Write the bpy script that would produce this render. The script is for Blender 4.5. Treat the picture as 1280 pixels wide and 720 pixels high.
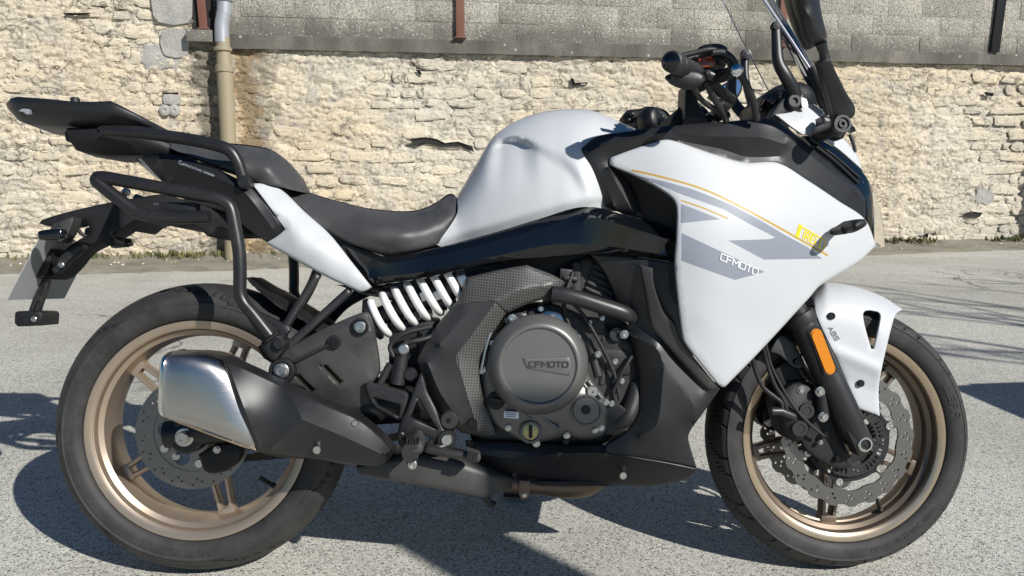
import bpy, bmesh, math, random
import numpy as np
from mathutils import Vector, Matrix, Euler
from mathutils.geometry import delaunay_2d_cdt
R = math.radians
rng = np.random.RandomState(7)
random.seed(7)
for o in list(bpy.data.objects):
    bpy.data.objects.remove(o)
scene = bpy.context.scene
col = scene.collection

# ------------------------------------------------------------------ camera
CAM_H, PITCH, FPX = 0.89, 9.5, 924.0
cam_d = bpy.data.cameras.new("camera")
cam_d.sensor_width = 36.0
cam_d.lens = FPX / 1280.0 * 36.0
cam_d.clip_start, cam_d.clip_end = 0.05, 3000
cam = bpy.data.objects.new("camera", cam_d)
col.objects.link(cam)
cam.location = (0, 0, CAM_H)
cam.rotation_euler = (R(90 - PITCH), 0, 0)
scene.camera = cam

# ------------------------------------------------------------------ sky and sun
SUN_FROM = Vector((1.0, -0.95, 0.98)).normalized()
elev = math.asin(SUN_FROM.z)
world = bpy.data.worlds.new("World")
scene.world = world
world.use_nodes = True
wn = world.node_tree
wn.nodes.clear()
wo = wn.nodes.new('ShaderNodeOutputWorld')
bg = wn.nodes.new('ShaderNodeBackground')
sky = wn.nodes.new('ShaderNodeTexSky')
sky.sky_type = 'NISHITA'
sky.sun_disc = False
sky.sun_elevation = elev
sky.sun_rotation = math.atan2(SUN_FROM.x, SUN_FROM.y)
sky.air_density, sky.dust_density, sky.ozone_density = 1.0, 0.35, 4.0
bg.inputs['Strength'].default_value = 0.056
hsv = wn.nodes.new('ShaderNodeHueSaturation'); hsv.inputs['Saturation'].default_value = 1.3
wn.links.new(sky.outputs[0], hsv.inputs['Color']); wn.links.new(hsv.outputs[0], bg.inputs[0])
wn.links.new(bg.outputs[0], wo.inputs[0])
sl = bpy.data.lights.new("sun", 'SUN')
sl.energy, sl.angle, sl.color = 5.0, R(0.53), (1.0, 0.968, 0.915)
so = bpy.data.objects.new("sun", sl)
col.objects.link(so)
so.rotation_euler = SUN_FROM.to_track_quat('Z', 'Y').to_euler()
so.location = SUN_FROM * 20
vs = scene.view_settings
vs.view_transform, vs.look, vs.exposure, vs.gamma = 'Standard', 'None', 0.12, 1.0
vs.use_curve_mapping = False
scene.render.engine = 'CYCLES'
cy = scene.cycles
cy.use_denoising = True
cy.max_bounces, cy.diffuse_bounces, cy.glossy_bounces, cy.transmission_bounces, cy.transparent_max_bounces = 8, 4, 4, 6, 8
cy.sample_clamp_indirect = 6

# ------------------------------------------------------------------ geometry helpers
cp, sp = math.cos(R(PITCH)), math.sin(R(PITCH))
def cam2world(X, Y, Z):           # camera right, up, forward -> world
    return Vector((X, Z * cp + Y * sp, CAM_H + Y * cp - Z * sp))
def ray(px, py):
    return cam2world((px - 640) / FPX, -(py - 360) / FPX, 1.0) - Vector((0, 0, CAM_H))
EYE = np.array((0, 0, CAM_H))

def groundz(x, y):                # street falls gently to the right near the kerbside, level by the wall
    w = np.clip((6.0 - y) / 3.5, 0, 1)
    w = w * w * (3 - 2 * w)
    return -0.0245 * np.clip(x, -4, 4) * w

# bike frame, found from the two wheel centres
_s = 0.9925
PR = cam2world(-380 / FPX * 1.641 * _s, -171 / FPX * 1.641 * _s, 1.641 * _s)
PF = cam2world(403 / FPX * 1.716 * _s, -182 / FPX * 1.716 * _s, 1.716 * _s)
WB, RR, RF = (PF - PR).length, 0.312, 0.300
LEAN = 9.5
# x axis of the bike is parallel to the ground contact line
ax = (PF - PR).normalized()
tilt = math.asin((RR - RF) / WB)
up0 = Vector((0, math.sin(R(LEAN)), math.cos(R(LEAN))))
up0 = (up0 - ax * up0.dot(ax)).normalized()
BX = (ax * math.cos(tilt) + up0 * math.sin(tilt)).normalized()
BZ = (up0 * math.cos(tilt) - ax * math.sin(tilt)).normalized()
BY = BZ.cross(BX)
XR, XF = -WB / 2, WB / 2 * 1.0
ORG = PR - BZ * RR - BX * XR
BM = Matrix(((BX.x, BY.x, BZ.x, ORG.x), (BX.y, BY.y, BZ.y, ORG.y), (BX.z, BY.z, BZ.z, ORG.z), (0, 0, 0, 1)))
BMI = BM.inverted()
XF = (BMI @ PF).x
# ground passes under the wheels
GZ0 = 0.5 * (ORG.z - groundz(ORG.x, ORG.y) * 1.0 + (BM @ Vector((XF, 0, 0))).z - groundz((BM @ Vector((XF, 0, 0))).x, 2))
print("bike origin", ORG, "ground offset", GZ0, "contacts", BM @ Vector((XR, 0, 0)), BM @ Vector((XF, 0, 0)))
_c1, _c2 = BM @ Vector((XR, 0, 0)), BM @ Vector((XF, 0, 0))
_sl = (_c2.z - _c1.z) / (_c2.x - _c1.x)
_g0 = _c1.z - _sl * _c1.x - 0.002
def groundz(x, y):
    w = np.clip((6.0 - y) / 3.5, 0, 1)
    w = w * w * (3 - 2 * w)
    return _g0 * w + _sl * np.clip(x, -4, 4) * w

_bi = np.array(BMI)
EYE_L = (_bi @ np.array((0, 0, CAM_H, 1)))[:3]
def U(px, py, y):
    """photograph position + lateral distance from the bike's mid plane (m, minus = right side) -> bike coordinates"""
    px, py, y = np.broadcast_arrays(np.asarray(px, float), np.asarray(py, float), np.asarray(y, float))
    X, Y, Z = (px - 640) / FPX, -(py - 360) / FPX, np.ones_like(px)
    d = np.stack([X, Z * cp + Y * sp, Y * cp - Z * sp], -1) @ _bi[:3, :3].T
    t = (y - EYE_L[1]) / d[..., 1]
    return EYE_L + d * t[..., None]
def UV(px, py, y):
    return Vector(U(px, py, y))
PXM = 577.0   # photograph pixels per metre at the bike

def link(o, parent=None):
    col.objects.link(o)
    if parent is not None:
        o.parent = parent
    return o
def tag(o, label=None, cat=None, group=None, kind=None):
    if label: o['label'] = label
    if cat: o['category'] = cat
    if group: o['group'] = group
    if kind: o['kind'] = kind
    return o
def empty(name, loc=(0, 0, 0)):
    o = bpy.data.objects.new(name, None)
    o.empty_display_size = 0.1
    o.location = loc
    return link(o)
def mesh(name, verts, faces, mat, sharp=40):
    me = bpy.data.meshes.new(name)
    me.from_pydata([tuple(map(float, v)) for v in verts], [], [tuple(int(i) for i in f) for f in faces])
    me.validate()
    if mat: me.materials.append(mat)
    if sharp is None:
        me.shade_flat()
    else:
        me.shade_smooth()
        if sharp < 180: me.set_sharp_from_angle(angle=R(sharp))
    return me
def fixn(me):
    bm = bmesh.new(); bm.from_mesh(me)
    bmesh.ops.recalc_face_normals(bm, faces=bm.faces)
    bm.to_mesh(me); bm.free()
def obj(name, verts, faces, mat, parent=None, sharp=40, fix=False):
    me = mesh(name, verts, faces, mat, None if fix else sharp)
    if fix:
        fixn(me)
        if sharp is not None:
            me.shade_smooth(); me.set_sharp_from_angle(angle=R(sharp))
    return link(bpy.data.objects.new(name, me), parent)
class MB:
    """collects shapes that make up ONE part"""
    def __init__(s): s.v, s.f = [], []
    def add(s, v, f):
        n = len(s.v); s.v += [tuple(map(float, p)) for p in v]; s.f += [tuple(int(i) + n for i in q) for q in f]; return s
    def build(s, name, mat, parent=None, sharp=40, fix=False): return obj(name, s.v, s.f, mat, parent, sharp, fix)

def frame_of(d, hint=(0, 0, 1)):
    d = Vector(d).normalized(); h = Vector(hint)
    if abs(d.dot(h)) > 0.95: h = Vector((1, 0, 0))
    a = (h - d * h.dot(d)).normalized()
    return a, d.cross(a), d
def g_lathe(origin, axis, prof, seg=32, closed=False, hint=(0, 0, 1), cap=True):
    """prof: (radius, along axis)"""
    a, b, d = frame_of(axis, hint); o = Vector(origin)
    v, f = [], []; n = len(prof)
    for i in range(seg):
        t = 2 * math.pi * i / seg; e = a * math.cos(t) + b * math.sin(t)
        for (r, h) in prof: v.append(o + e * r + d * h)
    for i in range(seg):
        j = (i + 1) % seg
        for k in range(n if closed else n - 1):
            k2 = (k + 1) % n
            f.append((i * n + k, j * n + k, j * n + k2, i * n + k2))
    if cap and not closed:
        if prof[0][0] > 1e-5: f.append([i * n for i in range(seg)][::-1])
        if prof[-1][0] > 1e-5: f.append([i * n + n - 1 for i in range(seg)])
    return v, f
def cr(pts, k=8, closed=False):
    """Catmull-Rom through points (any dimension)"""
    P = [np.array(p, float) for p in pts]; n = len(P); out = []
    if n < 3 and not closed:
        return [P[0] + (P[-1] - P[0]) * t for t in np.linspace(0, 1, k + 1)]
    for i in range(n if closed else n - 1):
        p1, p2 = P[i], P[(i + 1) % n]
        p0 = P[i - 1] if (closed or i > 0) else 2 * p1 - p2
        p3 = P[(i + 2) % n] if (closed or i + 2 < n) else 2 * p2 - p1
        for j in range(k):
            t = j / k
            out.append(0.5 * ((2 * p1) + (-p0 + p2) * t + (2 * p0 - 5 * p1 + 4 * p2 - p3) * t * t + (-p0 + 3 * p1 - 3 * p2 + p3) * t ** 3))
    if not closed: out.append(P[-1])
    return out
def g_tube(pts, r, seg=12, k=6, smooth=True, ell=1.0, hint=(0, 0, 1)):
    """pts: 3D points; r: number or list (per point)"""
    rr = list(r) if hasattr(r, '__len__') else [r] * len(pts)
    q = [tuple(p) + (rr[i],) for i, p in enumerate(pts)]
    q = cr(q, k) if smooth else [np.array(p, float) for p in q]
    v, f = [], []; n = len(q); a = None
    for i in range(n):
        d = Vector(q[min(i + 1, n - 1)][:3] - q[max(i - 1, 0)][:3]).normalized()
        if a is None: a, b, _ = frame_of(d, hint)
        else:
            a = (a - d * a.dot(d)).normalized(); b = d.cross(a)
        for s_ in range(seg):
            t = 2 * math.pi * s_ / seg
            v.append(Vector(q[i][:3]) + (a * math.cos(t) * ell + b * math.sin(t)) * q[i][3])
    for i in range(n - 1):
        for s_ in range(seg):
            t = (s_ + 1) % seg
            f.append((i * seg + s_, i * seg + t, (i + 1) * seg + t, (i + 1) * seg + s_))
    f.append(list(range(seg))[::-1]); f.append([(n - 1) * seg + i for i in range(seg)])
    return v, f
def tube(name, pts, r, mat, parent, seg=12, k=6, smooth=True, **kw):
    v, f = g_tube(pts, r, seg, k, smooth, **kw)
    return obj(name, v, f, mat, parent, 50)
def ptube(name, pts, rpx, mat, parent, **kw):
    """pts (px,py,y)"""
    return tube(name, [UV(*p) for p in pts], rpx if hasattr(rpx, '__len__') else rpx, mat, parent, **kw)
def g_box(c, sx, sy, sz, m=None, bev=0.0):
    """box with chamfered edges (bev), m: 3x3 axes"""
    m = m or Matrix.Identity(3); c = Vector(c)
    bm = bmesh.new(); bmesh.ops.create_cube(bm, size=1.0)
    for v in bm.verts: v.co = Vector((v.co.x * sx, v.co.y * sy, v.co.z * sz))
    if bev > 0: bmesh.ops.bevel(bm, geom=list(bm.edges), offset=bev, segments=2, profile=0.6, affect='EDGES')
    bm.verts.index_update()
    v = [c + m @ q.co for q in bm.verts]; f = [[l.index for l in q.verts] for q in bm.faces]
    bm.free(); return v, f

# ------------------------------------------------------------------ 2D outlines -> surfaces
def spline2(pts, step=4.0, closed=True):
    """outline through points (px,py,y[,1=corner]); smooth between corners, resampled"""
    n = len(pts); P = [np.array(p[:3], float) for p in pts]; S = [len(p) > 3 and p[3] for p in pts]
    out = []
    for i in range(n if closed else n - 1):
        j = (i + 1) % n
        p1, p2 = P[i], P[j]
        p0 = 2 * p1 - p2 if S[i] or (not closed and i == 0) else P[i - 1]
        p3 = 2 * p2 - p1 if S[j] or (not closed and j == n - 1) else P[(j + 1) % n]
        L = np.linalg.norm((p2 - p1)[:2]); k = max(1, int(round(L / step)))
        # limit tangents so unequal spacing does not overshoot
        def lim(t):
            l = np.linalg.norm(t[:2]); return t if l < 1e-6 or l <= 1.2 * L else t * (1.2 * L / l)
        t1, t2 = lim((p2 - p0) * 0.5), lim((p3 - p1) * 0.5)
        for a in range(k):
            t = a / k; h = t * t * (3 - 2 * t)
            q = (2 * t**3 - 3 * t * t + 1) * p1 + (t**3 - 2 * t * t + t) * t1 + h * p2 + (t**3 - t * t) * t2
            q[2] = p1[2] + (p2[2] - p1[2]) * t
            out.append(q)
    if not closed: out.append(P[-1])
    return np.array(out)
def inside(P, poly):
    x, y = P[:, 0], P[:, 1]; c = np.zeros(len(P), bool); n = len(poly)
    for i in range(n):
        x1, y1 = poly[i][0], poly[i][1]; x2, y2 = poly[i - 1][0], poly[i - 1][1]
        if y1 == y2: continue
        m = ((y1 > y) != (y2 > y)) & (x < (x2 - x1) * (y - y1) / (y2 - y1) + x1)
        c ^= m
    return c
def polydist(P, poly, opened=False):
    d = np.full(len(P), 1e9); n = len(poly)
    for i in range(1 if opened else 0, n):
        a, b = poly[i - 1][:2], poly[i][:2]; ab = b - a; l = ab @ ab
        if l < 1e-12: continue
        t = np.clip(((P - a) @ ab) / l, 0, 1)
        d = np.minimum(d, np.linalg.norm(P - (a + t[:, None] * ab), axis=1))
    return d
class TPS:
    def __init__(s, pts, lam=0.0):
        P = np.array(pts, float)
        _, idx = np.unique(np.round(P[:, :2], 1), axis=0, return_index=True); P = P[np.sort(idx)]
        s.c = P[:, :2].mean(0); s.sc = max(np.ptp(P[:, 0]), np.ptp(P[:, 1]), 1e-6)
        s.X = (P[:, :2] - s.c) / s.sc; n = len(P)
        K = s.phi(np.linalg.norm(s.X[:, None] - s.X[None], axis=2)) + lam * np.eye(n)
        Q = np.hstack([np.ones((n, 1)), s.X])
        A = np.block([[K, Q], [Q.T, np.zeros((3, 3))]])
        w = np.linalg.lstsq(A, np.concatenate([P[:, 2], np.zeros(3)]), rcond=None)[0]
        s.w, s.a = w[:n], w[n:]
    @staticmethod
    def phi(r):
        return np.where(r > 1e-9, r * r * np.log(np.maximum(r, 1e-9)), 0.0)
    def __call__(s, x, y):
        X = (np.stack([np.asarray(x, float).ravel(), np.asarray(y, float).ravel()], -1) - s.c) / s.sc
        return s.phi(np.linalg.norm(X[:, None] - s.X[None], axis=2)) @ s.w + s.a[0] + X @ s.a[1:]
class PL:
    """piecewise linear height between points, with crease edges"""
    def __init__(s, pts, edges=()):
        P = np.array(pts, float)
        vs_, es, fs, ov, oe, of = delaunay_2d_cdt([Vector(p[:2]) for p in P], list(edges), [], 0, 1e-4)
        s.V = np.array([[v.x, v.y] for v in vs_])
        s.Z = np.array([np.mean([P[i, 2] for i in o]) if o else np.nan for o in ov])
        for i in np.where(np.isnan(s.Z))[0]:
            d = np.linalg.norm(P[:, :2] - s.V[i], axis=1); k = np.argsort(d)[:2]; s.Z[i] = P[k, 2].mean()
        s.T = [tuple(f) for f in fs]
    def __call__(s, x, y):
        x, y = np.asarray(x, float).ravel(), np.asarray(y, float).ravel()
        out = np.full(len(x), np.nan); best = np.full(len(x), -1e9)
        for (a, b, c) in s.T:
            A, B, C = s.V[a], s.V[b], s.V[c]
            den = (B[1] - C[1]) * (A[0] - C[0]) + (C[0] - B[0]) * (A[1] - C[1])
            if abs(den) < 1e-9: continue
            l1 = ((B[1] - C[1]) * (x - C[0]) + (C[0] - B[0]) * (y - C[1])) / den
            l2 = ((C[1] - A[1]) * (x - C[0]) + (A[0] - C[0]) * (y - C[1])) / den
            l3 = 1 - l1 - l2; m = np.minimum(np.minimum(l1, l2), l3)
            up = m > best
            k = np.clip(np.stack([l1, l2, l3]), 0, 1); k = k / k.sum(0)
            out = np.where(up, k[0] * s.Z[a] + k[1] * s.Z[b] + k[2] * s.Z[c], out); best = np.where(up, m, best)
        return out
def tri_region(loops, extra, edges_extra=()):
    """constrained triangulation of loops[0] minus loops[1:], plus interior points; returns pts, tris"""
    pts, ed = [], []
    for lp in loops:
        n0 = len(pts); pts += [Vector(p[:2]) for p in lp]
        ed += [(n0 + i, n0 + (i + 1) % len(lp)) for i in range(len(lp))]
    n0 = len(pts); pts += [Vector(p[:2]) for p in extra]
    ed += [(n0 + a, n0 + b) for a, b in edges_extra]
    vs_, es, fs, ov, oe, of = delaunay_2d_cdt(pts, ed, [], 0, 1e-5)
    V = np.array([[v.x, v.y] for v in vs_]); T = np.array([f for f in fs if len(f) == 3])
    c = V[T].mean(1); ok = inside(c, loops[0])
    for h in loops[1:]: ok &= ~inside(c, h)
    T = T[ok]
    a = V[T[:, 1]] - V[T[:, 0]]; b = V[T[:, 2]] - V[T[:, 0]]
    fl = a[:, 0] * b[:, 1] - a[:, 1] * b[:, 0] < 0
    T[fl] = T[fl][:, ::-1]
    return V, T
def shell(F, B, T):
    """front verts, back verts, triangles (front orientation) -> closed solid"""
    n = len(F); f = [tuple(t) for t in T] + [tuple(n + i for i in t[::-1]) for t in T]
    cnt = {}
    for t in T:
        for i in range(3):
            a, b = t[i], t[(i + 1) % 3]; cnt[(a, b)] = 1
    for (a, b) in cnt:
        if (b, a) not in cnt: f.append((b, a, n + a, n + b))
    return np.vstack([F, B]), f
class MF:
    """height read back from a triangulated panel"""
    def __init__(s, V, T, Y):
        s.V, s.T, s.Z = V, [tuple(t) for t in T], Y
    __call__ = PL.__call__
def film(V, T, Y, fixed):
    """taut surface between the fixed outline and crease lines (cotangent Laplace)"""
    n = len(V); W = np.zeros((n, n))
    for a, b, c in ((0, 1, 2), (1, 2, 0), (2, 0, 1)):
        A, B, C = V[T[:, a]], V[T[:, b]], V[T[:, c]]
        u, w = A - C, B - C; cot = (u * w).sum(1) / np.maximum(np.abs(u[:, 0] * w[:, 1] - u[:, 1] * w[:, 0]), 1e-6); cot = np.clip(cot, 0.02, 20)
        np.add.at(W, (T[:, a], T[:, b]), cot); np.add.at(W, (T[:, b], T[:, a]), cot)
    free = np.where(~fixed)[0]; fx = np.where(fixed)[0]
    if not len(free): return Y
    L = -W[np.ix_(free, free)]; L[np.arange(len(free)), np.arange(len(free))] = W[free].sum(1) + 1e-9
    Y = Y.copy(); Y[free] = np.linalg.solve(L, W[np.ix_(free, fx)] @ Y[fx]); return Y
REL = {}
def relief(name, outline, mat, parent, ctrl=(), creases=(), holes=(), thick=0.004, roll=0.004, rollpx=3.0, step=6.0, mode='tps',
           smooth=0, mirror=None, sharp=45, dy=0.0, field=None, lam=0.0, ostep=4.0, inlays=()):
    """body panel: outline traced as (px,py,y[,corner]) with its own distance at every point"""
    O = spline2(outline, ostep); H = [spline2(h, 3.0) for h in holes]
    cpts = [tuple(p[:3]) for p in outline] + [tuple(p[:3]) for p in ctrl]
    ce = []
    for c in creases:
        n0 = len(cpts); cpts += [tuple(p[:3]) for p in c]; ce += [(n0 + i, n0 + i + 1) for i in range(len(c) - 1)]
    if field is None:
        if mode == 'tps': field = TPS(cpts, lam)
        elif mode == 'film': field = None
        else:
            m = len(O); base = [tuple(p) for p in O] + [tuple(p[:3]) for p in ctrl]; ce = []
            for c in creases:
                n0 = len(base); base += [tuple(p[:3]) for p in c]; ce += [(n0 + i, n0 + i + 1) for i in range(len(c) - 1)]
            field = PL(base, [(i, (i + 1) % m) for i in range(m)] + ce)
    lo, hi = O[:, :2].min(0), O[:, :2].max(0)
    gx, gy = np.meshgrid(np.arange(lo[0], hi[0] + step, step), np.arange(lo[1], hi[1] + step, step * 0.866))
    gx = gx + (np.arange(gx.shape[0]) % 2)[:, None] * step * 0.5
    G = np.stack([gx.ravel(), gy.ravel()], -1)
    loops = [O] + H
    def dist(P):
        d = polydist(P, O)
        for h in H: d = np.minimum(d, polydist(P, h))
        return d
    G = G[inside(G, O)]
    for h in H: G = G[~inside(G, h)]
    G = G[dist(G) > rollpx + step * 0.45] if len(G) else G
    rings = []
    if roll > 0:
        for li, lp in enumerate(loops):
            a = np.roll(lp[:, :2], -1, 0) - np.roll(lp[:, :2], 1, 0); a /= np.linalg.norm(a, axis=1)[:, None] + 1e-9
            nrm = np.stack([-a[:, 1], a[:, 0]], -1)
            test = lp[:, :2] + nrm * 0.5
            if inside(test, O).mean() < 0.5 if li == 0 else inside(test, lp).mean() > 0.5: nrm = -nrm
            for fr in (0.3, 1.0):
                q = lp[:, :2] + nrm * rollpx * fr
                k = inside(q, O)
                for h in H: k &= ~inside(q, h)
                q = q[k]
                if len(q): rings.append(q[dist(q) > rollpx * fr * 0.93])
    extra = np.vstack([G] + rings) if len(rings) or len(G) else np.zeros((0, 2))
    ie, INL, CR = [], [], []
    for c in creases:
        cs = spline2(c, step * 0.8, closed=False); k = inside(cs[:, :2], O)
        for hh in H: k &= ~inside(cs[:, :2], hh)
        k[k] = dist(cs[k][:, :2]) > max(rollpx * 0.8, 1.0) if k.any() else k[k]
        if not k.any(): continue
        if len(extra): extra = extra[polydist(extra, cs[k], True) > step * 0.4]
        CR.append(cs[k]); extra = np.vstack([extra, cs[k][:, :2]]) if len(extra) else cs[k][:, :2].copy()
        ii = np.where(k)[0]; ie += [(tuple(cs[i][:2]), tuple(cs[j][:2])) for i, j in zip(ii[:-1], ii[1:]) if j == i + 1]
    for (pp, im) in inlays:
        q = spline2([(a, b, 0, 1) for a, b in pp], step * 0.6)[:, :2]; INL.append((q, im))
        extra = extra[polydist(extra, q) > 1.2]; n0 = len(extra)
        extra = np.vstack([extra, q]); ie += [tuple(map(tuple, (q[i], q[(i + 1) % len(q)]))) for i in range(len(q))]
    idx = {}
    if ie:
        for i, p in enumerate(extra): idx[tuple(p)] = i
    V, T = tri_region(loops, extra, [(idx[a], idx[b]) for a, b in ie if a in idx and b in idx])
    if mode == 'film' and field is None:
        Y = np.zeros(len(V)); fixed = np.zeros(len(V), bool)
        for S_ in [O] + CR:
            for p in S_:
                d_ = np.abs(V - p[:2]).sum(1); k = int(np.argmin(d_))
                if d_[k] < 0.02: Y[k] = p[2]; fixed[k] = True
        Y = film(V, T, Y, fixed); field = MF(V, T, Y.copy())
    else: Y = field(V[:, 0], V[:, 1])
    if smooth:
        E = np.vstack([T[:, [0, 1]], T[:, [1, 2]], T[:, [2, 0]]]); E = np.vstack([E, E[:, ::-1]])
        for _ in range(smooth):
            s_ = np.zeros(len(V)); c_ = np.zeros(len(V))
            np.add.at(s_, E[:, 0], Y[E[:, 1]]); np.add.at(c_, E[:, 0], 1)
            Yn = s_ / np.maximum(c_, 1); dd = dist(V); Y = np.where(dd > 0.01, 0.5 * Y + 0.5 * Yn, Y)
    if mirror == 'join':
        for p in O:
            d_ = np.abs(V - p[:2]).sum(1); k = int(np.argmin(d_))
            if d_[k] < 0.02 and abs(p[2]) < 1e-6: Y[k] = 0.0
    if roll > 0:
        d = np.clip(dist(V) / rollpx, 0, 1)
        Y = Y + roll * (1 - np.sqrt(np.clip(1 - (1 - d) ** 2, 0, 1)))
    Y = Y + dy
    F = U(V[:, 0], V[:, 1], Y)
    if mirror == 'join':
        Fm = F * np.array([1, -1, 1]); n = len(F)
        vv = np.vstack([F, Fm]); ff = [tuple(t) for t in T] + [tuple(n + i for i in t[::-1]) for t in T]
        o = obj(name, vv, ff, mat, parent, sharp)
        bm = bmesh.new(); bm.from_mesh(o.data); bmesh.ops.remove_doubles(bm, verts=bm.verts, dist=0.0015)
        bm.to_mesh(o.data); bm.free()
    else:
        Bk = F + np.array([0, thick, 0])
        vv, ff = shell(F, Bk, T)
        o = obj(name, vv, ff, mat, parent, sharp)
        if INL:
            cen = V[T].mean(1); mi = np.zeros(len(ff), int)
            for q, im in INL:
                if im.name not in o.data.materials: o.data.materials.append(im)
                k = list(o.data.materials).index(im); mi[:len(T)][inside(cen, q)] = k
            o.data.polygons.foreach_set('material_index', mi); o.data.update()
        if mirror == 'copy':
            o2 = obj(name, vv * np.array([1, -1, 1]), [f[::-1] for f in ff], mat, parent, sharp)
    o_field = field
    if mode == 'film': o.data.shade_smooth(); o.data.set_sharp_from_angle(angle=R(17))
    REL[o.name] = field
    return o
def copy_side(o, parent):
    """the same part on the other side of the bike"""
    me = o.data.copy()
    n = len(me.vertices); co = np.empty(n * 3); me.vertices.foreach_get('co', co)
    co = co.reshape(-1, 3); co[:, 1] *= -1; me.vertices.foreach_set('co', co.ravel())
    me.flip_normals()
    c = bpy.data.objects.new(o.name.split('.')[0], me)
    return link(c, parent)

# stroke lettering ---------------------------------------------------------
GLY = {
 'A': (0.8, [[(0, 0), (.4, 1), (.8, 0)], [(.15, .35), (.65, .35)]]), 'B': (.75, [[(0, 0), (0, 1), (.6, 1), (.72, .85), (.72, .65), (.6, .52), (0, .52)], [(.6, .52), (.75, .38), (.75, .14), (.62, 0), (0, 0)]]),
 'C': (.8, [[(.8, 1), (.12, 1), (0, .88), (0, .12), (.12, 0), (.8, 0)]]), 'F': (.75, [[(0, 0), (0, 1), (.75, 1)], [(0, .5), (.6, .5)]]),
 'M': (.95, [[(0, 0), (0, 1), (.475, .4), (.95, 1), (.95, 0)]]), 'O': (.85, [[(.12, 0), (0, .12), (0, .88), (.12, 1), (.73, 1), (.85, .88), (.85, .12), (.73, 0), (.12, 0)]]),
 'T': (.8, [[(0, 1), (.8, 1)], [(.4, 1), (.4, 0)]]), 'P': (.7, [[(0, 0), (0, 1), (.6, 1), (.7, .9), (.7, .6), (.6, .5), (0, .5)]]), 'I': (.1, [[(.05, 0), (.05, 1)]]),
 'R': (.75, [[(0, 0), (0, 1), (.65, 1), (.75, .9), (.75, .6), (.65, .5), (0, .5)], [(.4, .5), (.75, 0)]]), 'E': (.65, [[(.65, 1), (0, 1), (0, 0), (.65, 0)], [(0, .5), (.55, .5)]]),
 'L': (.6, [[(0, 1), (0, 0), (.6, 0)]]), 'S': (.7, [[(.7, 1), (.1, 1), (0, .9), (0, .6), (.1, .5), (.6, .5), (.7, .4), (.7, .1), (.6, 0), (0, 0)]]),
 'Z': (.7, [[(0, 1), (.7, 1), (0, 0), (.7, 0)]]), 'W': (.9, [[(0, 1), (.22, 0), (.45, .7), (.68, 0), (.9, 1)]]), '/': (.5, [[(0, 0), (.5, 1)]]), '(': (.3, [[(.3, 1), (0, .7), (0, .3), (.3, 0)]]), ')': (.3, [[(0, 1), (.3, .7), (.3, .3), (0, 0)]]),
 '0': (.65, [[(.1, 0), (0, .12), (0, .88), (.1, 1), (.55, 1), (.65, .88), (.65, .12), (.55, 0), (.1, 0)]]), '1': (.35, [[(0, .8), (.25, 1), (.25, 0)]]), '2': (.65, [[(0, 1), (.55, 1), (.65, .9), (.65, .6), (0, .12), (0, 0), (.65, 0)]]),
 '5': (.65, [[(.65, 1), (0, 1), (0, .55), (.55, .55), (.65, .45), (.65, .1), (.55, 0), (0, 0)]]), '6': (.65, [[(.6, 1), (.1, 1), (0, .9), (0, .1), (.1, 0), (.55, 0), (.65, .1), (.65, .45), (.55, .55), (0, .55)]]),
 '7': (.6, [[(0, 1), (.6, 1), (.2, 0)]]), '8': (.65, [[(.1, .5), (0, .6), (0, .9), (.1, 1), (.55, 1), (.65, .9), (.65, .6), (.55, .5), (.1, .5), (0, .4), (0, .1), (.1, 0), (.55, 0), (.65, .1), (.65, .4), (.55, .5)]]), ' ': (.35, []),
}
def strokes(text, gap=0.28):
    x, out = 0.0, []
    for c in text:
        w, st = GLY[c]
        out += [[(x + a, b) for a, b in s_] for s_ in st]; x += w + gap
    return out, x - gap
def g_strokes(lines, w, fmap, sub=0.5):
    """ribbons of width w along 2D polylines, mapped into space by fmap(u,v)"""
    v, f = [], []
    for ln in lines:
        P = [np.array(ln[0], float)]
        for q in ln[1:]:
            q = np.array(q, float); L = np.linalg.norm(q - P[-1]); k = max(1, int(L / sub)); p0 = P[-1]
            P += [p0 + (q - p0) * (i + 1) / k for i in range(k)]
        n0 = len(v); n = len(P)
        for i in range(n):
            a = P[i] - P[i - 1] if i > 0 else P[1] - P[0]; b = P[i + 1] - P[i] if i < n - 1 else a
            a = a / (np.linalg.norm(a) + 1e-9); b = b / (np.linalg.norm(b) + 1e-9)
            t = a + b; L = np.linalg.norm(t)
            t = t / L if L > 1e-6 else a
            nn = np.array((-t[1], t[0])); m = 1.0 / max(0.5, abs(nn @ np.array((-a[1], a[0]))))
            e = P[i] - a * w * 0.5 * (i == 0) + a * w * 0.5 * (i == n - 1)
            v.append(fmap(*(e + nn * w * 0.5 * m))); v.append(fmap(*(e - nn * w * 0.5 * m)))
        for i in range(n - 1):
            k = n0 + 2 * i; f.append((k, k + 1, k + 3, k + 2))
    return v, f

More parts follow.
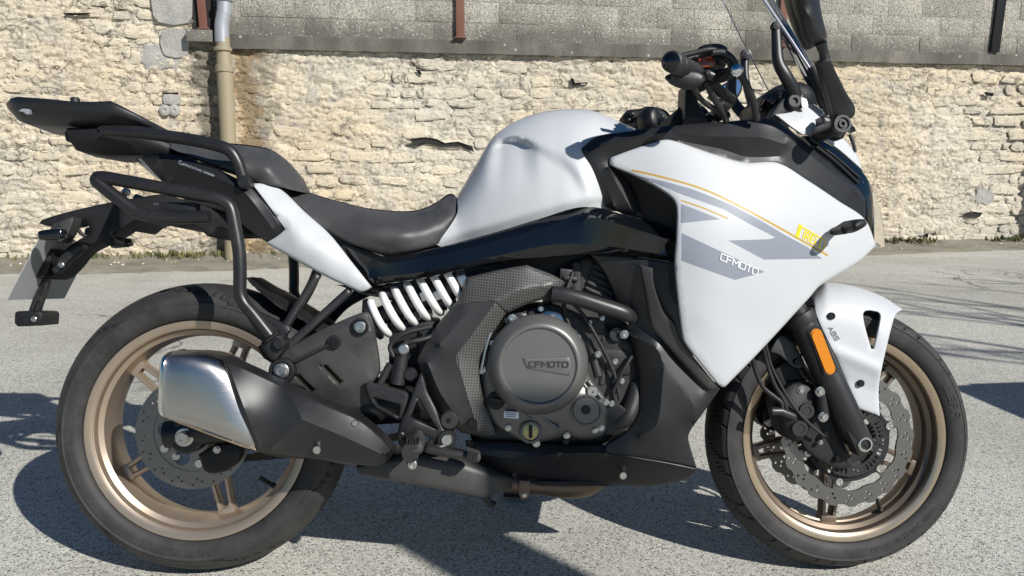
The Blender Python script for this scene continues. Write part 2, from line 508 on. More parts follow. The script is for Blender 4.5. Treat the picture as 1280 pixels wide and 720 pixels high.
# ------------------------------------------------------------------ materials
class N:
    """small node-graph helper"""
    def __init__(s, name):
        s.m = bpy.data.materials.new(name); s.m.use_nodes = True; s.t = s.m.node_tree
        s.b = s.t.nodes['Principled BSDF']; s.out = s.t.nodes['Material Output']
    def n(s, kind, **kw):
        q = s.t.nodes.new(kind)
        for k, v in kw.items(): setattr(q, k, v)
        return q
    def l(s, a, b): s.t.links.new(a, b)
    def set(s, **kw):
        for k, v in kw.items(): s.b.inputs[k.replace('_', ' ')].default_value = v
    def coord(s, kind='Object', scale=(1, 1, 1)):
        if kind == 'World': o = s.n('ShaderNodeNewGeometry').outputs['Position']
        else: o = s.n('ShaderNodeTexCoord').outputs[kind]
        mp = s.n('ShaderNodeMapping'); mp.inputs['Scale'].default_value = scale; s.l(o, mp.inputs[0]); return mp.outputs[0]
    def noise(s, vec, scale, detail=4, rough=0.55, dist=0.0):
        q = s.n('ShaderNodeTexNoise'); q.inputs['Scale'].default_value = scale; q.inputs['Detail'].default_value = detail
        q.inputs['Roughness'].default_value = rough; q.inputs['Distortion'].default_value = dist; s.l(vec, q.inputs['Vector']); return q.outputs[0]
    def voro(s, vec, scale, feature='F1', out=0, rnd=1.0):
        q = s.n('ShaderNodeTexVoronoi', feature=feature); q.inputs['Scale'].default_value = scale; q.inputs['Randomness'].default_value = rnd
        s.l(vec, q.inputs['Vector']); return q.outputs[out]
    def ramp(s, fac, stops, interp='LINEAR'):
        q = s.n('ShaderNodeValToRGB'); e = q.color_ramp; e.interpolation = interp
        while len(e.elements) < len(stops): e.elements.new(0.5)
        for i, (p, c) in enumerate(stops):
            e.elements[i].position = p; e.elements[i].color = tuple(c) + (1,) if len(c) == 3 else c
        s.l(fac, q.inputs[0]); return q.outputs[0]
    def mix(s, fac, a, b, mode='MIX'):
        q = s.n('ShaderNodeMix', data_type='RGBA', blend_type=mode)
        for sock, val in ((q.inputs[0], fac), (q.inputs[6], a), (q.inputs[7], b)):
            if isinstance(val, (int, float)): sock.default_value = val
            elif isinstance(val, tuple): sock.default_value = val + (1,) if len(val) == 3 else val
            else: s.l(val, sock)
        return q.outputs[2]
    def math(s, op, a, b=0.0):
        q = s.n('ShaderNodeMath', operation=op)
        for sock, val in ((q.inputs[0], a), (q.inputs[1], b)):
            if isinstance(val, (int, float)): sock.default_value = val
            else: s.l(val, sock)
        return q.outputs[0]
    def bump(s, h, strength=0.3, dist=0.01, prev=None):
        q = s.n('ShaderNodeBump'); q.inputs['Strength'].default_value = strength; q.inputs['Distance'].default_value = dist
        s.l(h, q.inputs['Height'])
        if prev is not None: s.l(prev, q.inputs['Normal'])
        return q.outputs[0]
    def col(s, c): s.l(c, s.b.inputs['Base Color'])
    def nrm(s, c): s.l(c, s.b.inputs['Normal'])
    def rough(s, c): s.l(c, s.b.inputs['Roughness'])
def g3(v): return (v, v, v)

def plain(name, c, rough=0.5, metal=0.0, coat=0.0, bscale=0, bstr=0.0, bdist=0.0006, dirt=0.0, spec=0.5, crough=0.04, rvar=0.0):
    m = N(name); m.set(Base_Color=tuple(c) + (1,), Roughness=rough, Metallic=metal, Coat_Weight=coat, Coat_Roughness=crough)
    m.b.inputs['Specular IOR Level'].default_value = spec
    co = m.coord('Object')
    if bscale: m.nrm(m.bump(m.noise(co, bscale, 3, 0.6), bstr, bdist))
    if dirt:
        n1 = m.noise(co, 9, 6, 0.65); n2 = m.noise(co, 240, 2, 0.6)
        f = m.math('MULTIPLY', m.ramp(n1, [(0.42, g3(0)), (0.72, g3(1))]), m.ramp(n2, [(0.35, g3(.2)), (0.7, g3(1))]))
        m.col(m.mix(m.math('MULTIPLY', f, dirt), tuple(c), (0.30, 0.27, 0.23)))
        m.rough(m.math('ADD', m.math('MULTIPLY', f, 0.5 * dirt), rough))
    elif rvar:
        m.rough(m.math('ADD', m.math('MULTIPLY', m.noise(co, 14, 6, 0.65), rvar), rough - rvar * 0.5))
    return m.m

MAT = {}
# bike
MAT['white'] = plain('pearl_white_paint', (0.53, 0.545, 0.56), 0.5, 0, 0.40, 900, 0.02, 0.0002, crough=0.035)
MAT['black_gloss'] = plain('gloss_black_paint', (0.004, 0.005, 0.007), 0.07, 0, 0.0, rvar=0.03, spec=0.7)
MAT['black_sat'] = plain('satin_black_plastic', (0.0105, 0.011, 0.0125), 0.42, 0, 0, 700, 0.25, 0.0004, dirt=0.04)
MAT['black_mat'] = plain('black_plastic', (0.010, 0.010, 0.011), 0.55, 0, 0, 900, 0.25, 0.0004, dirt=0.05, spec=0.35)
MAT['grey_plastic'] = plain('charcoal_grain_plastic', (0.038, 0.0375, 0.037), 0.44, 0, 0, 1100, 0.45, 0.0005, dirt=0.14)
MAT['tube'] = plain('black_powder_coat', (0.012, 0.012, 0.013), 0.36, 0, 0, 800, 0.2, 0.0003, dirt=0.08)
MAT['engine'] = plain('grey_cast_engine', (0.150, 0.147, 0.141), 0.40, 0.5, 0, 1400, 0.3, 0.0004, rvar=0.12)
MAT['engine_dark'] = plain('dark_cast_engine', (0.022, 0.022, 0.023), 0.5, 0.2, 0, 500, 0.3, 0.0005, dirt=0.22)
MAT['frame'] = plain('dark_grey_frame', (0.036, 0.036, 0.038), 0.38, 0.5, 0, 900, 0.2, 0.0003, dirt=0.15)
MAT['fork'] = plain('anthracite_fork', (0.040, 0.040, 0.042), 0.40, 0.5, 0, 900, 0.15, 0.0003, dirt=0.12)
MAT['bolt'] = plain('zinc_bolt', (0.62, 0.60, 0.56), 0.30, 1.0, rvar=0.2)
MAT['bolt_dark'] = plain('black_bolt', (0.02, 0.02, 0.022), 0.35, 0.6)
MAT['chrome'] = plain('chrome', (0.78, 0.79, 0.80), 0.08, 1.0)
MAT['spring'] = plain('white_spring_paint', (0.82, 0.82, 0.80), 0.38, 0, 0.3, dirt=0.12)
MAT['hose'] = plain('rubber_hose', (0.014, 0.014, 0.015), 0.55, 0, 0, 300, 0.15, 0.0004, dirt=0.12)
MAT['amber'] = None
MAT['gray_decal'] = plain('silver_grey_film', (0.235, 0.26, 0.305), 0.5, 0.0, 0.1)
MAT['gold_decal'] = plain('gold_film', (0.46, 0.29, 0.05), 0.5, 0.0, 0.1)
MAT['yellow_decal'] = plain('yellow_film', (0.82, 0.62, 0.02), 0.4, 0, 0.4)
MAT['white_decal'] = plain('white_film', (0.75, 0.76, 0.78), 0.4, 0, 0.3)
MAT['pale_script'] = plain('pale_print', (0.24, 0.25, 0.28), 0.5)
MAT['dark_decal'] = plain('dark_print', (0.13, 0.14, 0.16), 0.5)
MAT['brass'] = plain('sight_glass', (0.42, 0.36, 0.17), 0.25, 0.6)
MAT['plate'] = plain('plate_sheet', (0.34, 0.35, 0.345), 0.45, 0.0, rvar=0.1)
MAT['rust'] = plain('heat_stained_steel', (0.16, 0.115, 0.085), 0.45, 0.7, 0, 120, 0.2, 0.001, dirt=0.25)
MAT['link'] = plain('chain_steel', (0.05, 0.048, 0.045), 0.45, 0.8, dirt=0.3)

m = N('stainless_steel'); m.set(Base_Color=(0.50, 0.485, 0.465, 1), Metallic=1.0, Roughness=0.22)
co = m.coord('Object', (30, 30, 900)); nz = m.noise(co, 1.0, 3, 0.6)
m.rough(m.math('ADD', m.math('MULTIPLY', nz, 0.16), 0.22)); m.b.inputs['Anisotropic'].default_value = 0.5
m.nrm(m.bump(nz, 0.04, 0.0004)); MAT['steel'] = m.m

m = N('brake_disc_steel'); m.set(Base_Color=(0.23, 0.22, 0.21, 1), Metallic=1.0, Roughness=0.36)
nz = m.noise(m.coord('Object'), 260, 3, 0.6); m.rough(m.math('ADD', m.math('MULTIPLY', nz, 0.2), 0.26)); MAT['disc'] = m.m

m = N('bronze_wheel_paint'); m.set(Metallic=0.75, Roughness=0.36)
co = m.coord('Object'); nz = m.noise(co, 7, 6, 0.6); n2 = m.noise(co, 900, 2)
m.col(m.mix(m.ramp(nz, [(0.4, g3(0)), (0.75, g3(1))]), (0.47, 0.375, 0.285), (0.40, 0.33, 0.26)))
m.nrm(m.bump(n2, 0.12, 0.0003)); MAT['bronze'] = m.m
MAT['bronze_shaded'] = plain('shaded_bronze_paint', (0.19, 0.150, 0.112), 0.40, 0.7, 0, 900, 0.1, 0.0003, dirt=0.15)  # same wheel bronze with the front wheel's shading put into the colour
MAT['lip'] = plain('machined_bronze_lip', (0.52, 0.41, 0.29), 0.28, 0.9, rvar=0.15)

m = N('tyre_rubber'); m.set(Roughness=0.62); m.b.inputs['Specular IOR Level'].default_value = 0.35
co = m.coord('Object'); n1 = m.noise(co, 14, 7, 0.65); n2 = m.noise(co, 420, 3, 0.65); n3 = m.noise(m.coord('Object', (1, 6, 1)), 55, 5, 0.6)
d = m.math('MULTIPLY', m.ramp(n1, [(0.38, g3(0.15)), (0.7, g3(1))]), m.ramp(n2, [(0.3, g3(0.25)), (0.7, g3(1))]))
c1 = m.mix(m.math('MULTIPLY', d, 0.55), (0.020, 0.020, 0.0205), (0.105, 0.100, 0.094))
m.col(m.mix(m.ramp(n3, [(0.55, g3(0)), (0.75, g3(0.25))]), c1, (0.09, 0.085, 0.08)))
m.nrm(m.bump(n2, 0.35, 0.0008)); MAT['rubber'] = m.m
def _tyre():
    t = MAT['rubber'].copy(); t.name = 'tyre_rubber_grooved'; n = t.node_tree; bs = n.nodes['Principled BSDF']; src = bs.inputs['Base Color'].links[0].from_socket
    a = n.nodes.new('ShaderNodeAttribute'); a.attribute_name = 'groove_dark'; x = n.nodes.new('ShaderNodeMix'); x.data_type = 'RGBA'       # base colour painted darker with groove depth, so grooves read deeper
    n.links.new(a.outputs['Fac'], x.inputs[0]); n.links.new(src, x.inputs[6]); x.inputs[7].default_value = (0.010, 0.010, 0.0105, 1); n.links.new(x.outputs[2], bs.inputs['Base Color']); return t
MAT['tyre'] = _tyre()

m = N('seat_vinyl'); m.set(Base_Color=(0.032, 0.032, 0.034, 1), Roughness=0.50)
co = m.coord('Object'); v1 = m.voro(co, 520); n1 = m.noise(co, 12, 5, 0.6)
m.col(m.mix(m.ramp(n1, [(0.4, g3(0)), (0.75, g3(1))]), (0.050, 0.050, 0.051), (0.074, 0.072, 0.070)))
m.rough(m.math('ADD', m.math('MULTIPLY', n1, 0.15), 0.42)); m.nrm(m.bump(v1, 0.35, 0.0005)); MAT['seat'] = m.m

m = N('carbon_weave_plastic'); m.set(Roughness=0.40)           # moulded weave grain
co = m.coord('Object', (1, 1, 1)); ck = m.n('ShaderNodeTexChecker'); ck.inputs['Scale'].default_value = 250
mp = m.n('ShaderNodeMapping'); mp.inputs['Rotation'].default_value = (0, R(40), 0); mp.inputs['Location'].default_value = (0, 0.0, 0); mp.inputs['Scale'].default_value = (1, 0.001, 1)
m.l(co, mp.inputs[0]); m.l(mp.outputs[0], ck.inputs['Vector'])
m.col(m.mix(ck.outputs[1], (0.035, 0.035, 0.034), (0.095, 0.092, 0.088))); m.nrm(m.bump(ck.outputs[1], 0.25, 0.0006)); MAT['weave'] = m.m

m = N('amber_reflector'); m.set(Base_Color=(0.85, 0.30, 0.005, 1), Roughness=0.16, Coat_Weight=0.6)
ck = m.n('ShaderNodeTexChecker'); ck.inputs['Scale'].default_value = 300; m.l(m.coord('Object', (1, 0.001, 1)), ck.inputs['Vector'])
m.col(m.mix(ck.outputs[1], (0.58, 0.17, 0.002), (0.74, 0.26, 0.005))); m.nrm(m.bump(ck.outputs[1], 0.5, 0.0012)); MAT['amber'] = m.m

def glass(name, c, alpha, rough=0.03):
    m = N(name)
    tr = m.n('ShaderNodeBsdfTransparent'); tr.inputs[0].default_value = c + (1,)
    gl = m.n('ShaderNodeBsdfGlossy'); gl.inputs['Roughness'].default_value = rough
    fr = m.n('ShaderNodeFresnel'); fr.inputs[0].default_value = 1.45
    mx = m.n('ShaderNodeMixShader'); m.l(fr.outputs[0], mx.inputs[0]); m.l(tr.outputs[0], mx.inputs[1]); m.l(gl.outputs[0], mx.inputs[2])
    m.l(mx.outputs[0], m.out.inputs['Surface']); return m.m
MAT['screen'] = glass('windscreen_acrylic', (0.80, 0.80, 0.78), 0.2)
MAT['screen_edge'] = plain('screen_edge', (0.42, 0.43, 0.50), 0.25, 0, 0.5)  # pale blue puts the edge glint into the colour
MAT['smoke'] = glass('smoked_lens', (0.42, 0.41, 0.38), 0.2)
MAT['mirror'] = plain('mirror_glass', (0.85, 0.87, 0.88), 0.02, 1.0)
MAT['red_fluid'] = plain('reservoir_amber', (0.22, 0.045, 0.015), 0.15, 0, 0.6)
MAT['lamp_inner'] = plain('lamp_reflector', (0.35, 0.35, 0.35), 0.18, 0.9)
MAT['tail_red'] = plain('tail_lens', (0.055, 0.05, 0.042), 0.12, 0, 0.6)

# street and wall
m = N('weathered_asphalt'); m.set(Roughness=0.85); m.b.inputs['Specular IOR Level'].default_value = 0.35
co = m.coord('World')
v1 = m.n('ShaderNodeTexVoronoi'); v1.inputs['Scale'].default_value = 300; m.l(co, v1.inputs[0])
v2 = m.n('ShaderNodeTexVoronoi'); v2.inputs['Scale'].default_value = 130; m.l(co, v2.inputs[0])
bw = m.n('ShaderNodeSeparateColor'); m.l(v1.outputs['Color'], bw.inputs[0])
bw2 = m.n('ShaderNodeSeparateColor'); m.l(v2.outputs['Color'], bw2.inputs[0])
stone = m.ramp(bw.outputs[0], [(0.0, (0.10, 0.099, 0.095)), (0.08, (0.17, 0.168, 0.16)), (0.16, (0.52, 0.515, 0.485)), (0.6, (0.66, 0.655, 0.62)), (1.0, (0.82, 0.815, 0.77))])
gap = m.ramp(v1.outputs['Distance'], [(0.35, g3(0)), (0.62, g3(1))])
c = m.mix(m.math('MULTIPLY', gap, 0.36), stone, (0.14, 0.139, 0.136))
big = m.ramp(bw2.outputs[1], [(0.90, g3(0)), (0.96, g3(1))])
c = m.mix(m.math('MULTIPLY', big, 0.4), c, (0.12, 0.12, 0.12))
n1 = m.noise(co, 0.9, 6, 0.6); n2 = m.noise(m.coord('World', (0.5, 2.2, 1)), 1.7, 6, 0.65); n3 = m.noise(co, 22, 4, 0.6)
c = m.mix(m.ramp(n1, [(0.38, g3(0.0)), (0.66, g3(0.85))]), c, m.mix(1.0, c, (0.72, 0.715, 0.70), 'MULTIPLY'))
c = m.mix(m.ramp(n2, [(0.5, g3(0.0)), (0.75, g3(0.3))]), c, (0.22, 0.217, 0.21))
c = m.mix(m.ramp(n3, [(0.66, g3(0.0)), (0.8, g3(0.5))]), c, (0.13, 0.128, 0.124))
nd = m.n('ShaderNodeTexNoise'); nd.inputs['Scale'].default_value = 2.2; nd.inputs['Detail'].default_value = 6; m.l(co, nd.inputs['Vector'])
sc_ = m.n('ShaderNodeVectorMath', operation='SCALE'); sc_.inputs['Scale'].default_value = 0.55; m.l(nd.outputs['Color'], sc_.inputs[0]); ad_ = m.n('ShaderNodeVectorMath', operation='ADD'); m.l(co, ad_.inputs[0]); m.l(sc_.outputs[0], ad_.inputs[1])
ck_ = m.math('MULTIPLY', m.ramp(m.voro(ad_.outputs[0], 0.55, 'DISTANCE_TO_EDGE'), [(0.002, g3(1)), (0.006, g3(0))]), m.ramp(m.noise(co, 0.8, 3), [(0.48, g3(0)), (0.55, g3(0.8))]))
c = m.mix(ck_, c, (0.09, 0.088, 0.082))
oil = m.math('MULTIPLY', m.ramp(m.noise(co, 3.1, 4, 0.5, 0.4), [(0.66, g3(0)), (0.74, g3(0.55))]), m.ramp(n1, [(0.4, g3(0.3)), (0.6, g3(1))])); c = m.mix(oil, c, (0.16, 0.157, 0.15))
c = m.mix(1.0, c, (1.0, 0.99, 0.935), 'MULTIPLY')
m.col(c)
hh = m.math('SUBTRACT', 1.0, v1.outputs['Distance']); hh = m.math('ADD', hh, m.math('MULTIPLY', bw.outputs[1], 0.6)); hh = m.math('ADD', hh, m.math('MULTIPLY', n3, 1.2))
m.nrm(m.bump(hh, 0.55, 0.0025)); MAT['asphalt'] = m.m

m = N('roadside_dirt'); m.set(Roughness=0.95); co = m.coord('World')
n1 = m.noise(co, 3.5, 7, 0.65); n2 = m.noise(co, 60, 4, 0.65)
c = m.ramp(n1, [(0.3, (0.13, 0.12, 0.085)), (0.5, (0.24, 0.22, 0.17)), (0.72, (0.33, 0.30, 0.24))]); c = m.mix(m.ramp(n2, [(0.4, g3(0)), (0.7, g3(0.5))]), c, (0.12, 0.11, 0.09)); m.col(c)
m.nrm(m.bump(n2, 0.8, 0.012)); MAT['dirt'] = m.m

def limestone(name, grey, warm):
    m = N(name); m.set(Roughness=0.92); m.b.inputs['Specular IOR Level'].default_value = 0.2
    co = m.coord('World'); ell = m.coord('World', (0.55, 0.55, 1.5))
    p1 = m.noise(ell, 1.35, 7, 0.62, 0.4); p2 = m.noise(co, 5.5, 7, 0.7, 0.3); p3 = m.noise(co, 42, 5, 0.7); p4 = m.noise(co, 0.45, 3, 0.5); p5 = m.noise(m.coord('World', (1, 1, 2.4)), 16, 6, 0.72, 0.6)
    c = m.ramp(p1, [(0.30, (0.53, 0.48, 0.39)), (0.48, (0.655, 0.585, 0.455)), (0.62, (0.70, 0.635, 0.51)), (0.78, (0.57, 0.54, 0.47))])
    c = m.mix(m.ramp(p4, [(0.42, g3(0)), (0.62, g3(warm))]), c, (0.66, 0.525, 0.33))
    c = m.mix(m.ramp(p2, [(0.55, g3(0)), (0.68, g3(grey))]), c, (0.42, 0.405, 0.37))
    c = m.mix(m.ramp(p5, [(0.56, g3(0)), (0.62, g3(0.75))]), c, (0.22, 0.20, 0.165))
    c = m.mix(m.ramp(p3, [(0.56, g3(0)), (0.76, g3(0.32))]), c, (0.24, 0.22, 0.18))
    wv = m.n('ShaderNodeVectorMath', operation='ADD'); nv_ = m.n('ShaderNodeTexNoise'); nv_.inputs['Scale'].default_value = 7; nv_.inputs['Detail'].default_value = 5; m.l(co, nv_.inputs['Vector'])
    sc2 = m.n('ShaderNodeVectorMath', operation='SCALE'); sc2.inputs['Scale'].default_value = 0.26; m.l(nv_.outputs['Color'], sc2.inputs[0]); m.l(m.coord('World', (0.5, 0.5, 1.0)), wv.inputs[0]); m.l(sc2.outputs[0], wv.inputs[1])
    ce = m.voro(wv.outputs[0], 5.2, 'DISTANCE_TO_EDGE'); pm = m.noise(co, 2.6, 4, 0.6)
    crk = m.math('MULTIPLY', m.ramp(ce, [(0.012, g3(1)), (0.035, g3(0))]), m.ramp(pm, [(0.48, g3(0)), (0.58, g3(0.65))]))
    c = m.mix(crk, c, (0.13, 0.115, 0.09))
    lg = m.noise(co, 2.1, 6, 0.75, 0.8); c = m.mix(m.math('MULTIPLY', m.ramp(lg, [(0.54, g3(0)), (0.62, g3(1))]), m.ramp(p3, [(0.40, g3(0.15)), (0.6, g3(0.8))])), c, (0.36, 0.345, 0.315))
    oi = m.n('ShaderNodeObjectInfo'); hs = m.n('ShaderNodeHueSaturation')
    m.l(m.math('ADD', m.math('MULTIPLY', oi.outputs['Random'], 0.16), 0.92), hs.inputs['Value']); m.l(m.math('ADD', m.math('MULTIPLY', oi.outputs['Random'], 0.2), 0.84), hs.inputs['Saturation'])
    m.l(c, hs.inputs['Color']); m.col(hs.outputs[0])
    # moss and damp low on the wall
    b1 = m.bump(p2, 0.4, 0.018); b1 = m.bump(p5, 0.65, 0.015, b1); b1 = m.bump(p3, 0.8, 0.010, b1); m.nrm(m.bump(m.math('SUBTRACT', 1.0, crk), 0.8, 0.012, b1)); return m.m
MAT['mortar'] = limestone('lime_mortar', 0.6, 0.7)
MAT['stone'] = limestone('limestone_rubble', 0.65, 0.65)
m = N('concrete_grey'); m.set(Roughness=0.93); co = m.coord('World')
p1 = m.noise(co, 2.2, 6, 0.65); p3 = m.noise(co, 75, 4, 0.75); p4 = m.noise(co, 9, 5, 0.7)
v = m.voro(co, 34); v2 = m.voro(co, 11)
c = m.ramp(p1, [(0.3, (0.29, 0.27, 0.225)), (0.5, (0.43, 0.405, 0.34)), (0.72, (0.57, 0.535, 0.445))])
c = m.mix(m.ramp(p3, [(0.46, g3(0)), (0.56, g3(0.8))]), c, (0.12, 0.117, 0.108))
c = m.mix(m.ramp(p4, [(0.56, g3(0)), (0.7, g3(0.55))]), c, (0.19, 0.18, 0.155))
sx = m.n('ShaderNodeSeparateXYZ'); gp_ = m.n('ShaderNodeNewGeometry'); m.l(gp_.outputs['Position'], sx.inputs[0])
st_ = m.math('ADD', m.math('MULTIPLY', m.math('SUBTRACT', sx.outputs[2], 2.16), -2.6), m.math('MULTIPLY', m.noise(m.coord('World', (1, 1, 0.4)), 3.0, 6, 0.7), 1.3))
c = m.mix(m.ramp(st_, [(0.40, g3(0)), (0.80, g3(0.72))]), c, (0.115, 0.108, 0.092))
sp_ = m.math('MULTIPLY', m.ramp(v, [(0.16, g3(1)), (0.26, g3(0))]), m.ramp(p4, [(0.46, g3(0)), (0.58, g3(1))]))
c = m.mix(m.math('MULTIPLY', sp_, 0.9), c, (0.66, 0.65, 0.60)); oi = m.n('ShaderNodeObjectInfo'); hs = m.n('ShaderNodeHueSaturation')
m.l(m.math('ADD', m.math('MULTIPLY', oi.outputs['Random'], 0.3), 0.85), hs.inputs['Value']); m.l(c, hs.inputs['Color']); m.col(hs.outputs[0])
b1 = m.bump(p3, 0.9, 0.008); m.nrm(m.bump(v, 0.3, 0.01, b1)); MAT['concrete'] = m.m
m = N('stained_concrete'); m.set(Roughness=0.93); co = m.coord('World')
p1 = m.noise(m.coord('World', (1, 1, 0.35)), 2.6, 6, 0.65); p3 = m.noise(co, 60, 4, 0.75); v = m.voro(co, 9)
c = m.ramp(p1, [(0.3, (0.07, 0.066, 0.056)), (0.52, (0.14, 0.13, 0.11)), (0.75, (0.26, 0.24, 0.20))]); c = m.mix(m.ramp(p3, [(0.5, g3(0)), (0.68, g3(0.6))]), c, (0.075, 0.07, 0.062))
c = m.mix(m.ramp(v, [(0.09, g3(0.7)), (0.13, g3(0))]), c, (0.50, 0.48, 0.42)); m.col(c); m.nrm(m.bump(p3, 0.8, 0.01)); MAT['ledge'] = m.m
m = N('cement_patch'); m.set(Roughness=0.92); co = m.coord('World'); p1 = m.noise(co, 7, 6, 0.7); p2 = m.noise(co, 60, 4, 0.7)
c = m.ramp(p1, [(0.35, (0.33, 0.325, 0.305)), (0.65, (0.46, 0.445, 0.405))]); c = m.mix(m.ramp(p2, [(0.5, g3(0)), (0.7, g3(0.5))]), c, (0.2, 0.19, 0.17)); m.col(c); m.nrm(m.bump(p2, 0.8, 0.012, m.bump(p1, 0.6, 0.03))); MAT['grey_patch'] = m.m
MAT['red_steel'] = plain('red_oxide_steel', (0.16, 0.062, 0.042), 0.7, 0.0, 0, 60, 0.3, 0.003, dirt=0.2)
MAT['zinc_pipe'] = plain('zinc_pipe', (0.42, 0.44, 0.47), 0.42, 0.4, 0, 30, 0.15, 0.003, dirt=0.25)
MAT['beige_pipe'] = plain('painted_pipe', (0.30, 0.255, 0.165), 0.55, 0.0, 0, 40, 0.3, 0.004, dirt=0.45)
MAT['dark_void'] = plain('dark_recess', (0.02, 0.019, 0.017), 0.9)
m = N('dry_weeds'); m.set(Roughness=0.8); oi = m.noise(m.coord('World'), 3, 3); m.col(m.ramp(oi, [(0.35, (0.075, 0.085, 0.025)), (0.6, (0.21, 0.18, 0.075))])); MAT['weed'] = m.m
MAT['bark'] = plain('tree_bark', (0.10, 0.085, 0.07), 0.9, 0, 0, 40, 0.8, 0.01)

# ------------------------------------------------------------------ street
def hit_ground(px, py, z=0.0):
    d = ray(px, py); t = (z - CAM_H) / d.z
    return Vector((0, 0, CAM_H)) + d * t
xs = np.concatenate([np.linspace(-90, -5, 12), np.linspace(-4.5, 4.5, 46), np.linspace(5, 90, 12)])
ys = np.concatenate([np.linspace(-60, -1.5, 10), np.linspace(-1, 7, 41), np.linspace(7.5, 60, 8)])
gx, gy = np.meshgrid(xs, ys); gz = groundz(gx, gy)
vv = np.stack([gx.ravel(), gy.ravel(), gz.ravel()], -1); nx = len(xs)
ff = [(j * nx + i, j * nx + i + 1, (j + 1) * nx + i + 1, (j + 1) * nx + i) for j in range(len(ys) - 1) for i in range(nx - 1)]
tag(obj('road', vv, ff, MAT['asphalt'], None, 60), kind='structure')

# wall frame: u along the wall (0 at photograph left edge), v up, w out of the wall towards the street
WA, WBp = hit_ground(0, 331), hit_ground(1280, 305)
WU = (WBp - WA); WU.z = 0; WU.normalize(); WN = Vector((WU.y, -WU.x, 0))
def wl(u, v, w=0.0): return WA + WU * u + Vector((0, 0, v)) + WN * w
def wpx(px, py):
    d = ray(px, py); o = Vector((0, 0, CAM_H)); t = (WA - o).dot(WN) / d.dot(WN); p = o + d * t - WA
    return p.dot(WU), p.z
WROT = Matrix((WU, WN * -1, Vector((0, 0, 1)))).transposed()          # local x=u, y=into wall, z=up
U0, U1 = wpx(-220, 300)[0], wpx(1420, 300)[0]
UL = wpx(268, 60)[0]                                                   # the tall part ends here
VLEDGE0, VLEDGE1 = wpx(290, 62)[1], wpx(1280, 83)[1]
print('wall', WA, WBp, 'u', U0, U1, 'ledge', VLEDGE0, VLEDGE1, 'yaw', math.degrees(math.atan2(WU.y, WU.x)))
def vledge(u):
    a, b = wpx(290, 62)[0], wpx(1280, 83)[0]; return VLEDGE0 + (VLEDGE1 - VLEDGE0) * (u - a) / (b - a)
LEDGE_H = wpx(640, 50)[1] - wpx(640, 68)[1]

def stain(mt):
    # damp runs down the wall beside the downpipe: dark to its left, rust-orange to its right
    t = mt.node_tree; bs = t.nodes['Principled BSDF']; src = bs.inputs['Base Color'].links[0].from_socket
    L = lambda a, b: t.links.new(a, b)
    ge_ = t.nodes.new('ShaderNodeNewGeometry'); dt = t.nodes.new('ShaderNodeVectorMath'); dt.operation = 'DOT_PRODUCT'; L(ge_.outputs['Position'], dt.inputs[0]); dt.inputs[1].default_value = WU
    nz = t.nodes.new('ShaderNodeTexNoise'); nz.inputs['Scale'].default_value = 4.5; nz.inputs['Detail'].default_value = 7; nz.inputs['Roughness'].default_value = 0.7; L(ge_.outputs['Position'], nz.inputs['Vector'])
    def mth(op, a, b):
        q = t.nodes.new('ShaderNodeMath'); q.operation = op; q.use_clamp = False
        for sk, val in ((q.inputs[0], a), (q.inputs[1], b)):
            if isinstance(val, (int, float)): sk.default_value = val
            else: L(val, sk)
        return q.outputs[0]
    base = WA.dot(WU)
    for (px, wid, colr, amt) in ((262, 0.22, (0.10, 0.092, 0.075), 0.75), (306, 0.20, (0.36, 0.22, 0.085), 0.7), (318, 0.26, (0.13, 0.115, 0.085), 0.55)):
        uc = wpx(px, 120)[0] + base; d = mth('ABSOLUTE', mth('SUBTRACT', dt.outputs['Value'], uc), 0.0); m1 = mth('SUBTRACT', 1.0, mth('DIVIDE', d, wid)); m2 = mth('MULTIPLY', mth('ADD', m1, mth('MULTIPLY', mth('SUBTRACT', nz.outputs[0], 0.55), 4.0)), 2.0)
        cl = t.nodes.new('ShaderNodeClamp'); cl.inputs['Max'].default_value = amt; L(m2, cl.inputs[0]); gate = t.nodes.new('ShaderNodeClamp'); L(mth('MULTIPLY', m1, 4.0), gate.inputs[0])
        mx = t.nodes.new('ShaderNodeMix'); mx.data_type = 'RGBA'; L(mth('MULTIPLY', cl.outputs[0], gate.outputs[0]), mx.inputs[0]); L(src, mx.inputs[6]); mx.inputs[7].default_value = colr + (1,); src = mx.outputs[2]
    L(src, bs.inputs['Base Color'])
stain(MAT['mortar']); stain(MAT['stone'])
def noise2(nu, nv, beta=1.6, aniso=2.2, seed=1, lo=2):
    r = np.random.RandomState(seed); a = r.randn(nv, nu); F = np.fft.rfft2(a)
    fu = np.fft.rfftfreq(nu)[None, :] * nu; fv = np.fft.fftfreq(nv)[:, None] * nv * nu / nv / aniso
    k = np.sqrt(fu ** 2 + fv ** 2); k[0, 0] = 1; F *= k ** -beta * (k > lo); F[0, 0] = 0
    z = np.fft.irfft2(F, (nv, nu)); return z / z.std()

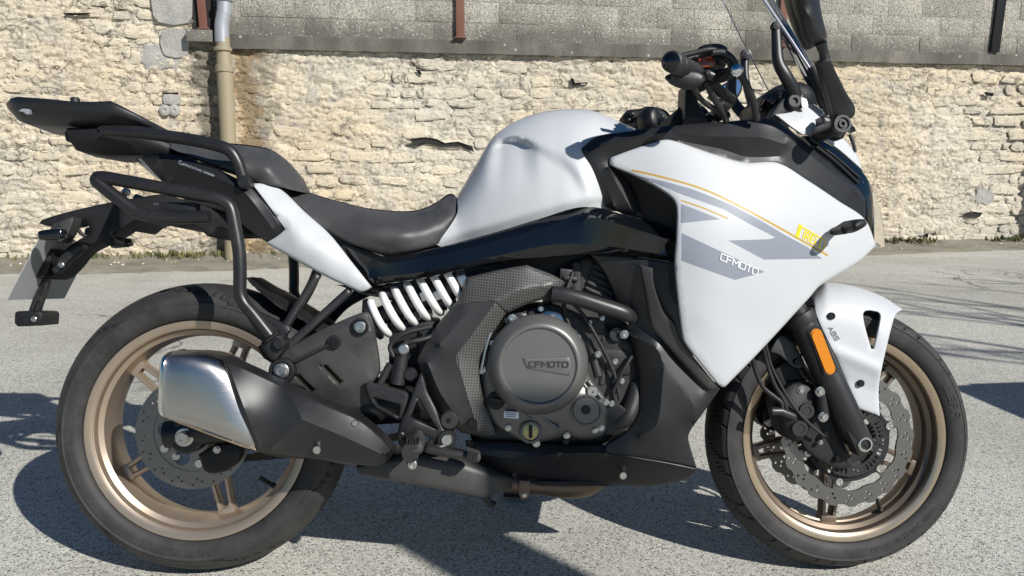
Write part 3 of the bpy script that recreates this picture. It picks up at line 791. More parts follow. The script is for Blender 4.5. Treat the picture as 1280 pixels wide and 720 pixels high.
wall = tag(empty('stone_wall', wl(0, 0)), 'old cream limestone rubble wall with lime mortar behind the motorcycle', 'wall')
def wall_face(name, u0, u1, v0, vtop, du, mat, parent, seed, w0=0.0, amp=0.011):
    nu, nv = int((u1 - u0) / du), int((vtop - v0) / du)
    z = noise2(nu, nv, 1.25, 2.4, seed, 12) * amp * 0.7 + noise2(nu, nv, 0.6, 2.0, seed + 1, 80) * amp * 0.25 + noise2(nu, nv, 2.2, 1.0, seed + 2) * amp * 0.9
    rid = np.abs(noise2(nu, nv, 1.5, 3.0, seed + 3, 16)); z -= np.clip(0.10 - rid, 0, 1) * 0.18
    uu, vv_ = np.meshgrid(np.linspace(u0, u1, nu), np.linspace(v0, vtop, nv))
    P = np.array(WU)[None, None] * uu[..., None] + np.array((0, 0, 1.0))[None, None] * vv_[..., None] + np.array(WN)[None, None] * (z + w0)[..., None]
    j, i = np.meshgrid(np.arange(nv - 1), np.arange(nu - 1), indexing='ij'); a = (j * nu + i).ravel()
    me = bpy.data.meshes.new(name); V = P.reshape(-1, 3); F = np.stack([a, a + 1, a + 1 + nu, a + nu], -1)
    me.vertices.add(len(V)); me.vertices.foreach_set('co', V.ravel()); me.loops.add(F.size); me.loops.foreach_set('vertex_index', F.ravel())
    me.polygons.add(len(F)); me.polygons.foreach_set('loop_start', np.arange(len(F)) * 4); me.update(calc_edges=True); me.validate()
    me.materials.append(mat); me.shade_smooth(); o = link(bpy.data.objects.new(name, me), parent); return o, z, nu, nv
VTOP = vledge(0) + 1.2
wall_face('mortar_face', U0, UL + 0.03, -0.05, VTOP, 0.013, MAT['mortar'], wall, 11)
wall_face('mortar_face', UL - 0.01, U1, -0.05, max(VLEDGE0, VLEDGE1) + 0.02, 0.013, MAT['mortar'], wall, 31)
# wall body behind the faces
v, f = g_box(((U0 - 14 + UL) / 2, 0.215, VTOP / 2), UL - U0 + 14, 0.36, VTOP); b = MB().add(v, f)
v, f = g_box(((UL + U1 + 14) / 2, 0.22, 1.0), U1 + 14 - UL, 0.36, 2.0); b.add(v, f)
o = b.build('wall_core', MAT['mortar'], wall); o.data.transform(WROT.to_4x4())

# stones: irregular rough lumps set in the mortar
def stone_variant(k):
    r = np.random.RandomState(100 + k); n = 9
    a = np.linspace(0, 2 * math.pi, n, endpoint=False) + r.uniform(-0.2, 0.2, n)
    sx = np.sign(np.cos(a)) * np.abs(np.cos(a)) ** 0.55 * 0.5; sz = np.sign(np.sin(a)) * np.abs(np.sin(a)) ** 0.6 * 0.5
    j = r.uniform(0.80, 1.06, n); sx, sz = sx * j, sz * j
    V = [(x, 0.6, z) for x, z in zip(sx, sz)] + [(x * 0.97, -0.30 + r.uniform(-.15, .25), z * 0.97) for x, z in zip(sx, sz)]
    V += [(x * 0.66 + r.uniform(-.05, .05), -0.80 + r.uniform(-.28, .25), z * 0.62 + r.uniform(-.05, .05)) for x, z in zip(sx, sz)] + [(r.uniform(-.12, .12), -1.0 + r.uniform(0, .3), r.uniform(-.12, .12))]
    F = []
    for i in range(n):
        q = (i + 1) % n
        F += [(i, q, n + q, n + i), (n + i, n + q, 2 * n + q, 2 * n + i), (2 * n + i, 2 * n + q, 3 * n)]
    return V, F
SV = [stone_variant(k) for k in range(26)]
SME = []
for k, (v, f) in enumerate(SV):
    me = mesh('stone', v, f, MAT['stone'], 38); fixn(me); SME.append(me)
places = []; r = np.random.RandomState(5)
v0 = 0.03
while v0 < VTOP:
    h = r.uniform(0.065, 0.15); u = U0 + r.uniform(0, .3)
    while u < U1:
        w = min(r.lognormal(-1.5, 0.45), 0.6) * (0.8 + 2 * h)
        cu, cv = u + w / 2, v0 + h / 2 + r.uniform(-.015, .015); u += w + r.uniform(0.0, 0.02)
        lim = VTOP - 0.1 if cu < UL - 0.15 else vledge(cu) - LEDGE_H * 0 - 0.03
        if cv + h / 2 > lim or r.rand() < 0.16: continue
        if abs(cu - UL) < 0.16 and cv > vledge(cu) - 0.1: continue
        places.append((cu, cv, w * 0.97, h * r.uniform(0.82, 0.98), r.uniform(0.003, 0.010) * (2.2 if r.rand() < 0.1 else 1), r.uniform(-.09, .09), r.randint(26)))
    v0 += h + r.uniform(0, 0.012)
uL, uR = wpx(-5, 300)[0], wpx(1290, 300)[0]
inv = [p for p in places if uL < p[0] < uR and p[1] < 2.75]
inv.sort(key=lambda p: -p[2] * p[3]); big = set(id(p) for p in inv[:300]); rest = MB()
for p in places:
    cu, cv, w, h, d, a, k = p
    M4 = Matrix.Translation(wl(cu, cv) - wl(0, 0)) @ WROT.to_4x4() @ Matrix.Rotation(a, 4, 'Y') @ Matrix.Diagonal((w, d, h, 1))
    if id(p) in big:
        o = bpy.data.objects.new('stone', SME[k]); link(o, wall); o.matrix_local = M4
    else:
        rest.add([M4 @ Vector(q) for q in SV[k][0]], SV[k][1])
o = rest.build('small_stones', MAT['stone'], wall, 38); fixn(o.data); tag(o, kind='stuff')
# cement patches and dressed blocks
def slab(name, px0, py0, px1, py1, out, mat, parent, seed, jit=0.18, n=11):
    r = np.random.RandomState(seed); (ua, va), (ub, vb) = wpx(px0, py1), wpx(px1, py0)
    cu, cv, w, h = (ua + ub) / 2, (va + vb) / 2, (ub - ua) / 2, (vb - va) / 2
    a = np.linspace(0, 2 * math.pi, n, endpoint=False); p = 0.5
    x = np.sign(np.cos(a)) * np.abs(np.cos(a)) ** p * w * r.uniform(1 - jit, 1 + jit, n); z = np.sign(np.sin(a)) * np.abs(np.sin(a)) ** p * h * r.uniform(1 - jit, 1 + jit, n)
    V = [wl(cu + i, cv + j, -0.03) for i, j in zip(x, z)] + [wl(cu + i * .97, cv + j * .97, out) for i, j in zip(x, z)] + [wl(cu, cv, out + 0.006)]
    V = [q - wl(0, 0) for q in V]; F = [(i, (i + 1) % n, n + (i + 1) % n, n + i) for i in range(n)] + [(n + i, n + (i + 1) % n, 2 * n) for i in range(n)]
    return obj(name, V, F, mat, parent, 30, fix=True)
for i, (a, b, c, d) in enumerate([(1134, 205, 1160, 228), (1216, 236, 1242, 256), (180, 56, 226, 88)]):
    slab('cement_patch', a, b, c, d, 0.011, MAT['grey_patch'], wall, 50 + i, 0.3, 23)
slab('dressed_block', 191, -40, 240, 32, 0.035, MAT['grey_patch'], wall, 3, 0.03, 12)
slab('dressed_block', 203, 36, 236, 72, 0.030, MAT['grey_patch'], wall, 4, 0.05, 12)
slab('dressed_block', 205, 118, 226, 131, 0.028, MAT['grey_patch'], wall, 6, 0.05, 12)
for px in (207, 219):                                               # two round fixings
    u, v = wpx(px, 138); a, b_ = g_lathe(wl(u, v, 0.0) - wl(0, 0), WN, [(0.05, -0.02), (0.05, 0.03), (0.042, 0.036), (0.015, 0.036), (0.012, 0.028), (0, 0.028)], 16); obj('fixing_plug', a, b_, MAT['grey_patch'], wall)
# holes in the wall where stones have fallen: dark pockets framed by lips
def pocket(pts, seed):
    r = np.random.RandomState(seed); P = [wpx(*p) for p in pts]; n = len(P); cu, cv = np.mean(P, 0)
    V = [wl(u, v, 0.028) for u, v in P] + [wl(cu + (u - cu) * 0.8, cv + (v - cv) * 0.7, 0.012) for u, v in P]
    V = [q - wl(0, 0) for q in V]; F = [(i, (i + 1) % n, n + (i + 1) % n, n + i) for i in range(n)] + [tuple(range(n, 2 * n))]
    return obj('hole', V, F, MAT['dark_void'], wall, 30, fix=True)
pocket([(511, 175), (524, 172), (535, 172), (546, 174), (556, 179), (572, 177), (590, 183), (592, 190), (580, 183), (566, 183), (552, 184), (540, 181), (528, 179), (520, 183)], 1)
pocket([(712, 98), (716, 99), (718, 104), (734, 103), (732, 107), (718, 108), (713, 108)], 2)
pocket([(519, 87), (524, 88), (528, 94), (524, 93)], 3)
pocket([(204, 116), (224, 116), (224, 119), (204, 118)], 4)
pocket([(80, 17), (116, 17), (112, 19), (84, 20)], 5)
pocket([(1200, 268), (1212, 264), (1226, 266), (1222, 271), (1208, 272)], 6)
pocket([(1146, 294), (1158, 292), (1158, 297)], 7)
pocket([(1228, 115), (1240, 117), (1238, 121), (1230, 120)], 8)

# concrete block wall standing on the stone wall
bw_ = tag(empty('block_wall', wl(UL, VLEDGE0)), 'weathered grey concrete block wall with stained ledge above the rubble wall', 'wall')
org = wl(UL, VLEDGE0)
def bp(u, v, w): return wl(u, v, w) - org
slope = (VLEDGE1 - VLEDGE0) / (wpx(1280, 83)[0] - wpx(290, 62)[0]); SM = WROT @ Matrix.Rotation(-math.atan(slope), 3, 'Y')
ua, ub = wpx(276, 60)[0], U1; L = ub - ua + 14
n = 300; r = np.random.RandomState(9); V, F = [], []
prof = [(-.2, 0), (0.046, 0.0), (0.052, 0.01), (0.048, 0.9), (0.036, 1.0), (-.2, 1.0)]
for i in range(n + 1):
    u = ua + L * i / n; jit = r.uniform(-.004, .004, len(prof))
    for k, (w, h) in enumerate(prof): V.append(bp(u, vledge(u) + h * LEDGE_H + jit[k], w + jit[-1 - k]))
m_ = len(prof)
for i in range(n):
    for k in range(m_ - 1): F.append((i * m_ + k, (i + 1) * m_ + k, (i + 1) * m_ + k + 1, i * m_ + k + 1))
obj('ledge', V, F, MAT['ledge'], bw_, 30, fix=True)
BW, BH = wpx(685, 20)[0] - wpx(635, 20)[0], wpx(640, 5)[1] - wpx(640, 31)[1]
v, f = g_box((0, 0, 0), BW - 0.008, 0.2, BH - 0.008, None, 0.006); bme = mesh('concrete_block', v, f, MAT['concrete'], 30)
v, f = g_box(((ua + ub + 14) / 2, 0.058, 0), L, 0.2, 1.6); o = obj('mortar_bed', [WROT @ Vector(q) for q in v], f, MAT['concrete'], bw_); o.location = wl(0, vledge((ua + ub) / 2) + LEDGE_H + 0.78) - org
for row in range(5):
    u = ua - BW * (0.5 if row % 2 else 0.08); k = 0
    while u < ub:
        c = u + BW / 2; v = vledge(c) + LEDGE_H + BH * (row + 0.5) - BH * 0.22
        if c - BW / 2 > ua - 0.02 and v - BH * 0.3 < 3.4:
            o = bpy.data.objects.new('concrete_block', bme); link(o, bw_)
            o.matrix_local = Matrix.Translation(bp(c, v, -0.055 + r.uniform(-.003, .003))) @ (SM @ Matrix.Rotation(r.uniform(-.004, .004), 3, 'Y')).to_4x4()
        u += BW
# steel posts, slit window, sill
def post(px, py0, py1, wpx_, out, label, lean=0.0):
    (u, v0), (_, v1) = wpx(px, py1), wpx(px, py0); W = wpx_ / 2 / 115.0
    base = wl(u, v0, out); b = MB()
    t = 0.006; h = v1 - v0                                              # I-section: two flanges and a web
    for (cx, cyy, sx, sy) in ((0, -0.03, 2 * W, t), (0, 0.03, 2 * W, t), (0, 0, t, 0.06)):
        v, f = g_box((cx, cyy, h / 2), sx, sy, h, None, 0.001); b.add(v, f)
    v, f = g_box((0, 0, 0.004), 2 * W + 0.03, 0.09, 0.012, None, 0.002); b.add(v, f)
    o = b.build('steel_post', MAT['red_steel']); o.matrix_world = Matrix.Translation(base) @ WROT.to_4x4() @ Matrix.Rotation(lean, 4, 'Y'); return tag(o, label, 'post', 'rust red steel posts on the wall')
post(574.5, -90, 49, 9, 0.055, 'rust red steel post on the ledge above the seat')
post(972, -90, 60, 9, 0.055, 'rust red steel post on the ledge behind the windscreen')
(u, v0), (_, v1) = wpx(1237, 66), wpx(1240, -90); b = MB(); v, f = g_box((0, 0, (v1 - v0) / 2), 0.105, 0.03, v1 - v0, None, 0.004); b.add(v, f)  # dark strip put there in place of a cast shadow
o = b.build('shadow_strip', MAT['bolt_dark']); o.matrix_world = Matrix.Translation(wl(u, v0, 0.062)) @ WROT.to_4x4() @ Matrix.Rotation(R(2.2), 4, 'Y'); tag(o, 'dark flat strip in place of a cast shadow on the block wall near the right edge', 'post')
sw = tag(empty('slit_window', wl(*wpx(252, 40))), 'narrow dark slit opening with stone sill beside the downpipe', 'window'); so_ = wl(*wpx(252, 40))
(u0, v0), (u1, v1) = wpx(243, 39), wpx(262, -80)
b = MB(); v, f = g_box(((u0 + u1) / 2, -0.028, (v0 + v1) / 2), u1 - u0, 0.012, v1 - v0); b.add(v, f); o = b.build('opening', MAT['dark_void'], sw); o.data.transform(WROT.to_4x4()); o.location = wl(0, 0) - so_
(a0, b0), (a1, b1) = wpx(237, 54), wpx(269, 40); v, f = g_box(((a0 + a1) / 2, -0.05, (b0 + b1) / 2), a1 - a0, 0.14, b1 - b0, None, 0.008); o = obj('sill', v, f, MAT['concrete'], sw); o.data.transform(WROT.to_4x4()); o.location = wl(0, 0) - so_
post(257, -90, 38, 8, 0.045, 'rust red steel post in the slit opening beside the downpipe', R(-1.5))

# downpipe
dp = tag(empty('downpipe', wl(wpx(292, 327)[0], 0, 0.13)), 'zinc and painted downpipe running down the wall beside the slit', 'pipe'); dpo = dp.location
def dq(px, py, w=0.12):
    u, v = wpx(px, py); return wl(u, v, w) - Vector(dpo)
r_ = 0.062
tube('upper_pipe', [dq(285, -80), dq(284, 10), dq(283, 22), dq(281, 34), dq(281, 46), dq(281.5, 56)], r_ * 1.0, MAT['zinc_pipe'], dp, 20, 6)
tube('lower_pipe', [dq(282, 50), dq(283, 70), dq(285, 100), dq(289, 180), dq(292, 260), dq(293, 327)], [r_ * 0.95, r_ * 0.98, r_ * 1.12, r_ * 1.08, r_, r_], MAT['beige_pipe'], dp, 20, 6)
for (px, py) in ((282, 64), (284, 86), (284.3, 90)):
    d = (dq(293, 327) - dq(283, 70)); v, f = g_lathe(dq(px, py), d, [(r_ * 1.08, -.018), (r_ * 1.26, -.014), (r_ * 1.26, .014), (r_ * 1.08, .018)], 20); obj('collar', v, f, MAT['beige_pipe'], dp)
v, f = g_lathe(dq(285, 3), Vector((0, 0, 1)), [(r_ * 1.0, -.02), (r_ * 1.2, -.014), (r_ * 1.2, .014), (r_ * 1.0, .02)], 20); obj('collar', v, f, MAT['zinc_pipe'], dp)
v, f = g_box(dq(274, 9, 0.06), 0.05, 0.12, 0.05, WROT, 0.006); obj('bracket', v, f, MAT['bolt_dark'], dp)

# rough pier added out of view beyond the right edge to shade the wall
pr = tag(empty('shadow_caster_pier', wl(wpx(1300, 304)[0], 0)), 'added unseen stone pier that shades the right end of the rubble wall', 'pier'); po = Vector(pr.location)
uP = wpx(1287, 304)[0]; r = np.random.RandomState(21); v0 = 0.0; vt = wpx(1272, 100)[1]
while v0 < vt:
    h = r.uniform(.10, .17); w = r.uniform(.5, .56); d = r.uniform(.25, .30)
    v, f = g_box((uP - wpx(1300, 304)[0] + w / 2 + r.uniform(-.012, .012), -d / 2 + 0.02, v0 + h / 2), w, d, h - 0.006, None, 0.018); o = obj('stone', v, f, MAT['stone'], pr, 30); o.data.transform(WROT.to_4x4()); v0 += h  # stones of the added unseen pier

# dirt strip along the foot of the wall
V, F = [], []; n = 150; r = np.random.RandomState(4)
us = np.linspace(U0, U1, n + 1)
for i, u in enumerate(us):
    q = wpx(0, 300); wd = 0.62 + 0.12 * math.sin(u * 1.1) + r.uniform(-.05, .05)
    for (w, z) in ((-0.02, 0.07), (0.05, 0.055 + r.uniform(-.015, .02)), (0.16, 0.03 + r.uniform(-.01, .01)), (0.36, 0.015 + r.uniform(-.004, .004)), (wd, 0.004), (wd + 0.01, -0.01)): V.append(wl(u, z, w))
for i in range(n):
    for k in range(5): F.append((i * 6 + k, (i + 1) * 6 + k, (i + 1) * 6 + k + 1, i * 6 + k + 1))
tag(obj('verge', V, F, MAT['dirt'], None, 60, fix=True), kind='structure')
# dry weeds at the foot of the wall
b = MB(); r = np.random.RandomState(8)
for i in range(2600):
    px = r.choice([r.uniform(60, 335), r.uniform(60, 335), r.uniform(1085, 1280), r.uniform(-50, 1330)]); u = wpx(px, 310)[0] + r.normal(0, .05); w = abs(r.normal(0.03, 0.05)) + 0.01
    if math.sin(u * 5.0) + math.sin(u * 2.3 + 1) < r.uniform(-1.3, 0.9): continue
    p = wl(u, 0.045, w); h = r.uniform(.02, .085); a = r.uniform(0, 6.28); s_ = r.uniform(.004, .011); t = Vector((math.cos(a), math.sin(a), 0)); q = Vector((r.normal(0, .4), r.normal(0, .4), 1)).normalized() * h
    b.add([p - t * s_, p + t * s_, p + q * .6 + t * s_ * .8 + Vector((r.normal(0, .01), r.normal(0, .01), 0)), p + q], [(0, 1, 2), (0, 2, 3)])
tag(b.build('weeds', MAT['weed'], None, None), 'dry weeds and moss growing along the foot of the wall', 'weeds', kind='stuff')

# unseen bare tree added beyond the right edge so its branches shade the road
tree = tag(empty('shadow_caster_tree', (7.2, 0.4, 0.0)), 'added unseen leafless tree that casts the branch shadows on the road', 'tree')
tb = MB(); r = np.random.RandomState(17)
def limb(p, d, L, rad, lev):
    pts, q, dd = [Vector(p)], Vector(p), Vector(d)
    for k in range(4):
        dd = (dd + Vector(r.normal(0, .16, 3)) + Vector((0, 0, .05))).normalized(); q = q + dd * L / 4; pts.append(q.copy())
    v, f = g_tube(pts, [rad * (1 - .16 * k) for k in range(5)], 6 if lev > 1 else 10, 2); tb.add(v, f)
    if lev >= 4: return
    for k in range(3 if lev else 5):
        t = r.uniform(.45, 1.0); i = min(3, int(t * 4)); b0 = pts[i].lerp(pts[i + 1], t * 4 - i); a = r.uniform(0, 6.28)
        nd = (dd * .75 + Vector((math.cos(a), math.sin(a), r.uniform(-.1, .5))) * .8).normalized(); limb(b0, nd, L * r.uniform(.55, .75), rad * .5, lev + 1)
limb((0, 0, -.1), (-.05, 0, 1), 2.6, .13, 0)
tb.build('added_trunk_and_branches', MAT['bark'], tree, 60)

# fallen mortar and grit along the foot of the wall
b = MB(); r = np.random.RandomState(41)
for i in range(420):
    u = r.uniform(U0, U1); w = abs(r.normal(0, .16)) + .04; p = wl(u, .018 + .03 * math.exp(-w * 8), w); s_ = r.uniform(.006, .020); q = [Vector(k) * s_ * r.uniform(.6, 1.2) for k in ((1, 0, 0), (-1, 0, 0), (0, 1, 0), (0, -1, 0), (0, 0, .7), (0, 0, -.6))]
    b.add([p + k for k in q], [(0, 2, 4), (2, 1, 4), (1, 3, 4), (3, 0, 4), (2, 0, 5), (1, 2, 5), (3, 1, 5), (0, 3, 5)])
tag(b.build('grit', MAT['mortar'], None, None), 'small fallen mortar crumbs along the foot of the wall', 'rubble', kind='stuff')
# sign and bin added out of view, only to cast shadows on the road
sg = tag(empty('shadow_caster_sign', (2.40, -0.80, float(groundz(2.40, -0.80)))), 'added unseen blank sign on a post that casts the bottom shadow', 'sign')
v, f = g_lathe((0, 0, 0), (0, 0, 1), [(.03, -.05), (.03, 2.75), (.026, 2.76)], 16); obj('post', v, f, MAT['zinc_pipe'], sg)  # post of the added unseen sign
v, f = g_box((0, .036, 2.36), .33, .012, .78, None, .004); obj('added_sign_panel', v, f, MAT['grey_patch'], sg)
for z in (2.1, 2.6): v, f = g_box((0, .02, z), .10, .03, .03, None, .004); obj('added_sign_clamp', v, f, MAT['zinc_pipe'], sg)
wb = tag(empty('shadow_caster_bin', (3.22, 1.78, 0.0)), 'added unseen wheeled bin that casts the shadow patch at right', 'bin'); wb.rotation_euler.z = R(8); wb.location.z = float(groundz(3.22, 1.78))
V = []
for (z, hx, hy) in ((.06, .22, .25), (.95, .28, .33), (.98, .30, .35), (1.02, .30, .35)): V += [(-hx, -hy, z), (hx, -hy, z), (hx, hy, z), (-hx, hy, z)]
F = [(k * 4 + i, k * 4 + (i + 1) % 4, k * 4 + 4 + (i + 1) % 4, k * 4 + 4 + i) for k in range(3) for i in range(4)] + [(3, 2, 1, 0), (12, 13, 14, 15)]
obj('added_bin_body', V, F, MAT['grey_plastic'], wb, 30)
V = []; nn = 10
for i in range(nn + 1):
    t = -1 + 2 * i / nn
    for j in range(nn + 1):
        q = -1 + 2 * j / nn; V.append((t * .31, q * .36, 1.022 + .07 * (1 - t ** 4) * (1 - q ** 4)))
obj('added_bin_lid', V, [(i * (nn + 1) + j, (i + 1) * (nn + 1) + j, (i + 1) * (nn + 1) + j + 1, i * (nn + 1) + j + 1) for i in range(nn) for j in range(nn)], MAT['grey_plastic'], wb, 60)
for s in (-1, 1): v, f = g_lathe((s * .25, .24, .10), (1, 0, 0), [(.03, -.03), (.10, -.03), (.10, .03), (.03, .03)], 24); obj('added_bin_wheel', v, f, MAT['hose'], wb)
v, f = g_tube([(-.22, .40, .98), (.22, .40, .98)], .015, 10, 1, False); obj('added_bin_handle', v, f, MAT['grey_plastic'], wb)

# ================================================================== MOTORCYCLE
bike = empty('motorcycle'); bike.matrix_world = BM
tag(bike, 'white touring motorcycle with black rear racks and bronze wheels parked on its stand', 'motorcycle')
FW, RW = Vector((XF, 0, RF)), Vector((XR, 0, RR))
NY = Vector((0, -1, 0))
_bolts = {}
def bolt(px, py, y, rpx, mat, parent, kind='hex', name='bolt', at=None, axis=None):
    key = (mat.name, kind)
    if key not in _bolts:
        b = MB()
        if kind == 'hex':
            v, f = g_lathe((0, 0, 0), NY, [(1.0, -.6), (1.0, .12), (.9, .2), (.74, .2)], 16, hint=(0, 0, 1)); b.add(v, f)
            v, f = g_lathe((0, 0, 0), NY, [(.72, .1), (.72, .72), (.62, .84), (.34, .84), (.3, .7), (0, .7)], 6); b.add(v, f)
        elif kind == 'allen':
            v, f = g_lathe((0, 0, 0), NY, [(1, -.6), (1, .45), (.88, .62), (.5, .62)], 18); b.add(v, f)
            v, f = g_lathe((0, 0, 0), NY, [(.5, .62), (.46, .1), (0, .1)], 6, cap=False); b.add(v, f)
        else:
            v, f = g_lathe((0, 0, 0), NY, [(1, -.4), (1, .3), (.8, .55), (.4, .7), (0, .72)], 18); b.add(v, f)
        _bolts[key] = mesh(name, b.v, b.f, mat, 35)
    o = bpy.data.objects.new(name, _bolts[key]); link(o, parent)
    o.location = at if at is not None else UV(px, py, y)
    s = rpx / PXM; o.scale = (s, s, s)
    if axis is not None: o.rotation_euler = Vector((0, -1, 0)).rotation_difference(Vector(axis)).to_euler()
    return o
def disc(name, px, py, y, prof, mat, parent, seg=40, px_units=True, axis=NY):
    """turned part: prof (radius px, out towards the rider's right in m)"""
    v, f = g_lathe(UV(px, py, y), axis, [(r / PXM if px_units else r, h) for r, h in prof], seg)
    return obj(name, v, f, mat, parent, 35)
def flat(name, loops, y, thick, c, mat, parent, extra=(), bev=0.0):
    """flat plate in the wheel plane: loops of (x,z) metres around c"""
    V, T = tri_region([np.array(l) * 1000 for l in loops], [np.array(e) * 1000 for e in extra])
    V = V / 1000; F = np.stack([c[0] + V[:, 0], np.full(len(V), y), c[2] + V[:, 1]], -1); T = T          # x right, z up: ccw faces -y
    B = F + np.array([0, thick, 0]); vv, ff = shell(F, B, T)
    return obj(name, vv, ff, mat, parent, 30)
def ring(r, n, f=None, ph=0.0):
    a = np.linspace(0, 2 * math.pi, n, endpoint=False) + ph
    rr = r + (f(a) if f else 0 * a); return np.stack([rr * np.cos(a), rr * np.sin(a)], -1)

# ------------------------------------------------------------------ wheels
def tyre(name, c, prof, parent, grooves, nseg):
    P = np.array([p for p in cr([(a, -b) for a, b in prof] + [(a, b) for a, b in prof[::-1][1:]], 3)])
    n = len(P); th = np.linspace(0, 2 * math.pi, nseg, endpoint=False); TH, K = np.meshgrid(th, np.arange(n), indexing='ij')
    r = P[K, 0].copy(); r_full = r.copy(); y = P[K, 1]; Rm = P[:, 0].max()
    for (t0, pts, w, d) in grooves:
        ya = np.array([p[0] for p in pts]); ta = np.array([p[1] for p in pts]); o_ = np.argsort(ya); ya, ta = ya[o_], ta[o_]
        tc = np.interp(y, ya, ta) + t0; on = (y >= ya[0] - .002) & (y <= ya[-1] + .002) & (P[K, 0] > 0.2738)
        dt = (TH - tc + math.pi) % (2 * math.pi) - math.pi
        sl_ = np.gradient(ta, ya).mean() * Rm if len(ya) > 1 else 0
        q = np.abs(dt) * Rm / math.sqrt(1 + sl_ ** 2)
        r -= np.where(on, d * np.clip(1.6 - q / w, 0, 1), 0)
    X, Z = c.x + r * np.cos(TH), c.z + r * np.sin(TH)
    V = np.stack([X, y + c.y, Z], -1).reshape(-1, 3)
    i, k = np.meshgrid(np.arange(nseg), np.arange(n - 1), indexing='ij'); i2 = (i + 1) % nseg
    F = np.stack([i * n + k, i * n + k + 1, i2 * n + k + 1, i2 * n + k], -1).reshape(-1, 4)
    me = bpy.data.meshes.new(name); me.vertices.add(len(V)); me.vertices.foreach_set('co', V.ravel()); me.loops.add(F.size); me.loops.foreach_set('vertex_index', F.ravel())
    me.polygons.add(len(F)); me.polygons.foreach_set('loop_start', np.arange(len(F)) * 4); me.update(calc_edges=True); at_ = me.attributes.new('groove_dark', 'FLOAT', 'POINT'); at_.data.foreach_set('value', np.clip((r_full - r) / .003, 0, 1).ravel().astype(np.float32)); me.materials.append(MAT['tyre']); me.shade_smooth(); me.set_sharp_from_angle(angle=R(50))
    o = link(bpy.data.objects.new(name, me), parent); return o
def spokes(c, r0, r1, a0, w_in, wid, dep, y=0.0):
    b = MB()
    for k in range(5):
        a = a0 + k * 2 * math.pi / 5; e = Vector((math.cos(a), 0, math.sin(a))); t = Vector((-e.z, 0, e.x))
        for s in (-1, 1):
            q0 = c + e * r0 + t * s * w_in; q1 = c + e * r1 + t * s * wid * 0.85; ax_ = (q1 - q0).normalized(); n_ = Vector((-ax_.z, 0, ax_.x))
            V = []
            for (p, ww, dd) in ((q0, wid * 1.05, dep * 1.25), (q0.lerp(q1, .5), wid * .72, dep), (q1, wid * .85, dep * .95)):
                for (i, j) in ((-1, -.7), (-.6, -1), (.6, -1), (1, -.7), (1, .7), (.6, 1), (-.6, 1), (-1, .7)): V.append(p + n_ * i * ww / 2 + Vector((0, y + j * dd / 2, 0)))
            F = [(s_ * 8 + i, s_ * 8 + (i + 1) % 8, (s_ + 1) * 8 + (i + 1) % 8, (s_ + 1) * 8 + i) for s_ in range(2) for i in range(8)] + [tuple(range(8)), tuple(range(23, 15, -1))]
            b.add(V, F)
        m3 = Matrix((e, Vector((0, 1, 0)), e.cross(Vector((0, 1, 0))))).transposed()
        v, f = g_box(c + e * (r1 + 0.002) + Vector((0, y, 0)), 0.022, dep * 1.05, wid * 2.7, m3, 0.003); b.add(v, f)
    return b
def rim_profile(h, lipw):
    s = [(0.2325, -h + .004), (0.2325, -h), (0.2315, -h - .0012), (0.232 - lipw * .55, -h - .0006), (0.232 - lipw, -h + .004), (0.232 - lipw - .003, -h + .009), (0.232 - lipw - .0035, -h + .016), (0.2025, -h + .022), (0.2000, -h + .036), (0.1965, -.010), (0.1965, .010)]
    e = [(a, -b) for a, b in s[:-1]][::-1]
    inner = [(0.222, h - .004), (0.219, h - .012), (0.208, h - .030), (0.205, 0), (0.208, -h + .030), (0.219, -h + .012), (0.222, -h + .004)]
    return s + e[1:] + inner
def wheel(name, c, h, lipw, a0, rimmat, spmat, lipmat):
    v, f = g_lathe(c, (0, 1, 0), rim_profile(h, lipw), 140, closed=True); b = MB().add(v, f)
    w = b.build(name, rimmat, bike, 28, fix=True)
    sp_b = spokes(c, 0.045, 0.194, a0, 0.020, 0.0135, 0.028); sp_b.build('spokes', spmat, w, 30, fix=True)
    v, f = g_lathe(c, (0, 1, 0), [(0.012, -.062), (.042, -.062), (.046, -.056), (.046, -.03), (.058, -.022), (.058, .022), (.046, .03), (.046, .056), (.042, .062), (.012, .062)], 40, closed=True); obj('hub', v, f, spmat, w, 30, fix=True)
    for s in (-1, 1):                                            # turned lip of the rim
        v, f = g_lathe(c, (0, 1, 0), [(0.2322, s * (h + .0016)), (0.2322, s * (h + .0022)), (0.232 - lipw * .6, s * (h + .0018)), (0.232 - lipw * .92, s * (h - .0012)), (0.232 - lipw * .92, s * (h - .0030)), (.2318, s * (h - .003))], 140, closed=True); obj('rim_lip', v, f, lipmat, w, 28, fix=True)
    va, vf = g_lathe(c + Vector((math.cos(a0 + .62) * .197, -.02, math.sin(a0 + .62) * .197)), (-math.cos(a0 + .62), -.5, -math.sin(a0 + .62)), [(.006, -.006), (.006, .004), (.0042, .006), (.0042, .024), (.005, .025), (.005, .036), (.004, .037)], 12); obj('valve', va, vf, MAT['hose'], w)
    return w
PFR = [(0.2325, .043), (0.2340, .0490), (0.2370, .0530), (0.246, .0580), (0.260, .0600), (0.2685, .0600), (0.2700, .0608), (0.2725, .0604), (0.2740, .0582), (0.2780, .0555), (0.284, .0495), (0.2925, .034), (0.298, .017), (0.300, 0)]
PRR = [(0.2325, .059), (0.2340, .0650), (0.2370, .0705), (0.246, .0770), (0.258, .0798), (0.2665, .0802), (0.2685, .0812), (0.2715, .0806), (0.2735, .0780), (0.2800, .0745), (0.289, .0655), (0.3005, .046), (0.309, .023), (0.312, 0)]
gr = []
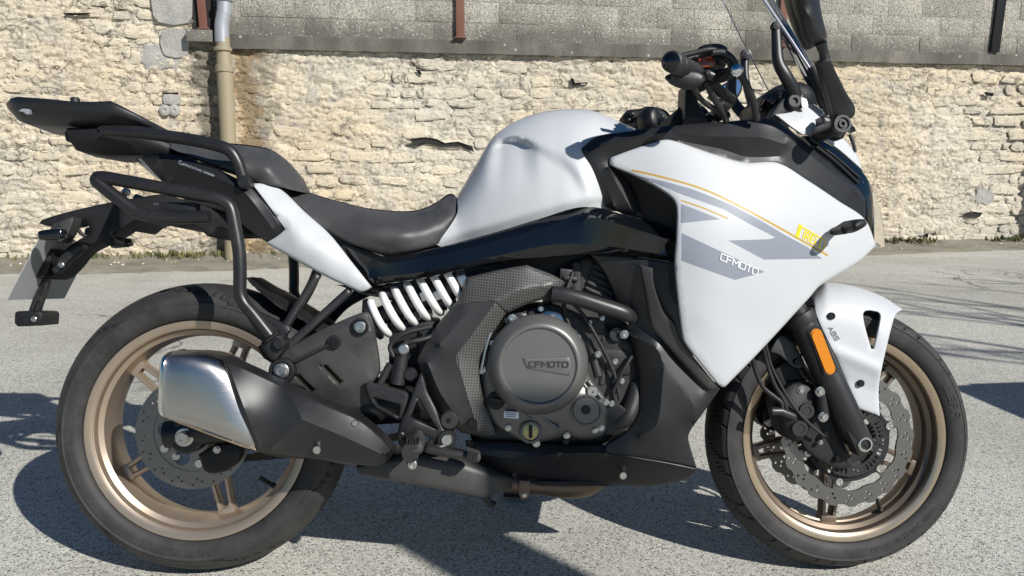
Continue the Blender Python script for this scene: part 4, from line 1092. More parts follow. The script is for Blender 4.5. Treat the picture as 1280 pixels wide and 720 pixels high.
for k in range(16):
    t = k * 2 * math.pi / 16
    for s in (-1, 1): gr.append((t + (0.2 if s > 0 else 0), [(s * .012, 0.0), (s * .030, .10), (s * .048, .16), (s * .0585, .17)], .0015, .006)); gr.append((t + .2 + (0.2 if s > 0 else 0), [(s * .034, 0.0), (s * .050, .09), (s * .0575, .11)], .0014, .005))
gq = []
for k in range(7):
    t = k * 2 * math.pi / 7 + .15
    for s in (-1, 1): gq.append((t + (.45 if s > 0 else 0), [(s * .012, .0), (s * .032, -.09), (s * .052, -.26), (s * .066, -.46), (s * .0745, -.62), (s * .0785, -.72)], .0013, .006)); gq.append((t + .42 + (.45 if s > 0 else 0), [(s * .060, 0.0), (s * .071, -.10), (s * .0795, -.16)], .0012, .005))
A_F, A_R = R(265), R(284)
fw = wheel('front_wheel', FW, .0480, .0175, A_F, MAT['bronze_shaded'], MAT['bronze_shaded'], MAT['lip'])
rw = wheel('rear_wheel', RW, .0640, .0170, A_R, MAT['bronze'], MAT['bronze'], MAT['bronze'])
ft = tyre('tyre', FW, PFR, fw, gr, 1500); rt = tyre('tyre', RW, PRR, rw, gq, 1500)
def sidewall_text(text, c, r, y_of, a_mid, size, parent, wd=.12, gap=.3):
    st, L = strokes(text, gap)
    def fm(u, v):
        rr = r + (v - .5) * size; a = a_mid + (u - L / 2) * size / r                     # reads from the right side of the bike, tops outward
        return (c.x + rr * math.cos(a), y_of(rr), c.z + rr * math.sin(a))
    v, f = g_strokes(st, wd, fm); n = len(v)
    v2 = [(a, b + .002, c_) for a, b, c_ in v]; vv = list(v) + v2; ff = list(f) + [tuple(n + i for i in q[::-1]) for q in f]
    return obj('lettering', vv, ff, MAT['rubber'], parent, None)
def yside(P):
    rr = np.array([p[0] for p in P]); yy = np.array([p[1] for p in P])
    return lambda r: -float(np.interp(r, rr, yy)) - .0018
sidewall_text('120/70 ZR 17 M/C (58W)', FW, .2545, yside(PFR), R(303), .0095, ft)
sidewall_text('160/60 ZR 17 M/C', RW, .2560, yside(PRR), R(262), .0120, rt)
sidewall_text('PIRELLI', RW, .2560, yside(PRR), R(196), .017, rt)
sidewall_text('PIRELLI', FW, .2560, yside(PFR), R(20), .015, ft)

# brake discs
def holes_on(r, n, hr, ph, k=8): return [np.stack([r * math.cos(ph + i * 2 * math.pi / n) + hr * np.cos(np.linspace(0, 2 * math.pi, k, endpoint=False)), r * math.sin(ph + i * 2 * math.pi / n) + hr * np.sin(np.linspace(0, 2 * math.pi, k, endpoint=False))], -1) for i in range(n)]
def front_disc(y, side):
    hl = []
    for r_, ph in ((.1385, 0), (.1255, .05), (.1335, .1)): hl += holes_on(r_, 20, .0032, ph)
    pet = ring(.1480, 240, lambda a: .0030 * np.tanh(2.2 * np.sin(20 * a)))
    d = flat('brake_disc', [pet, ring(.1135, 90, lambda a: .0022 * np.tanh(2 * np.sin(12 * a)))] + hl, y - .0025, .005, FW, MAT['disc'], fw)
    # black carrier with arms and a slotted sensor ring
    car = ring(.0935, 120, lambda a: .0075 * np.maximum(0, np.cos(6 * (a - R(18)))) ** 3)
    sl2 = []
    for i in range(6):
        a0 = R(18 + 30) + i * math.pi / 3; a = np.linspace(-.28, .28, 8)
        sl2.append(np.vstack([np.stack([.086 * np.cos(a0 + a), .086 * np.sin(a0 + a)], -1), np.stack([.052 * np.cos(a0 + a[::-1] * .8), .052 * np.sin(a0 + a[::-1] * .8)], -1)]))
    c2 = flat('disc_carrier', [car, ring(.034, 40)] + sl2, y - .004, .007, FW, MAT['black_mat'], fw)
    for i in range(6):
        a = R(18) + i * math.pi / 3; p = FW + Vector((math.cos(a) * .0965, y - .004 if side < 0 else y + .004, math.sin(a) * .0965)); p.y = y + side * .004
        v, f = g_lathe(p, (0, side, 0), [(.0095, -.006), (.0095, .001), (.0082, .0028), (.005, .0028), (.004, .001), (0, .001)], 20); obj('rivet', v, f, MAT['bolt'], d)
        for q in (-.13, .13):
            e = Vector((math.cos(a + q), 0, math.sin(a + q)))
    # arms of the disc that reach the rivets
    for i in range(6):
        a = R(18) + i * math.pi / 3; e = Vector((math.cos(a), 0, math.sin(a))); m3 = Matrix((e, Vector((0, 1, 0)), e.cross(Vector((0, 1, 0))))).transposed()
        v, f = g_box(FW + e * .107 + Vector((0, y, 0)), .022, .0045, .020, m3, .001); obj('disc_arm', v, f, MAT['disc'], d)
    return d
front_disc(-.060, -1); front_disc(.060, 1)
sl3 = []
for i in range(44):
    a = i * 2 * math.pi / 44; e = np.array((math.cos(a), math.sin(a))); t = np.array((-e[1], e[0]))
    sl3.append(np.array([e * .0640 - t * .0024, e * .0640 + t * .0024, e * .0760 + t * .0030, e * .0760 - t * .0030]))
flat('sensor_ring', [ring(.0805, 88), ring(.058, 60)] + sl3, -.0735, .002, FW, MAT['frame'], fw)
hl = []
for r_, ph in ((.1105, 0), (.0985, .09), (.1045, .18)): hl += holes_on(r_, 16, .0030, ph)
rd = flat('brake_disc', [ring(.1190, 120), ring(.082, 80)] + hl, -.0835, .005, RW, MAT['disc'], rw)
flat('disc_carrier', [ring(.0835, 80), ring(.030, 30)] + [ring(.0165, 16) + np.array((.058 * math.cos(R(a)), .058 * math.sin(R(a)))) for a in (30, 102, 174, 246, 318)], -.082, .004, RW, MAT['disc'], rw)
for a in (66, 138, 210, 282, 354):
    bolt(0, 0, 0, 5.5, MAT['bolt'], rd, 'allen', at=RW + Vector((math.cos(R(a)) * .066, -.084, math.sin(R(a)) * .066)))

# ------------------------------------------------------------------ fork, fender, caliper
b0, b1 = UV(1075, 553, -.105), UV(1020, 439, -.105); fd = (b1 - b0).normalized()
for s in (-1, 1):
    m_ = Vector((1, -s, 1)); A = Vector((b0.x, s * .105, b0.z)); D = Vector((fd.x, 0, fd.z)).normalized()
    prof = [(.019, -.01), (.024, .02), (.0285, .055), (.0300, .085), (.0300, .235), (.0285, .245), (.0285, .30), (.0215, .305), (.0215, .56)]
    v, f = g_lathe(A, D, prof, 28); b = MB().add(v, f)
    # axle clamp
    n_ = Vector((D.z, 0, -D.x)); m3 = Matrix((n_, Vector((0, 1, 0)), D)).transposed()
    v, f = g_box(A + D * .022, .046, .040, .084, m3, .008); b.add(v, f)
    leg = b.build('fork_leg', MAT['fork'], bike, 35)
    v, f = g_lathe(A + Vector((0, s * .018, 0)), (0, s, 0), [(.0165, -.002), (.0165, .004), (.0145, .006), (.0115, .006), (.0105, -.002), (0, -.002)], 28); obj('axle_end', v, f, MAT['bolt'], leg)
    v, f = g_box(A - D * .012 + Vector((0, s * .0205, 0)) , .0015, .002, .022, m3, .0); obj('clamp_slit', v, f, MAT['dark_void'], leg)
    v, f = g_lathe(A + D * .30, D, [(.031, -.012), (.0325, -.008), (.0325, .008), (.031, .012)], 24); obj('fork_seal', v, f, MAT['hose'], leg)
    if s < 0: rleg = leg
v, f = g_lathe(Vector((b0.x, -.105, b0.z)), (0, 1, 0), [(.0105, 0), (.0105, .21)], 20); obj('front_axle', v, f, MAT['bolt'], bike)
# reflector on the right leg
ra, rb = UV(1021, 418, -.138), UV(1037.5, 461, -.138); rdv = (ra - rb).normalized(); rn = Vector((rdv.z, 0, -rdv.x)); rc = (ra + rb) / 2; Lr = (ra - rb).length / 2
def stadium(L, w, n=10):
    t = np.linspace(-math.pi / 2, math.pi / 2, n); return np.vstack([np.stack([L + w * np.cos(t), w * np.sin(t)], -1), np.stack([-L - w * np.cos(t), -w * np.sin(t)], -1)])
def stad(name, L, w, th, y, mat, parent):
    P = stadium(L, w); V, T = tri_region([P * 1000], np.zeros((0, 2))); V = V / 1000
    Fq = np.array([rc + rdv * a + rn * b_ for a, b_ in V]); Fq[:, 1] = y; c0 = np.array(rc); c0[1] = y
    Fr = c0 + (Fq - c0) * np.array([.93, 1, .93]) - np.array([0, .002, 0])
    v1, f1 = shell(Fq, Fq + np.array([0, th, 0]), T); n = len(v1); o = obj(name, np.vstack([v1, Fr]), list(f1) + [tuple(2 * len(Fq) + i for i in t) for t in T], mat, parent, 30, fix=True); return o
rf = stad('reflector', Lr, .0122, .012, -.137, MAT['amber'], rleg); stad('reflector_frame', Lr + .003, .0165, .014, -.134, MAT['black_mat'], rleg)
copy_side(rf, bike.children[0] if False else rleg)

def fender_field(x, y):
    x, y = np.asarray(x, float).ravel(), np.asarray(y, float).ravel(); r_ = np.hypot(x - 1043, y - 542); r1 = np.interp(x, [1015, 1032, 1059, 1099, 1129], [177, 189, 187.5, 183, 178.5])
    t = np.clip((r_ - 118) / (r1 - 118), 0, 1); Y = -.090 * (1 - t ** 3.2) ** .62
    fold = (y - 440) - (x - 1046) * .42                        # fold that runs down and forward across the side
    return Y + .010 * np.clip(fold / 30, 0, 1) - .004 * np.exp(-(fold / 9.0) ** 2)
fen = relief('front_fender', [(1015, 371, -.030, 1), (1022, 360, -.008), (1032, 354, 0), (1059, 356, 0), (1099, 368.5, 0), (1129, 387, -.004, 1), (1120, 392, -.040), (1112, 418, -.072), (1099, 479, -.084), (1099.5, 520, -.086, 1), (1072, 510.6, -.086, 1), (1066, 495, -.086), (1046, 449.5, -.084), (1022, 399, -.070)], MAT['white'], bike,
       field=fender_field,
       holes=[[(1079, 392, 0), (1097, 390, 0), (1100.5, 396, 0), (1092, 436, 0), (1089, 436, 0)]], thick=.003, roll=.003, rollpx=2.5, step=4.5)
ff_ = REL[fen.name]; copy_side(fen, bike)
for (px, py) in ((1039, 395), (1075.5, 479)): bolt(px, py, float(ff_(px, py)[0]) - .001, 4.6, MAT['bolt_dark'], fen, 'allen')
st, L_ = strokes('ABS', .25)
def on_px(field, ox, oy, dirx, diry, upx, upy, off=.0015):
    def fm(u, v):
        px, py = ox + dirx * u + upx * v, oy + diry * u + upy * v
        return tuple(U(px, py, float(field(px, py)[0]) - off))
    return fm

_abs = ff_
# fender stay behind the fender
relief('fender_stay', [(962, 440, -.09, 1), (975, 420, -.09), (990, 426, -.09, 1), (1005, 452, -.09), (1003, 459, -.09), (992, 459, -.09), (975, 444, -.09)], MAT['grey_plastic'], rleg, thick=.006, roll=.002, rollpx=2); bolt(996, 452.5, -.093, 4.2, MAT['bolt_dark'], rleg, 'allen')
relief('fork_guard', [(968, 462, -.075, 1), (985, 452, -.075), (1003, 470, -.075), (1010, 482, -.075, 1), (1000, 492, -.075), (980, 485, -.075)], MAT['black_mat'], rleg, thick=.02, roll=.003)
# caliper
cal = relief('brake_caliper', [(966, 500, -.100, 1), (984, 482, -.100), (1004, 476, -.100), (1020, 484, -.100), (1026, 505, -.100), (1018, 520, -.100), (1010, 540, -.100), (1000, 552, -.100), (985, 548, -.100), (975, 535, -.100)], MAT['black_mat'], bike, ctrl=[(1000, 510, -.112), (990, 530, -.112)], thick=.045, roll=.012, rollpx=7)
relief('caliper_bracket', [(1010, 500, -.088, 1), (1034, 500, -.088), (1050, 545, -.088), (1066, 580, -.088), (1048, 586, -.088), (1022, 574, -.088), (1004, 556, -.088), (1000, 535, -.088)], MAT['black_mat'], cal, thick=.012, roll=.003)
for (px, py, r_) in ((997.5, 535, 10.5), (1006, 513, 10.0)):
    disc('piston_cap', px, py, -.105, [(r_, -.01), (r_, .009), (r_ - 1, .011), (r_ * .55, .011), (r_ * .5, .0095), (0, .0095)], MAT['frame'], cal)
for (px, py, r_, y_, m_) in ((1025, 489.5, 6.3, -.118, 'bolt'), (1029, 521, 6.5, -.118, 'bolt'), (1001, 487.5, 5, -.104, 'bolt'), (1032, 544, 4, -.10, 'bolt_dark'), (1026, 553, 3, -.10, 'bolt'), (1046, 574, 4, -.093, 'bolt_dark')): bolt(px, py, y_, r_, MAT[m_], cal)
for sgn in (1,):
    copy_side(cal, bike)
ptube('caliper_lug', [(1025, 489.5, -.108), (1029, 521, -.108)], .013, MAT['black_mat'], cal, smooth=False)
MAT['metal_line'] = MAT['bolt']
ptube('brake_line', [(940, 446, -.125), (945, 465, -.12), (954, 484, -.12), (968, 496, -.12), (977, 504, -.12), (977, 514, -.12)], .0048, MAT['frame'], bike, seg=10); ptube('brake_line', [(954, 434, -.125), (960, 458, -.12), (968, 480, -.12), (977, 495, -.12), (982, 506, -.12), (983, 515, -.12)], .0042, MAT['frame'], bike, seg=10)
ptube('sensor_cable', [(957, 430, -.12), (966, 462, -.12), (990, 505, -.12), (1012, 530, -.115), (1030, 545, -.11)], .0032, MAT['hose'], bike, seg=8)
ptube('banjo_fitting', [(964, 514, -.118), (976, 514, -.118), (992, 521, -.112)], .009, MAT['frame'], cal, smooth=False)

# ------------------------------------------------------------------ fairing
FAIR = [(763, 197, -.175, 1), (790, 187, -.185), (828, 175, -.195), (846, 177, -.198), (890, 192, -.205), (930, 203, -.205), (972, 203.5, -.195), (1009, 225, -.175), (1048, 251, -.145), (1081, 274, -.108), (1095, 307, -.080, 1), (1074, 327, -.110), (1048, 343, -.135), (1025, 357, -.150), (1010, 374, -.158), (953, 436, -.170), (906, 484, -.178, 1), (899, 482, -.180), (860, 434, -.205), (853, 418, -.210), (844, 335, -.232), (846, 294, -.238), (846, 258, -.232), (836, 243, -.225), (800, 222, -.200), (763, 206, -.178)]
def band(pts, w):
    P = np.array(cr(pts, 8)); t = np.gradient(P, axis=0); t /= np.linalg.norm(t, axis=1)[:, None]; n_ = np.stack([-t[:, 1], t[:, 0]], -1)
    return [tuple(p) for p in P - n_ * w / 2] + [tuple(p) for p in (P + n_ * w / 2)[::-1]]
INLAY = [([(801, 220.5), (845, 240.5), (904, 261.5), (935, 279), (962, 293), (969, 297), (962, 299), (910, 300.6), (954.6, 324.5), (1028, 323.5), (1009, 308.5), (982.5, 294.5), (950, 275), (917, 257.5), (890, 246), (864, 236), (830, 226.5)], MAT['gray_decal']),
         ([(851, 254.5), (900, 274), (851, 279)], MAT['gray_decal']), ([(851.5, 291), (956, 340), (918.5, 350), (851.5, 326)], MAT['gray_decal']),
         (band([(789, 212.7), (828, 221.5), (877.5, 236), (923, 257), (979, 287.5), (1035, 319.6)], 2.6), MAT['gold_decal']), (band([(851, 250.5), (880, 260.5), (909.6, 273.2)], 2.0), MAT['gold_decal'])]
fair = relief('side_fairing', FAIR, MAT['white'], bike, ctrl=[(900, 240, -.232), (900, 290, -.246), (960, 270, -.228), (960, 330, -.215), (1020, 300, -.178), (900, 350, -.238), (880, 400, -.222), (930, 400, -.200), (1060, 300, -.138), (905, 440, -.196), (870, 330, -.242)], lam=.0008, thick=.004, roll=.0065, rollpx=3.6, step=6, inlays=INLAY)
FF = REL[fair.name]; fair2 = copy_side(fair, bike)
def decal(name, pts, mat, parent, field, off=.0022, step=4):
    O = spline2([(a, b_, 0, 1) for a, b_ in pts], step)
    lo, hi = O[:, :2].min(0), O[:, :2].max(0); gx, gy = np.meshgrid(np.arange(lo[0], hi[0], step), np.arange(lo[1], hi[1], step)); G = np.stack([gx.ravel(), gy.ravel()], -1); G = G[inside(G, O)]
    if len(G): G = G[polydist(G, O) > step * .4]
    V, T = tri_region([O], G); F = U(V[:, 0], V[:, 1], field(V[:, 0], V[:, 1]) - off); return obj(name, F, [tuple(t) for t in T], mat, parent, 180)
def pxline(name, pts, w, mat, parent, field, off=.0030):
    P = cr(pts, 6); st = [[tuple(p) for p in P]]
    v, f = g_strokes(st, w, lambda u, v_: tuple(U(u, v_, float(field(u, v_)[0]) - off))); return obj(name, v, f, mat, parent, None)
def px_text(name, text, o, e, w, wd, mat, parent, field, gap=.2, off=.0011, sub=2.0, skip=()):
    """lettering on a panel: o = start of the base line, e = advance per unit, w = letter height vector, all in photograph pixels"""
    st, L_ = strokes(text, gap); st = [[(o[0] + e[0] * a + w[0] * b_, o[1] + e[1] * a + w[1] * b_) for a, b_ in l] for l in st]
    v, f = g_strokes(st, wd, lambda u, v_: tuple(U(u, v_, float(field(u, v_)[0]) - off)), sub); return obj(name, v, f, mat, parent, None)
px_text('lettering', 'CFMOTO', (900.5, 324.5), (7.7, 3.3), (1.6, -7.6), 1.5, MAT['white_decal'], fair, FF)
# yellow tyre-maker sticker: long-armed P and letters below the arm
def line_px(pts, wd, sub=2.0): return g_strokes([pts], wd, lambda u, v_: tuple(U(u, v_, float(FF(u, v_)[0]) - .0011)), sub)
b = MB()
for pts, wd in (([(997.0, 294.5), (1000.5, 283.0)], 4.6), ([(999, 281.6), (1032, 300.5)], 1.6)): v, f = line_px(pts, wd); b.add(v, f)
x_ = 0.0
for ch in 'IRELLI':
    w_, ss = GLY[ch]
    for l in ss:
        v, f = line_px([(1003.5 + (x_ + a) * 5.3 + q * 2.6, 297.2 + (x_ + a) * 3.05 - q * 8.6) for a, q in l], 1.75); b.add(v, f)
    x_ += w_ + .42
b.build('lettering', MAT['yellow_decal'], fair, None)
# inner edge of the fairing, dark recess behind it
relief('fairing_inner', [(762, 206, -.165, 1), (800, 224, -.180), (836, 245, -.195), (848, 262, -.20), (848, 300, -.20), (838, 287, -.175, 1), (806, 275, -.15), (784, 232, -.15)], MAT['black_mat'], bike, thick=.02, roll=0)
# black upper trim
trim_out = [(723, 189, -.150, 1), (746, 171, -.165), (790, 163.5, -.175), (828, 158, -.178), (900, 152.5, -.180), (960, 148, -.176), (976, 153, -.172), (1010, 181, -.150), (1050, 215, -.125), (1078, 241.5, -.100), (1082, 261, -.095), (1081, 275, -.098, 1), (1048, 252, -.135), (1009, 226, -.165), (972, 204.5, -.185), (930, 204, -.195), (890, 193, -.195), (846, 178, -.188), (828, 176, -.186), (790, 188, -.176), (763, 198, -.166), (763, 207, -.166), (784, 228, -.160), (806, 274, -.150, 1), (780, 267, -.150), (757, 258, -.150, 1), (741, 228, -.150)]
trim = relief('upper_trim', trim_out, MAT['black_sat'], bike, ctrl=[(745, 195, -.170), (770, 240, -.163), (800, 170, -.192)], creases=[[(838, 166, -.190), (880, 170, -.199), (950, 172, -.200), (980, 180, -.188)], [(850, 176, -.186), (900, 186, -.186), (935, 196, -.188), (985, 195, -.180)], [(985, 172, -.180), (1030, 208, -.152), (1070, 240, -.118)], [(735, 190, -.166), (758, 182, -.180), (800, 172, -.190), (835, 165, -.192)], [(738, 194, -.168), (752, 220, -.168), (768, 258, -.162)], [(762, 212, -.176), (772, 232, -.172), (792, 266, -.160)]], mode='film', smooth=0, thick=.005, roll=.0035, rollpx=2.2, step=5)
copy_side(trim, bike)
px_text('lettering', 'ABS', (1035.0, 410), (3.6, 6.1), (4.8, -2.4), 0.9, MAT['dark_decal'], fen, _abs)
# white nose panel, lamp slot, lens
nose = relief('nose_panel', [(969, 143, -.135, 1), (980, 141, -.125), (992, 135, -.115), (1015, 130, -.10), (1028, 137, -.095, 1), (1048, 165, -.090), (1070, 192, -.080), (1079, 214, -.075, 1), (1062, 199, -.095), (1048, 187, -.108), (1030, 175, -.122), (1014, 169, -.132), (1003, 169, -.138, 1), (985, 156, -.140)], MAT['white'], bike, ctrl=[(1010, 150, -.128), (1040, 175, -.110)], thick=.004, roll=.004, rollpx=3)
NF = REL[nose.name]; copy_side(nose, bike)
sl_ = relief('lamp_slot', [(1003, 170, -.138, 1), (1016, 170, -.130), (1048, 188, -.105), (1079, 216, -.074), (1090, 240, -.065), (1092, 275, -.070), (1090, 300, -.075), (1082, 275, -.095, 1), (1080, 245, -.098), (1052, 216, -.120), (1020, 188, -.140)], MAT['black_gloss'], bike, thick=.02, roll=.002); copy_side(sl_, bike)
for (a, b_) in (((1012, 173, -.141), (1074, 222, -.098)), ((1020, 183, -.146), (1072, 228, -.104))): ptube('trim_rib', [a, ((a[0] + b_[0]) / 2, (a[1] + b_[1]) / 2 - 2, (a[2] + b_[2]) / 2 - .004), b_], .0035, MAT['black_sat'], sl_, seg=8)
lens = relief('headlight_lens', [(1079, 217, -.070, 1), (1088, 230, -.045), (1097, 250, -.025), (1103, 275, -.020), (1106, 308, -.030, 1), (1098, 312, -.055), (1091, 309, -.076, 1), (1092, 275, -.072), (1089, 242, -.067)], MAT['smoke'], bike, thick=.003, roll=.002, rollpx=2, step=5); copy_side(lens, bike)
b = MB()
for s in (-1, 1):
    for (px, py, r_) in ((1050, 236, .030), (1052, 276, .034)):
        c_ = UV(px, py, -.02); c_.y = s * .055; v, f = g_lathe(c_, (1, 0, 0), [(.004, -.03), (r_ * .7, -.01), (r_, .02), (r_ * .94, .02), (r_ * .62, -.006), (0, -.026)], 24); b.add(v, f)
b.build('headlamp_bowl', MAT['lamp_inner'], lens)
v, f = g_box(UV(1030, 250, 0), .05, .15, .14, None, .02); obj('headlamp_housing', v, f, MAT['black_mat'], bike)
# front indicator
ind = relief('front_indicator', [(1051, 292, -.190, 1), (1048, 285, -.190), (1055, 280, -.215), (1064, 275, -.235), (1081, 274, -.245), (1084, 279, -.245), (1080, 284, -.245), (1066, 291, -.235), (1058, 288, -.220)], MAT['black_mat'], fair, ctrl=[(1068, 282, -.252)], thick=.024, roll=.008, rollpx=4, step=3.5)
disc('indicator_stem', 1052, 288, -.195, [(5, -.03), (5, .012), (4, .014)], MAT['hose'], ind)

# ------------------------------------------------------------------ tank, seats, side covers
tk_top = [(571, 246), (580, 231), (590, 214), (602, 193), (615, 172.5), (627, 162), (640, 154), (658, 146), (677.5, 140), (697, 137), (715, 136), (728, 136.6), (740, 138), (765, 147.5), (782, 155.5), (800, 164)]
def sstep(a, b_, x): t = np.clip((x - a) / (b_ - a), 0, 1); return t * t * (3 - 2 * t)
def smooth_interp(x, xs_, ys_):
    """monotone cubic through knots"""
    xs_, ys_ = np.array(xs_, float), np.array(ys_, float); d = np.gradient(ys_, xs_); i = np.clip(np.searchsorted(xs_, x) - 1, 0, len(xs_) - 2); hh = xs_[i + 1] - xs_[i]; t = np.clip((x - xs_[i]) / hh, 0, 1)
    return (2 * t**3 - 3 * t * t + 1) * ys_[i] + (t**3 - 2 * t * t + t) * hh * d[i] + (3 * t * t - 2 * t**3) * ys_[i + 1] + (t**3 - t * t) * hh * d[i + 1]
def tank_field(x, y):
    x, y = np.asarray(x, float).ravel(), np.asarray(y, float).ravel()
    top = smooth_interp(x, [p[0] for p in tk_top], [p[1] for p in tk_top]); bot = smooth_interp(x, [540, 552, 617, 670, 725, 764, 800], [312, 308.5, 291, 275, 262, 264, 272])
    w = smooth_interp(x, [545, 571, 600, 640, 690, 735, 765, 800], [.105, .108, .128, .152, .172, .174, .138, .110])
    v = np.clip((y - top) / np.maximum(bot - top, 1), 0, 1)
    Y = -w * (1 - (1 - v) ** 2.5) ** (1 / 2.0)
    lip = smooth_interp(x, [600, 616, 630, 645, 664, 690, 702, 716, 740, 760], [196, 181, 173, 171.5, 177.5, 186, 191, 204, 240, 268]); dl = y - lip
    A = (.026 - .017 * sstep(650, 676, x)) * sstep(604, 630, x) * (1 - sstep(712, 742, x))
    Y += A * sstep(-2, 7 + 14 * sstep(655, 700, x), dl) * np.exp(-(np.maximum(dl - 7, 0) / 36.0) ** 2)
    low = smooth_interp(x, [545, 578, 610, 670, 710, 740, 800], [304, 290, 281, 263.5, 252.5, 247, 250]); Y += .014 * sstep(-2, 14, y - low)
    return Y
tank = relief('fuel_tank', [(571, 246, -.030, 1)] + [(a, b_, 0) for a, b_ in tk_top[1:-1]] + [(800, 164, 0, 1), (795, 178, -.10), (790, 200, -.145, 1), (795, 262, -.150, 1), (764, 264, -.150), (725, 259, -.152), (670, 275, -.152), (617, 291, -.142), (552, 308.5, -.115, 1), (546, 306, -.110, 1), (571, 268, -.085)], MAT['white'], bike,
              creases=[[(a + .3, b_ + d_, 0) for a, b_ in tk_top[1:-1]] for d_ in (1.6, 4.0)] + [[(620, 178.5, 0), (630, 172.6, 0), (645, 171.1, 0), (664, 177, 0), (690, 185.5, 0), (702, 190.5, 0), (716, 203.5, 0), (735, 232, 0)], [(620, 184, 0), (630, 178.6, 0), (645, 177.1, 0), (664, 183, 0), (690, 191.5, 0), (702, 196.5, 0), (714, 208, 0)]], field=tank_field, roll=.0, rollpx=1.0, step=4.2, mirror='join', sharp=75)
# glossy black side cover
gc_out = [(412, 296, -.105, 1), (440, 306, -.115), (474, 319, -.125), (486, 320, -.128), (550, 309, -.140), (620, 291.5, -.152), (670, 276, -.158), (725, 259, -.160, 1), (745, 259, -.160), (764, 264, -.158), (800, 274, -.165), (838, 286, -.178), (848, 295, -.185, 1), (848, 330, -.190, 1), (800, 321, -.178), (740, 318, -.170), (680, 322, -.165), (620, 328, -.158), (540, 346, -.145), (465, 358, -.125, 1), (450, 345, -.118), (430, 318, -.110)]
gcov = relief('side_cover', gc_out, MAT['black_gloss'], bike, creases=[[(425, 305, -.118), (475, 327, -.140), (486, 329, -.142), (550, 318, -.154), (620, 301, -.166), (690, 281, -.174), (725, 268, -.177), (760, 274, -.176), (838, 294, -.194)], [(720, 283, -.180), (742, 272, -.188), (838, 300, -.205)], [(460, 348, -.134), (540, 338, -.156), (620, 320, -.168), (690, 306, -.176), (745, 306, -.184), (840, 320, -.200)]], mode='film', smooth=0, thick=.006, roll=.003, rollpx=2, step=5)
copy_side(gcov, bike)
seat = relief('rider_seat', [(352, 237, -.085, 1), (366, 237, 0), (385, 241, 0), (425, 252.5, 0), (462, 261, 0), (500, 264.5, 0), (525, 262.5, 0), (545, 254, 0), (560, 243.5, 0), (568, 244, 0), (572, 250, -.045), (572, 262, -.070), (560, 286, -.095), (547, 306, -.105), (485, 320, -.115), (472, 317, -.115), (412, 294, -.095), (380, 262, -.088)], MAT['seat'], bike,
              ctrl=[(385, 255, -.080), (430, 268, -.118), (470, 278, -.140), (510, 280, -.140), (540, 272, -.118), (555, 258, -.085), (430, 285, -.118), (480, 305, -.138), (530, 298, -.122), (560, 255, -.060), (500, 268, -.060), (460, 265, -.060), (420, 256, -.055)], lam=.002, roll=.006, rollpx=4, step=5, mirror='join', sharp=80, smooth=14)
pil = relief('pillion_seat', [(205, 180, -.03, 1), (225, 176, 0), (260, 178, 0), (300, 181, 0), (330, 185, 0), (344, 190, 0), (353, 196, 0), (366, 208, 0), (377, 223, 0), (388, 242, 0, 1), (372, 239, -.075), (359, 236, -.090), (325, 228, -.105), (308, 222, -.110), (285, 212, -.110), (250, 199, -.100), (219, 188, -.085)], MAT['seat'], bike,
             ctrl=[(250, 185, -.070), (300, 192, -.100), (335, 200, -.105), (352, 215, -.090), (320, 212, -.118), (280, 200, -.105), (365, 226, -.080), (345, 196, -.060)], lam=.001, smooth=8, roll=.005, rollpx=3.5, step=4.5, mirror='join', sharp=80)
# tail
tail = relief('tail_panel', [(175, 197, -.070, 1), (196, 191.5, -.085), (203, 191, -.085), (237, 198, -.100), (275, 213, -.112), (309, 230, -.125), (313, 233, -.126), (335, 258, -.130), (357, 287, -.132, 1), (334, 303, -.120, 1), (318, 292, -.118), (300, 277, -.112), (281, 253, -.105), (250, 244, -.095), (219, 238, -.080), (204, 228, -.065)], MAT['black_sat'], bike,
              creases=[[(203, 200, -.098), (240, 210, -.118), (285, 229, -.130), (310, 245, -.136), (340, 285, -.134)], [(215, 226, -.088), (260, 236, -.108), (300, 262, -.122)]], mode='film', smooth=0, thick=.006, roll=.003, rollpx=2, step=5)
TF = REL[tail.name]; copy_side(tail, bike)
tl_ = relief('tail_lamp', [(170, 198, 0, 1), (181, 196, -.035), (190, 206, -.055), (208, 229, -.062), (203, 227, -.035), (186, 215, -.005)], MAT['tail_red'], bike, roll=0.001, mirror='join', step=4)
# pale handwritten script on the tail strip
rs = np.random.RandomState(12); ln = []
u = 0
ln.append([(3.2, 4.6), (1.6, 5.6), (.2, 4.2), (.2, 1.6), (1.4, .4), (3.0, 1.0)])
for k in range(9): x0 = 3.6 + k * 3.05; ln.append([(x0, .6), (x0 + .8, 3.0 + rs.uniform(0, 1.6)), (x0 + 1.5, .6 - rs.uniform(0, 1.3) * (k in (3, 5))), (x0 + 2.4, 2.6 + rs.uniform(0, .8)), (x0 + 3.0, .6)])
for k in range(6): x0 = 33.4 + k * 2.5; ln.append([(x0, .6), (x0 + .7, 2.8 + rs.uniform(0, 1.2)), (x0 + 1.4, .6), (x0 + 2.3, 2.2)])
ln = [[(223.5 + .915 * a + .1 * q, 205.2 + .335 * a - .95 * q) for a, q in l] for l in ln]; v, f = g_strokes(ln, .75, lambda u, v_: tuple(U(u, v_, float(TF(u, v_)[0]) - .0014)), 2.0); obj('script', v, f, MAT['pale_script'], tail, None)
